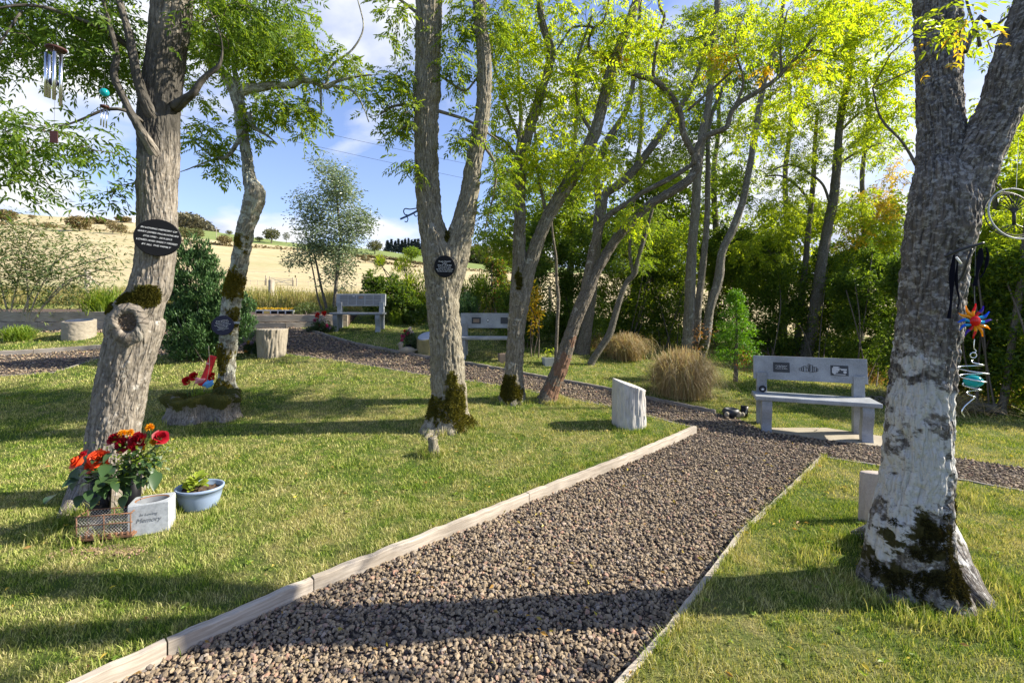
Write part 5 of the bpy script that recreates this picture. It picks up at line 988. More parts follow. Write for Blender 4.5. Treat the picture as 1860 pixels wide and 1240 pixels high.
HT = 'scattered hawthorns and trees on the hillside field'
for px, pb, w, h, mat, lab in [(4, 405, 44, 24, 'leaf_hill', 'brown hawthorn on the hillside at the left edge'), (144, 420, 40, 28, 'leaf_hill', 'widest brown hawthorn on the upper field hedge'), (205, 424, 22, 24, 'leaf_hill', 'left one of the close hawthorn pair beside the big trunk'), (220, 426, 20, 20, 'leaf_hill', 'right one of the close hawthorn pair beside the big trunk'), (181, 407, 34, 11, 'leaf_hill', 'low dark bush on the skyline above the hawthorn pair'), (226, 404, 28, 10, 'leaf_hill', 'small bush on the skyline beside the farmhouse'), (84, 417, 18, 14, 'leaf_hill', 'sparse thorn bush left of the widest hawthorn'), (58, 398, 12, 8, 'leaf_hill', 'tiny bush on the bare skyline at far left'), (336, 438, 26, 26, 'leaf_far', 'rounded green tree right of the black oval plaque'), (358, 437, 24, 24, 'leaf_far', 'green hillside tree just above the cypress tip'), (408, 446, 26, 18, 'leaf_hill', 'brown bush left of the crooked trunk on the upper field'), (416, 428, 12, 10, 'leaf_far', 'small dark tree on the green pasture left of the crooked trunk'), (471, 440, 14, 11, 'leaf_far', 'small tree on the skyline just right of the crooked trunk'), (493, 442, 30, 28, 'leaf_far', 'largest skyline tree between crooked trunk and eucalyptus'), (520, 442, 14, 22, 'leaf_far', 'narrow skyline tree left of the eucalyptus'), (681, 462, 28, 26, 'leaf_far', 'rounded skyline tree right of the eucalyptus'), (664, 477, 16, 12, 'leaf_hill', 'low brown bush on the hedge line right of the eucalyptus'), (690, 478, 18, 16, 'leaf_hill', 'brown bush on the hedge line below the rounded skyline tree'), (748, 474, 34, 26, 'leaf_hedge_l', 'yellow-green tree left of the forked ash on the hillside'), (905, 492, 14, 14, 'leaf_hedge_l', 'small yellow-green tree on the field right of the forked ash')]:
    hilltree('hillside_tree', lab, px, pb, w, h, mat, HT)
for i, (px, h, w) in enumerate([(704, 20, 9), (711, 24, 8), (718, 22, 8), (724, 27, 8), (730, 25, 8), (736, 29, 8), (742, 30, 8), (748, 27, 9), (754, 31, 9), (760, 32, 9), (767, 28, 10)]):
    hilltree('distant_conifer', 'dark conifer on the far ridge, %s from the left of the row' % ORD[i], px, 468, w * 1.9, h * .95, 'leaf_conf', 'row of dark conifers on the far ridge', True, 700, Yf=258)
def far_mass():
    rng = np.random.default_rng(5)
    def m(poly, n, Y, L, mat, dz=14):
        p = np.array(poly, float); x = rng.uniform(p[:, 0].min(), p[:, 0].max(), n * 3); y = rng.uniform(p[:, 1].min(), p[:, 1].max(), n * 3); k = inpoly(x, y + 1.5 * noise3(np.stack([x * .25, y * .25, x * 0], -1)) * 2, poly); x, y = x[k][:n], y[k][:n]
        YY = Y + rng.uniform(0, dz, len(x)); C = np.array([P(a, b, c) for a, b, c in zip(x, y, YY)]); v, f = leaf_quads(C, rng.normal(size=C.shape), L * rng.uniform(.6, 1.3, len(C)), .7, rng); props(mesh('distant_woodland', v, f, M[mat]), kind='stuff')
    m([(305, 430), (312, 398), (322, 390), (340, 388), (360, 394), (378, 405), (392, 417), (400, 432)], 5000, 300, 2.4, 'leaf_knoll', 40)
    m([(835, 500), (838, 462), (850, 450), (866, 446), (878, 452), (892, 448), (906, 456), (925, 452), (940, 462), (980, 458), (1010, 480), (1010, 505)], 7000, 240, 2.2, 'leaf_far', 30)
    C = []                                       # dark hedgerow lines crossing the stubble field
    for pts, hp in (([(-60, 404), (8, 408), (127, 415), (246, 425), (333, 439), (424, 448), (540, 454), (657, 472), (731, 484), (850, 492), (980, 500)], 3.4), ([(640, 466), (700, 470), (760, 480), (830, 488)], 2.5)):
        q = np.array(pts, float); L = 2600
        t = rng.uniform(0, len(q) - 1, L); i = t.astype(int); u = t - i; x = q[i, 0] * (1 - u) + q[i + 1, 0] * u; y = q[i, 1] * (1 - u) + q[i + 1, 1] * u
        xs = np.arange(x.min(), x.max() + 4, 4.); ys = np.interp(xs, q[:, 0], q[:, 1]); Ys = np.array([G(a, b, 0, 420)[1] for a, b in zip(xs, ys)]); YY = np.interp(x, xs, Ys) + rng.uniform(-1, 1, L)
        X = (x - 930) / F * YY; hh = hp / F * YY * (1 + .7 * noise3(np.stack([x * .05, x * 0, x * 0], -1))); C.append(np.column_stack([X, YY, gz(X, YY) + hh * rng.random(L)]))
    C = np.concatenate(C); v, f = leaf_quads(C, rng.normal(size=C.shape), 1.0 * C[:, 1] / 180 * rng.uniform(.5, 1.3, len(C)), .6, rng); props(mesh('hedgerow', v, f, M['leaf_hill']), kind='stuff')
far_mass()
def farmhouse():
    Y = 252.; b = P(236, 411, Y); z0 = float(gz(b[0], b[1])); r = thing('farmhouse', 'tiny white farmhouse on the skyline left of the big trunk', 'house', (b[0], b[1], z0)); mb = MB(); mb.box((b[0], b[1], z0 + 1), (6, 4, 2.4)); mb.build('wall', M['white'], r)
    mb = MB(); v = [(b[0] + x, b[1] + y, z0 + z) for x, y, z in ((-3.2, -2.2, 2.2), (3.2, -2.2, 2.2), (3.2, 2.2, 2.2), (-3.2, 2.2, 2.2), (-3.2, 0, 3.6), (3.2, 0, 3.6))]; mb.add(v, [np.array([[0, 1, 5, 4], [2, 3, 4, 5], [3, 2, 1, 0]]), np.array([[0, 4, 3], [1, 2, 5]])]); mb.build('roof', M['white'], r)
farmhouse()
def pole(px, p0, p1, lab):
    Y = float(G(px, p1, 0, 420)[1]); b = P(px, p1, Y); h = (p1 - p0) / F * Y; r = thing('utility_pole', lab, 'utility pole', b); mb = MB(); mb.tube([b - [0, 0, .5], b + [0, 0, h]], .16, 6); mb.build('post', M['sleeper'], r); mb = MB(); mb.box(b + [0, 0, h * .92], (1.6, .15, .15)); mb.build('crossarm', M['sleeper'], r)
pole(127, 388, 402, 'thin utility pole on the skyline above the widest hawthorn'); pole(393, 412, 432, 'white utility pole by the wooded knoll')
# power lines
for i, (a, b, sag) in enumerate([((-300, 30), (1500, 420), 1.2), ((-300, 55), (1500, 446), 1.3)]):
    A = P(*a, 42); B = P(*b, 60); t = np.linspace(0, 1, 60)[:, None]; p = A + (B - A) * t - np.array([0, 0, 1]) * (4 * sag * t * (1 - t)); mb = MB(); mb.tube(p, .016, 5)
    props(mb.build('overhead_wire', M['iron'], None), ['upper', 'lower'][i] + ' thin overhead wire sloping across the sky behind the forked ash', 'wire', 'pair of overhead wires')
# ------------------------------------------------------------------ fences
def fence():
    Y = 14.9; r = thing('post_and_wire_fence', 'round-post wire fence between the garden and the stubble field', 'fence', P(493, 575, Y))
    for px, top, w, y in ((493, 508, 10, 14.9), (160, 490, 10, 14.2), (-120, 485, 10, 14), (720, 520, 8, 15.6), (1000, 520, 8, 16)):
        x = (px - 930) / F * y; z = float(gz(x, y)); mb = MB(); mb.lathe([(0, EYE - (top - HZ) / F * y), (w * .42 / F * y, EYE - (top - HZ) / F * y), (w * .5 / F * y, EYE - (top - HZ) / F * y - .02), (w * .5 / F * y, z - .2)][::-1], (x, y, 0), 14); mb.build('post', M['sleeper'], r, True)
    for k, h in enumerate((.35, .65, .95)):
        p = []
        for px, y in ((-120, 14), (160, 14.2), (493, 14.9), (720, 15.6), (1000, 16)): x = (px - 930) / F * y; p.append([x, y - .06, float(gz(x, y)) + h])
        mb = MB(); mb.tube(p, .0028, 4); mb.build('wire', M['galv'], r)
fence()
def gate():
    Y = float(G(510, 519, 0, 200)[1]); s = Y / F; A, B = P(484, 517, Y), P(538, 521, Y * 1.02); r = thing('field_gate', 'low metal field gate between two timber straining posts', 'gate', (A + B) / 2)
    for px, y0, y1 in ((483, 518, 500), (490, 519, 502), (532, 521, 504), (539, 522, 505)): a = P(px, y0, Y); mb = MB(); mb.tube([a - [0, 0, .3], a + [0, 0, (y0 - y1) * s]], 1.1 * s, 8); mb.build('post', M['sleeper'], r)
    for h0, h1 in ((3, 3), (7, 7), (11, 11), (14, 14), (3, 14), (14, 3)):
        a = P(491, 519 - h0, Y); b = P(531, 521 - h1, Y); mb = MB(); mb.tube([a, b], .35 * s, 5); mb.build('rail', M['galv'], r)
    r = thing('field_fence', 'thin far fence line of small posts beyond the field gate', 'fence', P(600, 520, Y)); 
    for i, px in enumerate(list(range(455, 482, 13)) + list(range(560, 900, 22))): y = Y * (1 + (px - 480) * .0004); a = P(px, 518 + (px - 480) * .028, y); a[2] = float(gz(a[0], a[1])); mb = MB(); mb.tube([a - [0, 0, .2], a + [0, 0, 9 * s]], .45 * s, 5); mb.build('post', M['sleeper'], r)
gate()
M['stem'] = simple('flower_stem', (.06, .12, .03), .7); M['leaf_rose'] = leafmat('rose_leaf', [(.03, .065, .02), (.045, .09, .028), (.07, .11, .04)], .25, rough=.35, spec=.5)
M['ink_g'] = simple('pale_etching', (.45, .46, .48), .5, bmp=0); M['copper'] = simple('etched_copper', (.20, .14, .10), .5); M['cast_pink'] = stonemat('pinkish_cast_stone', (.36, .31, .27), 70, .2, .9); M['silver'] = simple('silver_plate', (.24, .27, .33), .45, .2); M['g_dark'] = simple('dark_blue_glass', (.015, .025, .06), .3, spec=.2); M['moss_stone'] = simple('mossy_stone', (.22, .19, .09), .95, var=.4, sc=12, bmp=.5)
M['steel_d'] = simple('dull_wire', (.60, .56, .50), .6, .1)
M['vase_stone'] = stonemat('scuffed_white_stone', (.33, .35, .37), 40, .3, .7)
M['loose'] = simple('reddish_soil', (.26, .17, .11), 1, var=.3)
M['redwood'] = simple('dark_red_wood', (.05, .015, .012), .6)
M['terra_g'] = simple('dull_terracotta', (.24, .18, .14), .85)
# ------------------------------------------------------------------ helpers for made objects (local coordinates, front towards -Y)
def place(name, label, cat, loc, rz=0.0, group=None): return thing(name, label, cat, loc, group, rz, local=True)
def text(body, width, loc, parent, mat='ink_w', name='inscription', ls=1.0, shear=0.0, rot=(90, 0, 0), h=None):
    c = bpy.data.curves.new(name, 'FONT'); c.body = body; c.align_x = 'CENTER'; c.align_y = 'CENTER'; c.space_line = ls; c.shear = shear; c.size = 1.0; c.extrude = .004; c.resolution_u = 3; c.materials.append(M[mat])
    o = bpy.data.objects.new(name, c); COL.objects.link(o); bpy.context.view_layer.update(); d = o.dimensions.x; k = width / max(d, 1e-3)
    me = bpy.data.meshes.new_from_object(o.evaluated_get(bpy.context.evaluated_depsgraph_get())); bpy.data.objects.remove(o); o = bpy.data.objects.new(name, me); COL.objects.link(o); o.scale = (k, k * (h or 1), k)
    if not me.materials: me.materials.append(M[mat])
    o.parent = parent; o.location = loc; o.rotation_euler = tuple(R(a) for a in rot); return o
def disc_y(mb, r, th, seg=48, sz=1.0, c=(0, 0, 0), bev=.004):
    prof = [(0.0001, 0), (r - bev, 0), (r, bev), (r, th), (0.0001, th)]; a = np.linspace(0, 2 * np.pi, seg, endpoint=False)
    V = np.array([[q * math.cos(x) + c[0], -th + y + c[1], q * math.sin(x) * sz + c[2]] for q, y in prof for x in a]); return mb.add(V, grid_faces(len(prof), seg, True)[:, ::-1])
# ------------------------------------------------------------------ memorial plaques on the trunks
def plaque(name, label, px, py, Y, rpx, th, lines, mat, rz=0, sz=1.0, roll=0, wfac=1.5, ls=1.1, shear=0, inkh=1.0):
    r = place(name, label, 'plaque', P(px, py, Y), R(rz)); r.rotation_euler = (0, R(roll), R(rz)); mb = MB(); disc_y(mb, rpx * Y / F, th, 56, sz); mb.build('plate', M[mat], r, False)
    text(lines, rpx * Y / F * wfac, (0, -th - .0012, 0), r, 'ink_w', ls=ls, shear=shear, h=inkh); return r
plaque('memorial_plaque', 'black oval plaque with white italic capitals on the knotted ash', 287, 432, 3.50, 36, .012, 'IN LOVING MEMORY OF\nGARY JAMES McLAUCHLAN\n27.8.1990 - 20.9.2015\nLOVED AND SADLY MISSED\nBY ALL THE FAMILY', 'slate', rz=22, sz=.93, roll=8, wfac=1.72, ls=1.75, shear=.3, inkh=.85)
plaque('memorial_plaque', 'small round black plaque below the fork of the middle ash', 808, 484, 5.262, 19, .02, 'Douglas Alexander\nTulloch\n07.02.47 - 07.08.2004\nFrom God he came\nBy Him he was redeemed\nTo Him he shall return', 'slate', rz=4, sz=1.05, wfac=1.55, ls=1.25)
plaque('memorial_plaque', 'round navy plaque with many text lines on the crooked tree', 405, 591, 6.45, 18, .015, 'Always remembered\nwith love by your family\nForever in our hearts\nToday tomorrow and always\nuntil we meet again\nSleep peacefully\nGod bless you both\n* *', 'navy', rz=18, roll=-8, wfac=1.45, ls=1.15)
mb = MB(); c = P(424, 586, 6.5); mb.box(c, (.16, .012, .03), .3); props(mb.build('tie_strap', M['galv'], None), 'short grey strap holding the navy plaque to the crooked trunk', 'strap')
# ------------------------------------------------------------------ granite benches
def bench(label, loc, rz, L=1.2, sc=1.0):
    r = place('memorial_bench', label, 'bench', loc, rz, 'grey granite memorial benches'); w = L
    mb = MB(); mb.box((0, 0, 0), (w, .065, .30)); V, Fs = mb.data(); V = V @ np.array(Matrix.Rotation(R(-7), 3, 'X')).T + [0, .19, .735]; mesh('backrest', V, Fs, M['granite'], r, bevel=.006)
    mb = MB(); mb.box((0, -.04, .405), (w * 1.04, .40, .052)); mb.build('seat', M['granite'], r, bevel=.010)
    for s in (-1, 1):
        z = np.linspace(-.06, .379, 14); y = -.16 + .022 * np.sin(z * 14 + .5); V = []
        for yy, zz in zip(y, z):
            for dx, dy in ((-.055, -.05), (.055, -.05), (.055, .05), (-.055, .05)): V.append((s * w * .415 + dx, yy + dy, zz))
        n = len(z); mesh('leg', V, [grid_faces(n, 4, True), np.array([[3, 2, 1, 0], [(n - 1) * 4 + k for k in range(4)]])], M['granite'], r, bevel=.004)
        mb = MB(); mb.box((s * w * .425, .17, .31), (.115, .085, .74)); mb.build('post', M['granite'], r, bevel=.004)
    r.scale = (sc, sc, sc); return r
RXB = Matrix.Rotation(R(-7), 3, 'X')
def on_back(r, mb, name, mat, parent=None, bevel=0):
    V, Fs = mb.data(); V = V @ np.array(RXB).T + [0, .19, .735]; return mesh(name, V, Fs, M[mat], parent or r, bevel=bevel)
def back_text(r, body, width, x, z, mat='ink_w', y=-.0385, **k):
    p = RXB @ Vector((x, y, z)) + Vector((0, .19, .735)); return text(body, width, tuple(p), r, mat, rot=(90 - 7, 0, 0), **k)
A1, B1 = G(1393, 783), G(1573, 803); yaw1 = math.atan2(B1[1] - A1[1], B1[0] - A1[0]); q = (A1 + B1) / 2; q = q + np.array([-math.sin(yaw1), math.cos(yaw1), 0]) * .16; q[2] = float(gz(q[0], q[1])) + .012
b1 = bench('grey granite bench at the right path, dark plates and black emblem on its back', q, yaw1, 1.22, 1.0)
for x, nm in ((-.295, 'plate'), (.325, 'plate')):
    mb = MB(); mb.box((x, -.034, .01 if x < 0 else .0), (.185, .006, .125)); on_back(b1, mb, nm, 'granite_d', bevel=.004)
back_text(b1, 'In Loving Memory of\nour dear parents\nForever in our hearts', .13, -.295, .012, ls=1.2)
mb = MB()
for (x, z, w_, h_) in ((-.04, .012, .075, .035), (-.038, .038, .055, .022), (.0, .02, .035, .012), (-.004, .035, .004, .03), (.045, .012, .06, .02)): mb.box((.325 + x, -.0385, z), (w_, .003, h_))
for x, rr in ((.27, .024), (.38, .017), (.30, .010)): disc_y(mb, rr, .003, 20, c=(x, -.037, -.018), bev=.0005)
mb.box((.325, -.0385, -.048), (.12, .003, .008)); on_back(b1, mb, 'etching', 'ink_g')
mb = MB(); rng = np.random.default_rng(4)
for x, z0, z1, w_ in ((-.088, -.02, .01, .024), (-.062, -.025, .024, .022), (-.040, -.03, .036, .03), (-.012, -.03, .016, .026), (.008, -.02, .062, .022), (.028, -.035, .05, .034), (.052, -.03, .028, .022), (.075, -.025, .03, .026), (.092, -.02, .012, .018)):
    t_e = .0045
    for a in ((x - w_ / 2, (z0 + z1) / 2, t_e, z1 - z0), (x + w_ / 2, (z0 + z1) / 2, t_e, z1 - z0), (x, z0, w_, t_e), (x, z1, w_, t_e)): mb.box((a[0], -.0345 - rng.random() * .0006, a[1]), (a[2], .004, a[3]))
on_back(b1, mb, 'emblem', 'ink_k')
A2 = G(846, 657); s2 = .98; b2 = bench('grey granite bench half hidden between the forked and the two-stemmed ash', (P(888, 654, 8.75)[0], 8.95, float(gz(P(888, 654, 8.75)[0], 8.95)) - .01), R(-3), 1.2)
for x in (-.28, .30): mb = MB(); mb.box((x, -.034, 0), (.185, .006, .13)); on_back(b2, mb, 'plate', 'granite_d', bevel=.003)
mb = MB(); mb.box((-.28, -.0375, -.005), (.12, .003, .07)); on_back(b2, mb, 'etching', 'copper')
mb = MB(); disc_y(mb, .022, .003, 20, 1.5, (-.045, -.034, .0), .0005); on_back(b2, mb, 'emblem', 'ink_k'); mb = MB(); disc_y(mb, .013, .003, 20, 1.4, (-.045, -.0375, .004), .0005); on_back(b2, mb, 'emblem', 'ink_w')
x3 = P(648, 604, 10.9); b3 = bench('far granite bench whose back holds two rows of five dark plates', (x3[0], 11.05, float(gz(x3[0], 11.05)) - .01), R(2), 1.2)
for j in range(2):
    for i in range(5):
        mb = MB(); mb.box((-.408 + i * .204, -.034, .062 - j * .128), (.182, .006, .112)); on_back(b3, mb, 'plate', 'lead', bevel=.002)
        if (i, j) in ((2, 0), (1, 0)): mb = MB(); mb.box((-.408 + i * .204 + (.03 if i == 1 else 0), -.0375, .062 - j * .128 + (.03 if i == 1 else 0)), (.05 if i == 1 else .10, .003, .02 if i == 1 else .06)); on_back(b3, mb, 'etching', 'ink_g' if i == 1 else 'copper')
# small round ornament on the right bench seat
def ornament():
    d = Matrix.Rotation(yaw1, 3, 'Z'); p = Vector(q) + d @ Vector((-.515, .085, .431)); r = place('round_ornament', 'small black ring ornament standing on the left end of the granite seat', 'ornament', p, yaw1)
    mb = MB(); a = np.linspace(0, 2 * np.pi, 33)[:-1]; mb.tube(np.column_stack([.036 * np.cos(a), 0 * a, .042 + .036 * np.sin(a)]), .007, 8, False, True); mb.build('ring', M['black'], r, True); mb = MB(); disc_y(mb, .032, .008, 24, 1, (0, .004, .042), .001); mb.build('face', M['granite_d'], r); mb = MB(); mb.sphere((0, -.006, .036), (.016, .004, .013)); mb.build('figure', M['white'], r, True)
ornament()
# ------------------------------------------------------------------ cast stone markers
def marker(name, label, c, r0, h, mat, slope=0.0, sdir=0.0, amp=.035, freq=9, taper=.0, rz=0, seg=120, group='cast stone trunk markers', topmat=None, plate=None, wave=3):
    c = np.array(c, float); r = place(name, label, 'stone marker', c, rz, group); n = 40; th = np.linspace(0, 2 * np.pi, seg, endpoint=False); t = np.linspace(0, 1, n)
    X, Z = np.cos(th), np.sin(th); q = np.stack([np.broadcast_to(X, (n, seg)) * freq / 3, np.broadcast_to(Z, (n, seg)) * freq / 3, (t[:, None] * h * wave * np.ones((1, seg)))], -1)
    d = 1 - np.abs(noise3(q * 1.6 + .25 * fbm(q * 3, 2)[..., None])) * 2.2; sq_ = (np.abs(X) ** 3.2 + np.abs(Z) ** 3.2) ** (-1 / 3.2) if slope < -.2 else 1.0
    R_ = r0 * sq_ * (1 + taper * (t[:, None] - .5)) * (1 + amp * (np.clip(d, 0, 1) ** 2 - .4) * -1.2 + amp * .25 * fbm(q * 5, 2))
    x, y = R_ * X, R_ * Z; z = -.05 + t[:, None] * (h + .05 + slope * (x * math.cos(sdir) + y * math.sin(sdir)))
    V = np.stack([x, y, z], -1).reshape(-1, 3); k = len(V); xt, yt = x[-1] * .93, y[-1] * .93; V = np.concatenate([V, np.stack([xt, yt, h + slope * (xt * math.cos(sdir) + yt * math.sin(sdir)) + .004], -1), [[0, 0, h + .004]]])
    a = np.arange(seg); b = (a + 1) % seg; f1 = np.stack([(n - 1) * seg + a, (n - 1) * seg + b, k + b, k + a], 1); f2 = np.stack([k + a, k + b, np.full(seg, k + seg)], 1)
    mesh('body', V, [np.concatenate([grid_faces(n, seg, True), f1]), f2], M[mat], r, True)
    if plate:
        pm, pr = plate; xx, yy = pr * r0 * X, pr * r0 * Z; zz = h + .008 + slope * (xx * math.cos(sdir) + yy * math.sin(sdir)); V = np.concatenate([np.stack([xx, yy, zz], -1), np.stack([xx * .96, yy * .96, zz + .008], -1), [[0, 0, h + .016]]]); m = seg
        mesh('plate', V, [np.stack([a, b, m + b, m + a], 1), np.stack([m + a, m + b, np.full(seg, 2 * m)], 1)], M[pm], r)
    return r
marker('stone_marker', 'white grooved trunk-shaped marker with slanted top by the path', GL(1142, 772), .175, .50, 'cast_white', -.34, R(-10), amp=.10, freq=20, wave=1.4, taper=-.04, rz=R(12))
marker('stone_marker', 'round grooved tan stump marker on the middle lawn edge at left', GL(494, 646), .245, .50, 'cast_tan', .0, amp=.10, freq=12, wave=1.6, taper=.14)
marker('stone_marker', 'short round marker with dark glass top in front of the left raised bed', GL(144, 613), .275, .36, 'cast_tan', .12, R(90), amp=.025, freq=6, plate=('g_dark', .82), wave=6)
marker('stone_marker', 'mossy round marker with slanted silver plate left of the forked ash', G(776, 641), .21, .34, 'moss_stone', .38, R(70), amp=.03, plate=('silver', .9))
marker('stone_marker', 'pinkish marker slab half hidden behind the white-blotched ash', GL(1590, 945), .115, .345, 'cast_pink', -.05, 0, amp=.05, freq=10, taper=-.14).scale = (1, .35, 1)
# ------------------------------------------------------------------ row of white framed plaques on the raised bed
def plaque_row():
    Y = 12.05; c = P(500, 575, Y); r = place('plaque_stand', 'long low white stand with five small plaques on the raised bed', 'plaque stand', c, R(-1))
    w = 68 * Y / F; mb = MB(); mb.box((0, 0, .09), (w, .10, .17)); mb.build('frame', M['white'], r, bevel=.006)
    for x in (-.40, .40): mb = MB(); mb.box((x * w, -.01, -.02), (.06, .10, .05)); mb.build('foot', M['white'], r)
    for i in range(5): mb = MB(); mb.box((-w * .4 + i * w * .2, -.053, .09), (w * .165, .008, .125)); mb.build('plate', M['gold' if i == 1 else 'slate'], r)
    rng = np.random.default_rng(3); C = np.column_stack([rng.uniform(-w / 2, w / 2, 220), rng.uniform(-.04, .04, 220), .18 + rng.random(220) * .05]); v, f = leaf_quads(C, rng.normal(size=C.shape) + [0, 0, 1], .035, .6, rng); mesh('flower_trim', v, f, M['pet_gold_f'], r)
plaque_row()
def bed_flowers():
    rng = np.random.default_rng(8); A = P(540, 577, 12.1); n = 800; C = A + np.column_stack([rng.uniform(-.9, 1.3, n), rng.uniform(-.1, .5, n), rng.random(n) * .06]); v, f = leaf_quads(C, rng.normal(size=C.shape), .03, .6, rng); props(mesh('ground_cover', v, f, M['pet_lilac']), kind='stuff')
bed_flowers()
# ------------------------------------------------------------------ flowers
def rose(mb, c, r, ax, rng):
    """petals wrapped in a spiral round the axis, outer ones opening"""
    ax = np.array(ax, float); ax /= np.linalg.norm(ax); u = np.cross(ax, [.3, .2, 1]); u /= np.linalg.norm(u); w = np.cross(ax, u)
    for k in range(15):
        f = k / 14; a0 = k * 2.4; rad = r * (.10 + .62 * f); open_ = .15 + 1.0 * f ** 2; hgt = r * (1.15 - .35 * f); sp = 1.15 - .25 * f; g = np.linspace(-1, 1, 6); hh = np.linspace(0, 1, 5)
        A, Hh = np.meshgrid(g * sp, hh); rr = rad * (.55 + .5 * Hh) + open_ * r * .42 * Hh ** 2.2 + rng.normal(0, .012) * r; zz = hgt * Hh * (1 - .22 * (A / sp) ** 2) - open_ * r * .22 * Hh ** 3 - .1 * r * f
        rr = rr + r * .06 * np.sin(A * 5 + k) * Hh ** 2; ang = a0 + A
        V = np.array(c) + (rr * np.cos(ang))[..., None] * u + (rr * np.sin(ang))[..., None] * w + (zz - .35 * r)[..., None] * ax; mb.add(V.reshape(-1, 3), grid_faces(5, 6))
def mum(mb, c, r, ax, rng, n=110):
    ax = np.array(ax, float) / np.linalg.norm(ax); d = rng.normal(size=(n, 3)); d /= np.linalg.norm(d, axis=1)[:, None]; d = d + ax * .65; v, f = leaf_quads(np.array(c) + d * r * .12, d, r * .95, .32, rng, .05); mb.add(v, f)
def cut_flower(name, label, cat, px, py, Y, rpx, mat, ax, foot, rng, kind='rose', group=None, sepal=True, stemr=.0028):
    c = P(px, py, Y); r_ = rpx * Y / F; r = thing(name, label, cat, foot, group); mb = MB(); (rose if kind == 'rose' else mum)(mb, c, r_, ax, rng); mb.build('bloom', M[mat], r, kind == 'rose')
    ax = np.array(ax, float) / np.linalg.norm(ax); p = catmull([c - ax * r_ * .3, c - ax * r_ * 1.1 - [0, 0, .02], (c + np.array(foot)) / 2 + [0, 0, -.01], foot], .02); mb = MB(); mb.tube(p, stemr, 6); mb.build('stem', M['stem'], r, True)
    return r
def broadleaf(C, D, L, W_, rng, mat, parent, name='leaf'):
    V, Q = [], []; k = 0
    for c, d, l in zip(C, D, L):
        d = d / np.linalg.norm(d); s = np.cross(d, [0, 0, 1]) + rng.normal(0, .15, 3); s /= np.linalg.norm(s); n = np.cross(s, d); g = np.linspace(0, 1, 7)
        wd = W_ * l * np.sin(np.pi * g ** .8) ** .8 * .5; ctr = c + d * (g * l)[:, None] - np.array([0, 0, 1]) * (g ** 2 * l * .35)[:, None]
        row = np.stack([ctr - s * wd[:, None] + n * (wd * .25)[:, None], ctr, ctr + s * wd[:, None] + n * (wd * .25)[:, None]], 1); V.append(row.reshape(-1, 3)); Q.append(grid_faces(7, 3) + k); k += 21
    return mesh(name, np.concatenate(V), np.concatenate(Q), M[mat], parent, True)
rng = np.random.default_rng(31)
YV = 3.22
def vase(label, px, top, bot, w0, w1, Y, butterfly=False):
    b = P(px, bot, Y); b[2] = surf(b[0], b[1]); h = (bot - top) / F * Y; r = place('grave_vase', label, 'vase', b, R(10), 'black grave vases'); mb = MB()
    mb.lathe([(.0001, -.02), (w1 * .5, -.02), (w1 * .5, 0), (w1 * .52, h * .3), (w0 * .5, h), (w0 * .5 - .006, h), (w1 * .42, h * .4), (.0001, h * .35)], seg=36); mb.build('body', M['black'], r, True)
    if butterfly:
        mb = MB()
        for s in (-1, 1): mb.add([(0, -w1 * .53, h * .22), (s * .02, -w1 * .53, h * .22 + .020), (s * .024, -w1 * .52, h * .22 + .004), (s * .004, -w1 * .53, h * .22 - .004)], [[0, 1, 2, 3]]); mb.add([(0, -w1 * .53, h * .22), (s * .016, -w1 * .53, h * .22 - .004), (s * .010, -w1 * .53, h * .22 - .020), (0, -w1 * .53, h * .22 - .008)], [[0, 1, 2, 3]])
        mb.build('butterfly', M['gold'], r); text('In Loving\nMemory', .06, (0, -w1 * .545, h * .55), r, 'gold')
    return b + [0, 0, h]
v1 = vase('black vase with a gold butterfly holding the orange roses', 183, 868, 948, .125, .105, YV, True); v2 = vase('black vase holding the red roses and yellow chrysanthemums', 240, 850, 944, .12, .095, YV + .08)
FG = 'cut flowers in the black vases'
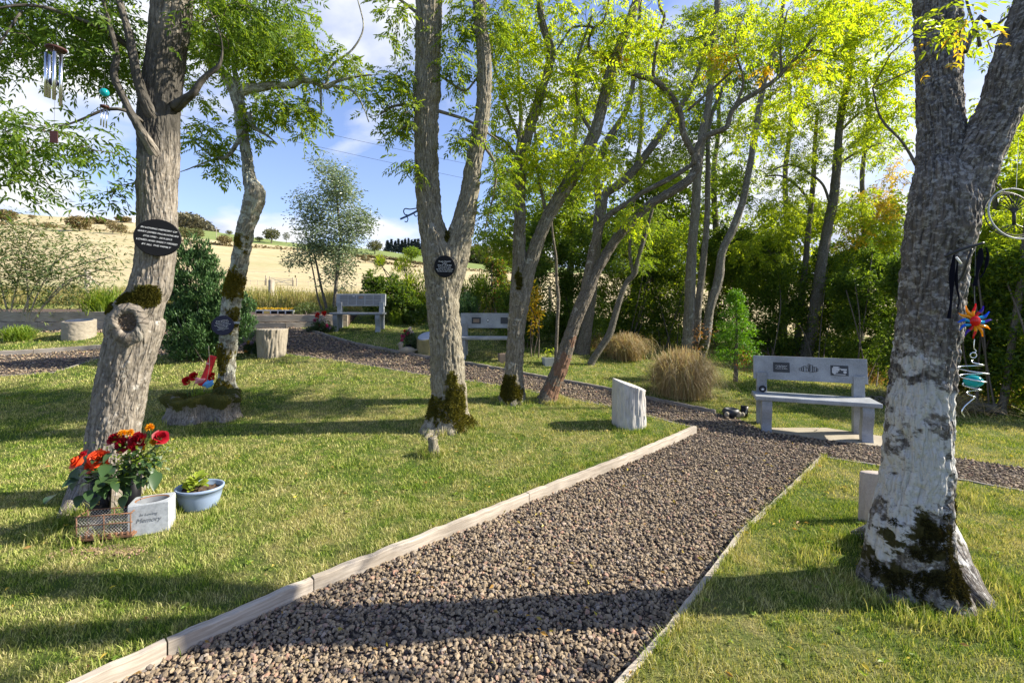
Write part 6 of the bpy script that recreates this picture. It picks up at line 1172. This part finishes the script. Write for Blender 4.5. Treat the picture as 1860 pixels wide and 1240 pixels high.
for px, py, r_, mat, ax, lab, kd, ft in [(181, 833, 17, 'pet_orange', (.2, -.8, .55), 'largest open orange rose in the butterfly vase', 'rose', v1), (141, 838, 15, 'pet_orange', (-.5, -.6, .6), 'leftmost orange rose in the butterfly vase', 'rose', v1), (164, 846, 11, 'pet_orange', (-.2, -.8, .3), 'small orange rose tucked between the two larger ones', 'rose', v1), (152, 824, 8, 'pet_red', (-.3, -.5, .8), 'small dark red rose above the orange roses', 'rose', v1),
    (208, 796, 13, 'pet_red', (-.3, -.6, .8), 'crimson rose at the top left of the bouquet', 'rose', v2), (223, 806, 14, 'pet_red', (-.1, -.9, .4), 'crimson rose at the front middle of the bouquet', 'rose', v2), (250, 799, 15, 'pet_red', (.1, -.8, .6), 'fullest crimson rose of the bouquet', 'rose', v2), (292, 793, 12, 'pet_red', (.7, -.5, .6), 'crimson rose furthest right in the bouquet', 'rose', v2), (240, 811, 8, 'pet_red', (0, -.9, .1), 'small crimson rosebud below the fullest rose', 'rose', v2),
    (223, 788, 8, 'pet_yellow', (-.1, -.4, .9), 'leftmost yellow chrysanthemum of the bouquet', 'mum', v2), (237, 786, 7, 'pet_yellow', (0, -.4, .9), 'yellow chrysanthemum behind the crimson roses', 'mum', v2), (272, 777, 8, 'pet_yellow', (.2, -.4, .9), 'topmost yellow chrysanthemum of the bouquet', 'mum', v2), (279, 803, 7, 'pet_yellow', (.3, -.8, .5), 'yellow chrysanthemum beside the rightmost rose', 'mum', v2), (257, 811, 8, 'pet_yellow', (.1, -.9, .3), 'lowest yellow chrysanthemum of the bouquet', 'mum', v2)]:
    Y = (YV - .12 if ft is v1 else YV - .04) + rng.uniform(-.03, .03); cut_flower('rose' if kd == 'rose' else 'chrysanthemum', lab, 'rose' if kd == 'rose' else 'chrysanthemum', px, py, Y, r_, mat, ax, ft - np.array([0, 0, .02]) + np.append(rng.normal(0, .012, 2), 0), rng, kd, FG)
def greens(label, foot, cen, n, sp, L, mat, W_=.55, small=0):
    r = thing('flower_foliage', label, 'foliage', foot, 'foliage in the black vases'); C, D = [], []; mb = MB()
    for k in range(n):
        p = np.array(cen) + rng.normal(0, 1, 3) * sp; d = p - np.array(foot); C.append(p); d = d / np.linalg.norm(d) + rng.normal(0, .4, 3) + [0, -.2, -.3]; D.append(d)
        if k % 4 == 0: mb.tube(catmull([foot, (np.array(foot) + p) / 2 + [0, 0, .02], p], .03), .0018, 5)
    broadleaf(C, D, L * rng.uniform(.6, 1.2, n), W_, rng, mat, r, 'leaves'); mb.build('stems', M['stem'], r, True)
    if small: c = np.array(cen) + rng.normal(0, 1, (small, 3)) * sp * 1.15; v, f = leaf_quads(c, rng.normal(size=c.shape), .028, .5, rng); mesh('sprigs', v, f, M['leaf_mid'], r)
greens('broad dark rose leaves hanging around the butterfly vase', v1, P(182, 866, YV - .12), 52, (.10, .045, .05), .10, 'leaf_rose', .62)
greens('mixed green leaves beneath the crimson roses', v2, P(245, 838, YV - .03), 60, (.085, .05, .06), .07, 'leaf_rose', .55, 420)
greens('pale grey-green leafy sprig at the right of the bouquet', v2, P(290, 825, YV + .02), 16, (.05, .04, .05), .05, 'leaf_euc', .55, 60)
# ------------------------------------------------------------------ things at the foot of the knotted ash
def cage():
    b = GL(186, 984); w = .30; dp = .11; h = .155; r = place('wire_cage', 'rusty wire mesh cage box at the foot of the knotted ash', 'wire cage', b + [0, .05, .022], R(13)); mb = MB(); e = .0045
    xs = (-w / 2, 0, w / 2)
    for y in (-dp / 2, dp / 2):
        for x in xs: mb.tube([(x, y, 0), (x, y, h)], e, 6)
        for z in (.02, h * .62, h): mb.tube([(-w / 2 - .01, y, z), (w / 2 + .01, y, z)], e, 6)
    for x in (-w / 2, w / 2):
        for z in (.02, h): mb.tube([(x, -dp / 2, z), (x, dp / 2, z)], e, 6)
    mb.build('frame', M['rust'], r, True); mb = MB()
    for y in (-dp / 2, dp / 2):
        for k in range(-11, 23):
            for s in (-1, 1):
                x0 = -w / 2 + k * w / 16; 
                P0 = np.array([x0, y - .003 * s, 0.02]); P1 = np.array([x0 + s * (h - .02) * .9, y - .003 * s, h]); t0 = 0.; t1 = 1.
                d = P1 - P0
                for lim in ((-w / 2, 1), (w / 2, -1)):
                    if abs(d[0]) > 1e-9:
                        tt = (lim[0] - P0[0]) / d[0]
                        if (P0[0] - lim[0]) * lim[1] < 0: t0 = max(t0, tt)
                        if (P1[0] - lim[0]) * lim[1] < 0: t1 = min(t1, tt)
                if t1 - t0 > .05: mb.tube([P0 + d * t0, P0 + d * t1], .0011, 4, False)
    mb.build('wire_mesh', M['steel_d'], r, True); mb = MB()
    mb.box((0, 0, .008), (w + .03, dp + .02, .016)); [mb.box((-w / 2 + .02 + k * .033, -dp / 2 - .004, .026), (.012, .012, .022)) for k in range(9)]; mb.build('base', M['rust'], r, bevel=.002)
cage()
def stone_vase():
    a, b = GL(234, 976), GL(303, 964); c = (a + b) / 2; yaw = math.atan2(b[1] - a[1], b[0] - a[0]); w = float(np.linalg.norm((b - a)[:2])) ; w = .235; h = .205; r = place('memorial_stone_vase', 'square white stone vase carved In Loving Memory with a round opening', 'stone vase', c + np.array([-math.sin(yaw) * .09, math.cos(yaw) * .09, 0]), yaw)
    sq = w / 2; dq = .085; n = 48; th = np.linspace(0, 2 * np.pi, n, endpoint=False); m = np.maximum(np.abs(np.cos(th)) / sq, np.abs(np.sin(th)) / dq); ox, oy = np.cos(th) / m, np.sin(th) / m; sg = np.sign(np.cos(th)); r1 = .098; ry = .070
    rows = [(ox, oy, -.03), (ox, oy, h - .006), (ox * .975, oy * .965, h), (r1 * np.cos(th), ry * np.sin(th), h), (r1 * .9 * np.cos(th), ry * .9 * np.sin(th), h - .006), (r1 * .62 * np.cos(th), ry * .62 * np.sin(th), h - .03), (r1 * .45 * np.cos(th), ry * .45 * np.sin(th), h - .11), (th * 0, th * 0, h - .11)]
    V = np.concatenate([np.stack([x, y, np.full(n, z)], -1) for x, y, z in rows]); f = grid_faces(len(rows), n, True); mesh('body', V, f, None, r, mats=[M['vase_stone'], M['lead'], M['rust']], midx=[0] * n * 3 + [2] * n + [1] * n * 3)
    text('In Loving', .10, (.0, -.0862, h * .66), r, 'lead', shear=.3); text('Memory', .14, (.0, -.0862, h * .47), r, 'lead', shear=.3, name='inscription', h=1.1)
stone_vase()
def blue_pot():
    b = GL(341, 934); b = b + [0, .13, 0]; b[2] = surf(b[0], b[1]); r = place('plant_pot', 'pale blue oval pot with soil and a yellow-green plant', 'plant pot', b); mb = MB(); rx = 49 * b[1] / F * .80; h = .155
    mb.lathe([(.0001, -.01), (.72, -.01), (.76, .01), (.82, .04), (.91, h * .6), (.94, h - .022), (1.0, h - .02), (1.02, h), (.97, h + .004), (.91, h - .004), (.88, h - .035), (.0001, h - .04)], seg=56, scale=(rx, rx * .86)); V, Fs = mb.data()
    mesh('pot', V, Fs, M['pot_blue'], r, True); g = np.linspace(-1, 1, 40); x, y = np.meshgrid(g, g); k = None; z = h - .03 + .012 * fbm(np.stack([x * 4, y * 4, x * 0], -1), 3); V = np.stack([x * rx * .88, y * rx * .75, z], -1).reshape(-1, 3); f = grid_faces(40, 40); cc = np.hypot(x, y).ravel(); f = f[(cc[f] < .99).all(1)]; mesh('soil', V, f, M['soil'], r, True)
    C, D, L = [], [], []
    for i in range(54): a = rng.random() * 6.28; q = rng.random() * .055; C.append((-.03 + q * math.cos(a), q * math.sin(a) * .9, h - .02 + rng.random() * .09)); D.append((math.cos(a), math.sin(a), .9 * rng.random() + .3)); L.append(rng.uniform(.05, .09))
    broadleaf(np.array(C), np.array(D), np.array(L), .62, rng, 'leaf_yg', r, 'plant')
M['leaf_yg'] = leafmat('yellow_green_plant', [(.22, .30, .03), (.34, .40, .05), (.14, .22, .03)], .4); blue_pot()
# bare soil scrape under the cage
def scrape(): 
    c = GL(190, 1003); n = 500; C = c + rng.normal(0, 1, (n, 3)) * [.11, .03, .002]; C[:, 2] = [surf(x, y) + .008 for x, y in C[:, :2]]; V, Fc = rocks(C, rng.uniform(.006, .018, n), rng); props(mesh('loose_soil', V, Fc, M['loose']), kind='stuff')
scrape()
# ------------------------------------------------------------------ hollow mossy stump planter
def stump_planter():
    b = GL(340, 772); b = b + [0, .32, 0]; b[2] = surf(b[0], b[1]); sc = b[1] / F; r = place('stump_planter', 'wide hollow mossy tree stump used as a planter', 'tree stump', b); seg = 140; th = np.linspace(0, 2 * np.pi, seg, endpoint=False); rx = 62 * sc; h = .27
    prof = [(1.04, -.08), (.98, 0), (.90, .05), (.86, .11), (.88, .17), (.97, .23), (.98, .28), (.88, .32), (.68, .31), (.60, .26), (.5, .22), (.25, .21), (.0001, .21)]; n = len(prof); A = np.broadcast_to(th, (n, seg)); pr = np.array([p[0] for p in prof])[:, None]; pz = np.array([p[1] for p in prof])[:, None] * np.ones((1, seg)) * .95
    lob = 1 + .13 * np.cos(3 * A + .8) + .10 * np.cos(5 * A + 2) + .05 * np.cos(9 * A); q = np.stack([np.cos(A) * 2.2, np.sin(A) * 2.2, pz * 5], -1); rr = rx * pr * lob * (1 + .10 * fbm(q, 3)); z = pz * (1 + .28 * fbm(q * .8 + 3, 2)) * (pz > 0) + pz * (pz <= 0)
    V = np.stack([rr * np.cos(A), rr * np.sin(A) * .8, z], -1).reshape(-1, 3); bk = np.stack([rx * np.cos(A), rx * np.sin(A), pz * 1.5], -1).reshape(-1, 3); ms = np.clip((V[:, 2] - .08) / .14, 0, 1) * (.75 + .5 * noise3(V * 5)) + .1
    Q = grid_faces(n, seg, True); mesh('stump', V, Q, M['bark_t1'], r, True, {'bk': bk, 'ms': ms}); w = np.clip(ms[Q].mean(1) - .45, 0, 1); A_ = np.linalg.norm(np.cross(V[Q[:, 1]] - V[Q[:, 0]], V[Q[:, 3]] - V[Q[:, 0]]), axis=1) * (w > 0); A_ /= A_.sum(); i = rng.choice(len(Q), 6000, p=A_); C = V[Q[i]].mean(1) + rng.normal(0, .012, (6000, 3)); v, f = leaf_quads(C, rng.normal(size=C.shape) + [0, 0, .6], .015, .35, rng); mesh('moss', v, f, M['moss'], r)
    return b
sp_ = stump_planter()
for px, py, bx, lab in ((339, 691, 341, 'left red fabric poppy on the stump planter'), (352, 683, 350, 'second red fabric poppy close behind the left one'), (383, 683, 372, 'right red fabric poppy beside the scarf roll')):
    Y = sp_[1] - .02; f_ = P(bx, 722, Y); cut_flower('fabric_poppy', lab, 'artificial flower', px, py, Y, 8, 'pet_bright_red', (0, -.8, .5), f_, rng, 'rose', 'red poppies in the stump planter', stemr=.004)
tussock('weed', 'small green weeds growing out of the stump planter', P(366, 722, sp_[1]), 120, .17, .2, .008, 'blade_green', 'plant', seed=9, droop=.8)
def scarf():
    Y = sp_[1] - .05; r = thing('scarf_roll', 'red and blue scarf rolled on a stick leaning over the stump planter', 'scarf', P(372, 705, Y)); mb = MB(); a, b = P(366, 700, Y), P(387, 646, Y + .05); mb.tube(catmull([a, (a + b) / 2 + [.01, 0, 0], b], .02), .042, 14); mb.build('roll', M['fabric_r'], r, True)
    mb = MB(); mb.tube([b - (b - a) * .30, b - (b - a) * .24], .044, 14); mb.build('stripe', M['fabric_p'], r, True)
    for px, py, mt, s in ((362, 690, 'fabric_p', .05), (379, 697, 'fabric_b', .05)):
        mb = MB(); mb.sphere(P(px, py, Y - .04), (s, s * .5, s * .9), 16, 10); V, Fs = mb.data(); V = V + fbm(V * 14, 3)[:, None] * .03; mesh('fabric_fold', V, Fs, M[mt], r, True)
    mb = MB(); mb.tube(catmull([P(370, 712, Y - .05), P(380, 668, Y - .07), P(379, 628, Y - .07)], .03), .004, 6); mb.build('stick', M['twig_pale'], r, True)
scarf()
def small_stump(label, px, py, w, h, seed):
    b = GL(px, py); s = b[1] / F; r = place('wood_stub', label, 'stump', b); mb = MB()
    for k, (dx, ww, hh) in enumerate(((0, w * .5, h), (w * .45, w * .28, h * .55))): p = np.array([[dx * s, 0, -.05], [dx * s + .005, 0, hh * .5 * s], [dx * s - .004, 0, hh * s]]); mb.tube(catmull(p, .02), ww * s, 16)
    V, Fs = mb.data(); A = np.concatenate(mb.A); V = V + fbm(V * 30 + seed, 3)[:, None] * .012; mesh('stub', V, Fs, M['bark_t3'], r, True, {'bk': A, 'ms': np.full(len(V), .35)})
small_stump('little broken wood stub in front of the forked ash', 786, 828, 16, 34, 3)
# ------------------------------------------------------------------ flowers and small things near the far benches
def bunch(label, px, pyb, off, blooms, leafb, n, Ydelta=0, vasem='black', vh=.16, name='flower_bunch'):
    b = G(px, pyb, off); Y = float(b[1]) + Ydelta; r = thing(name, label, 'flowers', b); s = Y / F; mb = MB(); mb.lathe([(.0001, -.02), (.05, -.02), (.06, vh), (.052, vh), (.0001, vh * .8)], b, 16); mb.build('vase', M[vasem], r, True)
    v, f = cloud([pxblob(x, y, Y, rx, ry, ry * s) for x, y, rx, ry in leafb], n, .05, .45, rng, thr=-.4); mesh('leaves', v, f, M['leaf_rose'], r)
    for x, y, rp, mt in blooms: mb = MB(); mum(mb, P(x, y, Y - .05), rp * s, (0, -.7, .6), rng, 60); mb.build('bloom', M['pet_' + mt], r)
bunch('red and white flowers in dark pots left of the far bench', 583, 603, 0, [(577, 573, 6, 'bright_red'), (589, 570, 6, 'bright_red'), (572, 582, 4, 'pink'), (583, 583, 5, 'whitef'), (592, 584, 4, 'whitef'), (580, 592, 3.5, 'bright_red'), (594, 592, 4, 'pink'), (600, 596, 3.5, 'lilac'), (571, 590, 3, 'whitef'), (588, 577, 4, 'whitef')], [(583, 590, 16, 12), (600, 597, 10, 6), (568, 598, 12, 5)], 1500)
bunch('pink and white flowers beside the mossy marker', 742, 640, 0, [(732, 611, 5, 'pink'), (736, 602, 4, 'bright_red'), (745, 598, 5, 'whitef'), (741, 606, 4, 'pink'), (748, 604, 4, 'whitef'), (730, 618, 3.5, 'pink')], [(743, 616, 12, 16), (752, 630, 9, 10)], 1300)
bunch('yellow and lilac flowers against the tan stump marker', 458, 643, H, [(446, 626, 4, 'lilac'), (452, 622, 4, 'gold_f'), (449, 638, 5, 'yellow'), (458, 624, 4, 'lilac'), (442, 632, 3, 'whitef')], [(458, 632, 14, 10)], 1300, vasem='lead', vh=.1)
def bird():
    b = G(738, 643); s = b[1] / F; r = place('stone_bird', 'small weathered stone bird ornament left of the mossy marker', 'garden statue', b, R(8)); mb = MB(); mb.sphere((.02, 0, .07), (.17, .09, .08), 20, 12); V, Fs = mb.data(); mesh('body', V, Fs, M['cast_tan'], r, True); mb = MB()
    mb.tube(catmull([(-.08, 0, .09), (-.11, 0, .14), (-.10, 0, .19)], .02), [.05, .045, .042, .04, .04][:len(catmull([(-.08, 0, .09), (-.11, 0, .14), (-.10, 0, .19)], .02))] if False else .042, 12); mb.sphere((-.105, 0, .20), (.055, .045, .045)); mb.build('head', M['cast_tan'], r, True); mb = MB(); mb.sphere((-.165, 0, .195), (.03, .018, .010)); mb.build('beak', M['cast_tan'], r, True); mb = MB(); mb.sphere((.19, 0, .08), (.05, .05, .02)); mb.build('tail', M['cast_tan'], r, True)
bird()
def square_pot(label, px, pyb, w, h, mat, plant):
    b = G(px, pyb); s = b[1] / F; w *= s; h *= s; r = place('plant_pot', label, 'plant pot', b, R(12)); V = [(x * w * k, y * w * k, z) for k, z in ((.42, -.02), (.5, h), (.44, h), (.42, h * .85)) for x, y in ((-1, -1), (1, -1), (1, 1), (-1, 1))]; mesh('pot', V, [grid_faces(4, 4, True)], M[mat], r, bevel=.004); mesh('soil', [(x * w * .44, y * w * .44, h * .88) for x, y in ((-1, -1), (1, -1), (1, 1), (-1, 1))], [[[0, 1, 2, 3]]], M['soil'], r)
    if plant: C = np.column_stack([rng.normal(0, w * .25, 40), rng.normal(0, w * .2, 40), h + rng.random(40) * plant]); broadleaf(C, rng.normal(size=C.shape) + [0, 0, .8], np.full(40, .07), .5, rng, 'leaf_yg', r, 'leaves')
square_pot('grey square pot with a small green plant below the bare sapling', 996, 663, 20, 14, 'galv', .16); square_pot('squat terracotta-grey pot under the right end of the middle bench', 915, 657, 20, 15, 'terra_g', 0)

# urn and black vase left of the right bench
def urns():
    b = G(1328, 756); r = place('urn', 'low dark urn with pale figures left of the granite bench', 'urn', b); mb = MB(); mb.lathe([(.0001, -.01), (.06, -.01), (.10, .03), (.115, .07), (.09, .105), (.075, .11), (.065, .10), (.0001, .06)], seg=28); mb.build('body', M['granite_d'], r, True)
    for x, s in ((-.10, .035), (.06, .04), (.11, .03)): mb = MB(); mb.sphere((x, -.09, .045), (s, .02, s * 1.1)); mb.build('figure', M['cast_tan'], r, True)
    b = G(1351, 757); r = place('grave_vase', 'small black vase with white marking left of the granite bench', 'vase', b); mb = MB(); mb.lathe([(.0001, -.01), (.045, -.01), (.05, .15), (.042, .15), (.0001, .1)], seg=24); V, Fs = mb.data(); mesh('body', V @ np.array(Matrix.Rotation(R(4), 3, 'Y')).T, Fs, M['black'], r, True); mb = MB(); mb.add([(-.01, -.052, .05), (.012, -.052, .06), (.006, -.052, .11), (-.002, -.052, .08)], [[0, 1, 2, 3]]); mb.build('marking', M['ink_g'], r)
urns()
b = G(1640, 740); mb = MB(); mb.tube(catmull([b + [-.9, .2, .05], b + [-.2, .1, .08], b + [.6, -.1, .06], b + [1.1, -.3, .05]], .05), .07, 14); V, Fs = mb.data(); A = np.concatenate(mb.A); props(mesh('fallen_log', V + fbm(V * 9, 2)[:, None] * .02, Fs, M['bark_bg'], None, True, {'bk': A, 'ms': np.full(len(V), .4)}), 'mossy fallen log lying behind the granite bench', 'log')
# ------------------------------------------------------------------ wind chimes in the knotted ash
def chime(label, px, ytop, Y, tubes, rt, ring, ball, sail, hang, ballmat='navy', name='wind_chime'):
    c = P(px, ytop, Y); s = Y / F; r = thing(name, label, 'wind chime', c); mb = MB(); mb.lathe([(.0001, .0), (ring * .9, 0), (ring, .006), (ring, .012), (.0001, .016)], c, 24); mb.build('top_disc', M['redwood'], r, True)
    for i, (x, y0, y1, dy) in enumerate(tubes):
        mb = MB(); a = P(x, y0, Y + dy); b = P(x - 1, y1, Y + dy); mb.tube([a, b], rt, 14); o = mb.build('tube', M['steel'], r, True); mb = MB(); mb.tube([c + [(a[0] - c[0]) * .8, dy, 0], a], .0008, 4, False); mb.build('string', M['iron'], o)
    mb = MB(); mb.tube([P(hang[0], hang[1], Y), c], .0008, 4, False); e = P(*(sail[:2] if sail else ball[:2]), Y); mb.tube([c, e], .0008, 4, False); mb.build('cord', M['iron'], r)
    mb = MB(); mb.sphere(P(*ball[:2], Y), ball[2] * s, 18, 12); mb.build('ball', M[ballmat], r, True)
    if sail: mb = MB(); mb.box(P(sail[0], sail[1] + sail[3] / 2, Y), (sail[2] * s, .006, sail[3] * s), .3); mb.build('sail', M['redwood'], r, bevel=.002)
chime('large silver wind chime with four tubes hanging at the top left', 102, 92, 2.45, [(84, 96, 176, .0), (90, 100, 178, .05), (99, 94, 181, -.04), (111, 99, 193, .01)], .0078, .045, (97, 150, 7), (98, 238, 12, 22), (104, 30))
chime('small wind chime with a teal ball left of the knotted ash', 190, 196, 2.75, [(184, 199, 228, 0), (189, 199, 231, .02), (194, 200, 233, -.01)], .0035, .022, (190, 168, 7), None, (190, 120), 'g_teal')
# blue iron bracket on the forked ash
def bracket():
    Y = 5.45; r = thing('hanging_bracket', 'dark blue scrolled iron bracket on the left of the forked ash', 'bracket', P(757, 388, Y)); T = lambda L: catmull([P(x, y, Y) for x, y in L], .01); mb = MB(); mb.tube(T([(760, 382), (745, 390), (727, 398)]), .012, 8); mb.tube(T([(758, 378), (745, 380), (736, 379), (733, 384), (736, 390), (740, 390)]), .007, 8); mb.tube(T([(738, 393), (741, 397), (739, 403), (735, 402)]), .006, 8); mb.tube(T([(755, 384), (752, 388), (755, 393), (758, 392)]), .006, 8); mb.build('scroll', M['blue_iron'], r, True)
bracket()
# ------------------------------------------------------------------ suncatcher and ring on the big ash
YS = 2.16
def arm():
    r = thing('hook_bracket', 'black iron arm with dark ribbons fixed to the white-blotched ash', 'bracket', P(1722, 462, YS)); T = lambda L, d=.008: catmull([P(x, y, YS + (q[0] if q else 0)) for x, y, *q in L], d); mb = MB(); mb.tube(T([(1716, 466, .05), (1750, 452, 0), (1787, 441, -.02)]), .0065, 8); mb.tube(T([(1720, 512, .06), (1735, 516, .04), (1748, 500, .02), (1757, 475, 0), (1765, 452, 0)]), .005, 8); mb.build('arm', M['iron'], r, True)
    for L, w in (([(1722, 464), (1718, 500), (1717, 540), (1713, 578)], .020), ([(1728, 466), (1726, 510), (1730, 545), (1727, 560)], .010), ([(1770, 452), (1768, 475), (1763, 500), (1760, 520)], .024), ([(1778, 450), (1782, 465), (1778, 488), (1768, 505)], .012)):
        p = T(L, .01); n = len(p); t = np.linspace(0, 1, n); o = np.stack([np.full(n, w / 2) * (1 + .08 * np.sin(t * 9)), .004 * np.sin(t * 8 + w * 90), t * 0], -1); V = np.concatenate([p - [0, .03, 0] - o, p - [0, .036, 0], p - [0, .03, 0] + o]); i = np.arange(n - 1); q_ = np.concatenate([np.stack([i + a * n, i + 1 + a * n, i + 1 + (a + 1) * n, i + (a + 1) * n], 1) for a in (0, 1)]); mesh('ribbon', V, q_, M['fabric_k'], r, True)
    mb = MB(); mb.tube([P(1737, 467, YS - .04), P(1746, 479, YS - .04)], .005, 6); mb.build('clip', M['white'], r, True)
arm()
def suncatcher():
    c = P(1770, 583, YS); r = thing('sun_catcher', 'multicoloured acrylic sun suncatcher hanging beside the white-blotched ash', 'suncatcher', c); cols = ['g_red', 'g_pur', 'g_blue', 'g_pur', 'g_yel', 'g_yel', 'g_red', 'g_pur', 'g_blue', 'g_blue', 'g_yel', 'g_yel']; Lr = .083; rng2 = np.random.default_rng(2)
    for i, m in enumerate(cols):
        a = R(90 - i * 30); d = np.array([math.cos(a), 0, math.sin(a)]); s = np.array([-d[2], 0, d[0]]); g = np.linspace(0, 1, 12); w = .017 * np.sin(np.pi * np.clip(g * .85 + .15, 0, 1)) ** .7; ctr = c + d * (.018 + g * (Lr - .018))[:, None] + s * (.006 * np.sin(g * 5 + i))[:, None]
        V = np.concatenate([ctr - s * w[:, None] * .5, ctr + [0, -.004, 0], ctr + s * w[:, None] * .5, ctr + [0, .004, 0]]); n = 12; k = np.arange(n - 1); Q = np.concatenate([np.stack([k + a_ * n, k + 1 + a_ * n, k + 1 + ((a_ + 1) % 4) * n, k + ((a_ + 1) % 4) * n], 1) for a_ in range(4)]); half = (np.tile(np.arange(n - 1), 4) < 5).astype(int)
        mesh('ray', V, Q, None, r, True, mats=[M[m], M['g_cyan' if m == 'g_blue' or i in (3, 9) else 'g_yel' if m in ('g_red', 'g_yel') else 'g_red']], midx=half)
    mb = MB(); mb.sphere(c + [0, -.004, 0], (.025, .010, .025), 14, 8); mb.build('centre', M['g_red'], r)
    mb = MB(); mb.tube([P(1772, 447, YS), c + [0, 0, Lr]], .0007, 4); mb.build('string', M['galv'], r)
suncatcher()
def spiral():
    top = P(1770, 634, YS); r = thing('wind_spiral', 'silver wire spiral with a teal glass ball hanging under the sun', 'wind spinner', top); s = YS / F; zt = lambda py: EYE - (py - HZ) * s
    pts = [(1770, 616, 0, 0)]; a = np.linspace(0, 2 * np.pi * 4.4, 150); py = 655 + (a / a[-1]) * 66; rad = np.interp(py, [655, 668, 690, 706, 722], [.006, .055, .045, .030, .010]); cx = np.interp(py, [655, 690, 722], [1769, 1768, 1766])
    p = np.array([[(x - 930) * s + q * math.cos(t + 2.6), YS + q * math.sin(t + 2.6), zt(y)] for x, y, q, t in zip(cx, py, rad, a)]); e = catmull([p[-1], P(1762, 729, YS), P(1752, 738, YS), P(1747, 748, YS), P(1752, 757, YS)], .006); p = np.concatenate([p, e[1:]]); mb = MB(); mb.tube(p, .0028, 8); mb.build('spiral', M['steel'], r, True)
    mb = MB(); b = np.linspace(0, 2 * np.pi, 24, endpoint=False); mb.tube(np.array([[(1768 - 930) * s + .015 * math.cos(t), YS, zt(645) + .013 * math.sin(t)] for t in b]), .0022, 6, False, True); mb.tube(catmull([P(1770, 616, YS), P(1769, 632, YS), P(1773, 637, YS), P(1769, 641, YS)], .004), .002, 6); mb.build('hook', M['steel'], r, True)
    mb = MB(); mb.sphere(P(1768, 692, YS), (.036, .036, .029), 20, 14); mb.build('glass_ball', M['g_teal'], r, True)
spiral()
def ring():
    Y = 2.2; c = P(1846, 388, Y); s = Y / F; r = thing('ring_ornament', 'round metal ring ornament with a tree shape inside at the right edge', 'hanging ornament', c); a = np.linspace(0, 2 * np.pi, 72, endpoint=False)
    for rr, th, m, dy in ((50, .0038, 'galv', 0), (42, .0028, 'twig', .02), (46, .0025, 'iron', .03)): mb = MB(); mb.tube(np.array([c + [rr * s * math.cos(t) * 1.0, dy + .02 * math.sin(t), rr * s * math.sin(t) * .94] for t in a]), th, 8, False, True); mb.build('ring', M[m], r, True)
    mb = MB(); mb.tube([c + [0, .01, -.05], c + [0, .01, .01]], .007, 8)
    for k in range(9): t = R(20 + k * 17.5); mb.tube(catmull([c + [0, .01, .0], c + [.035 * math.cos(t), .01, .02 + .03 * math.sin(t)], c + [.085 * math.cos(t), .01, .02 + .075 * math.sin(t)]], .01), .0022, 5)
    for k in range(5): t = R(200 + k * 35); mb.tube(catmull([c + [0, .01, -.045], c + [.03 * math.cos(t), .01, -.055 + .01 * math.sin(t)], c + [.07 * math.cos(t), .01, -.06 + .03 * math.sin(t)]], .01), .0022, 5)
    mb.build('tree_shape', M['iron'], r, True); mb = MB(); mb.tube([c + [0, 0, 47 * s], P(1850, 250, Y + .3)], .001, 4); mb.build('string', M['galv'], r)
ring()
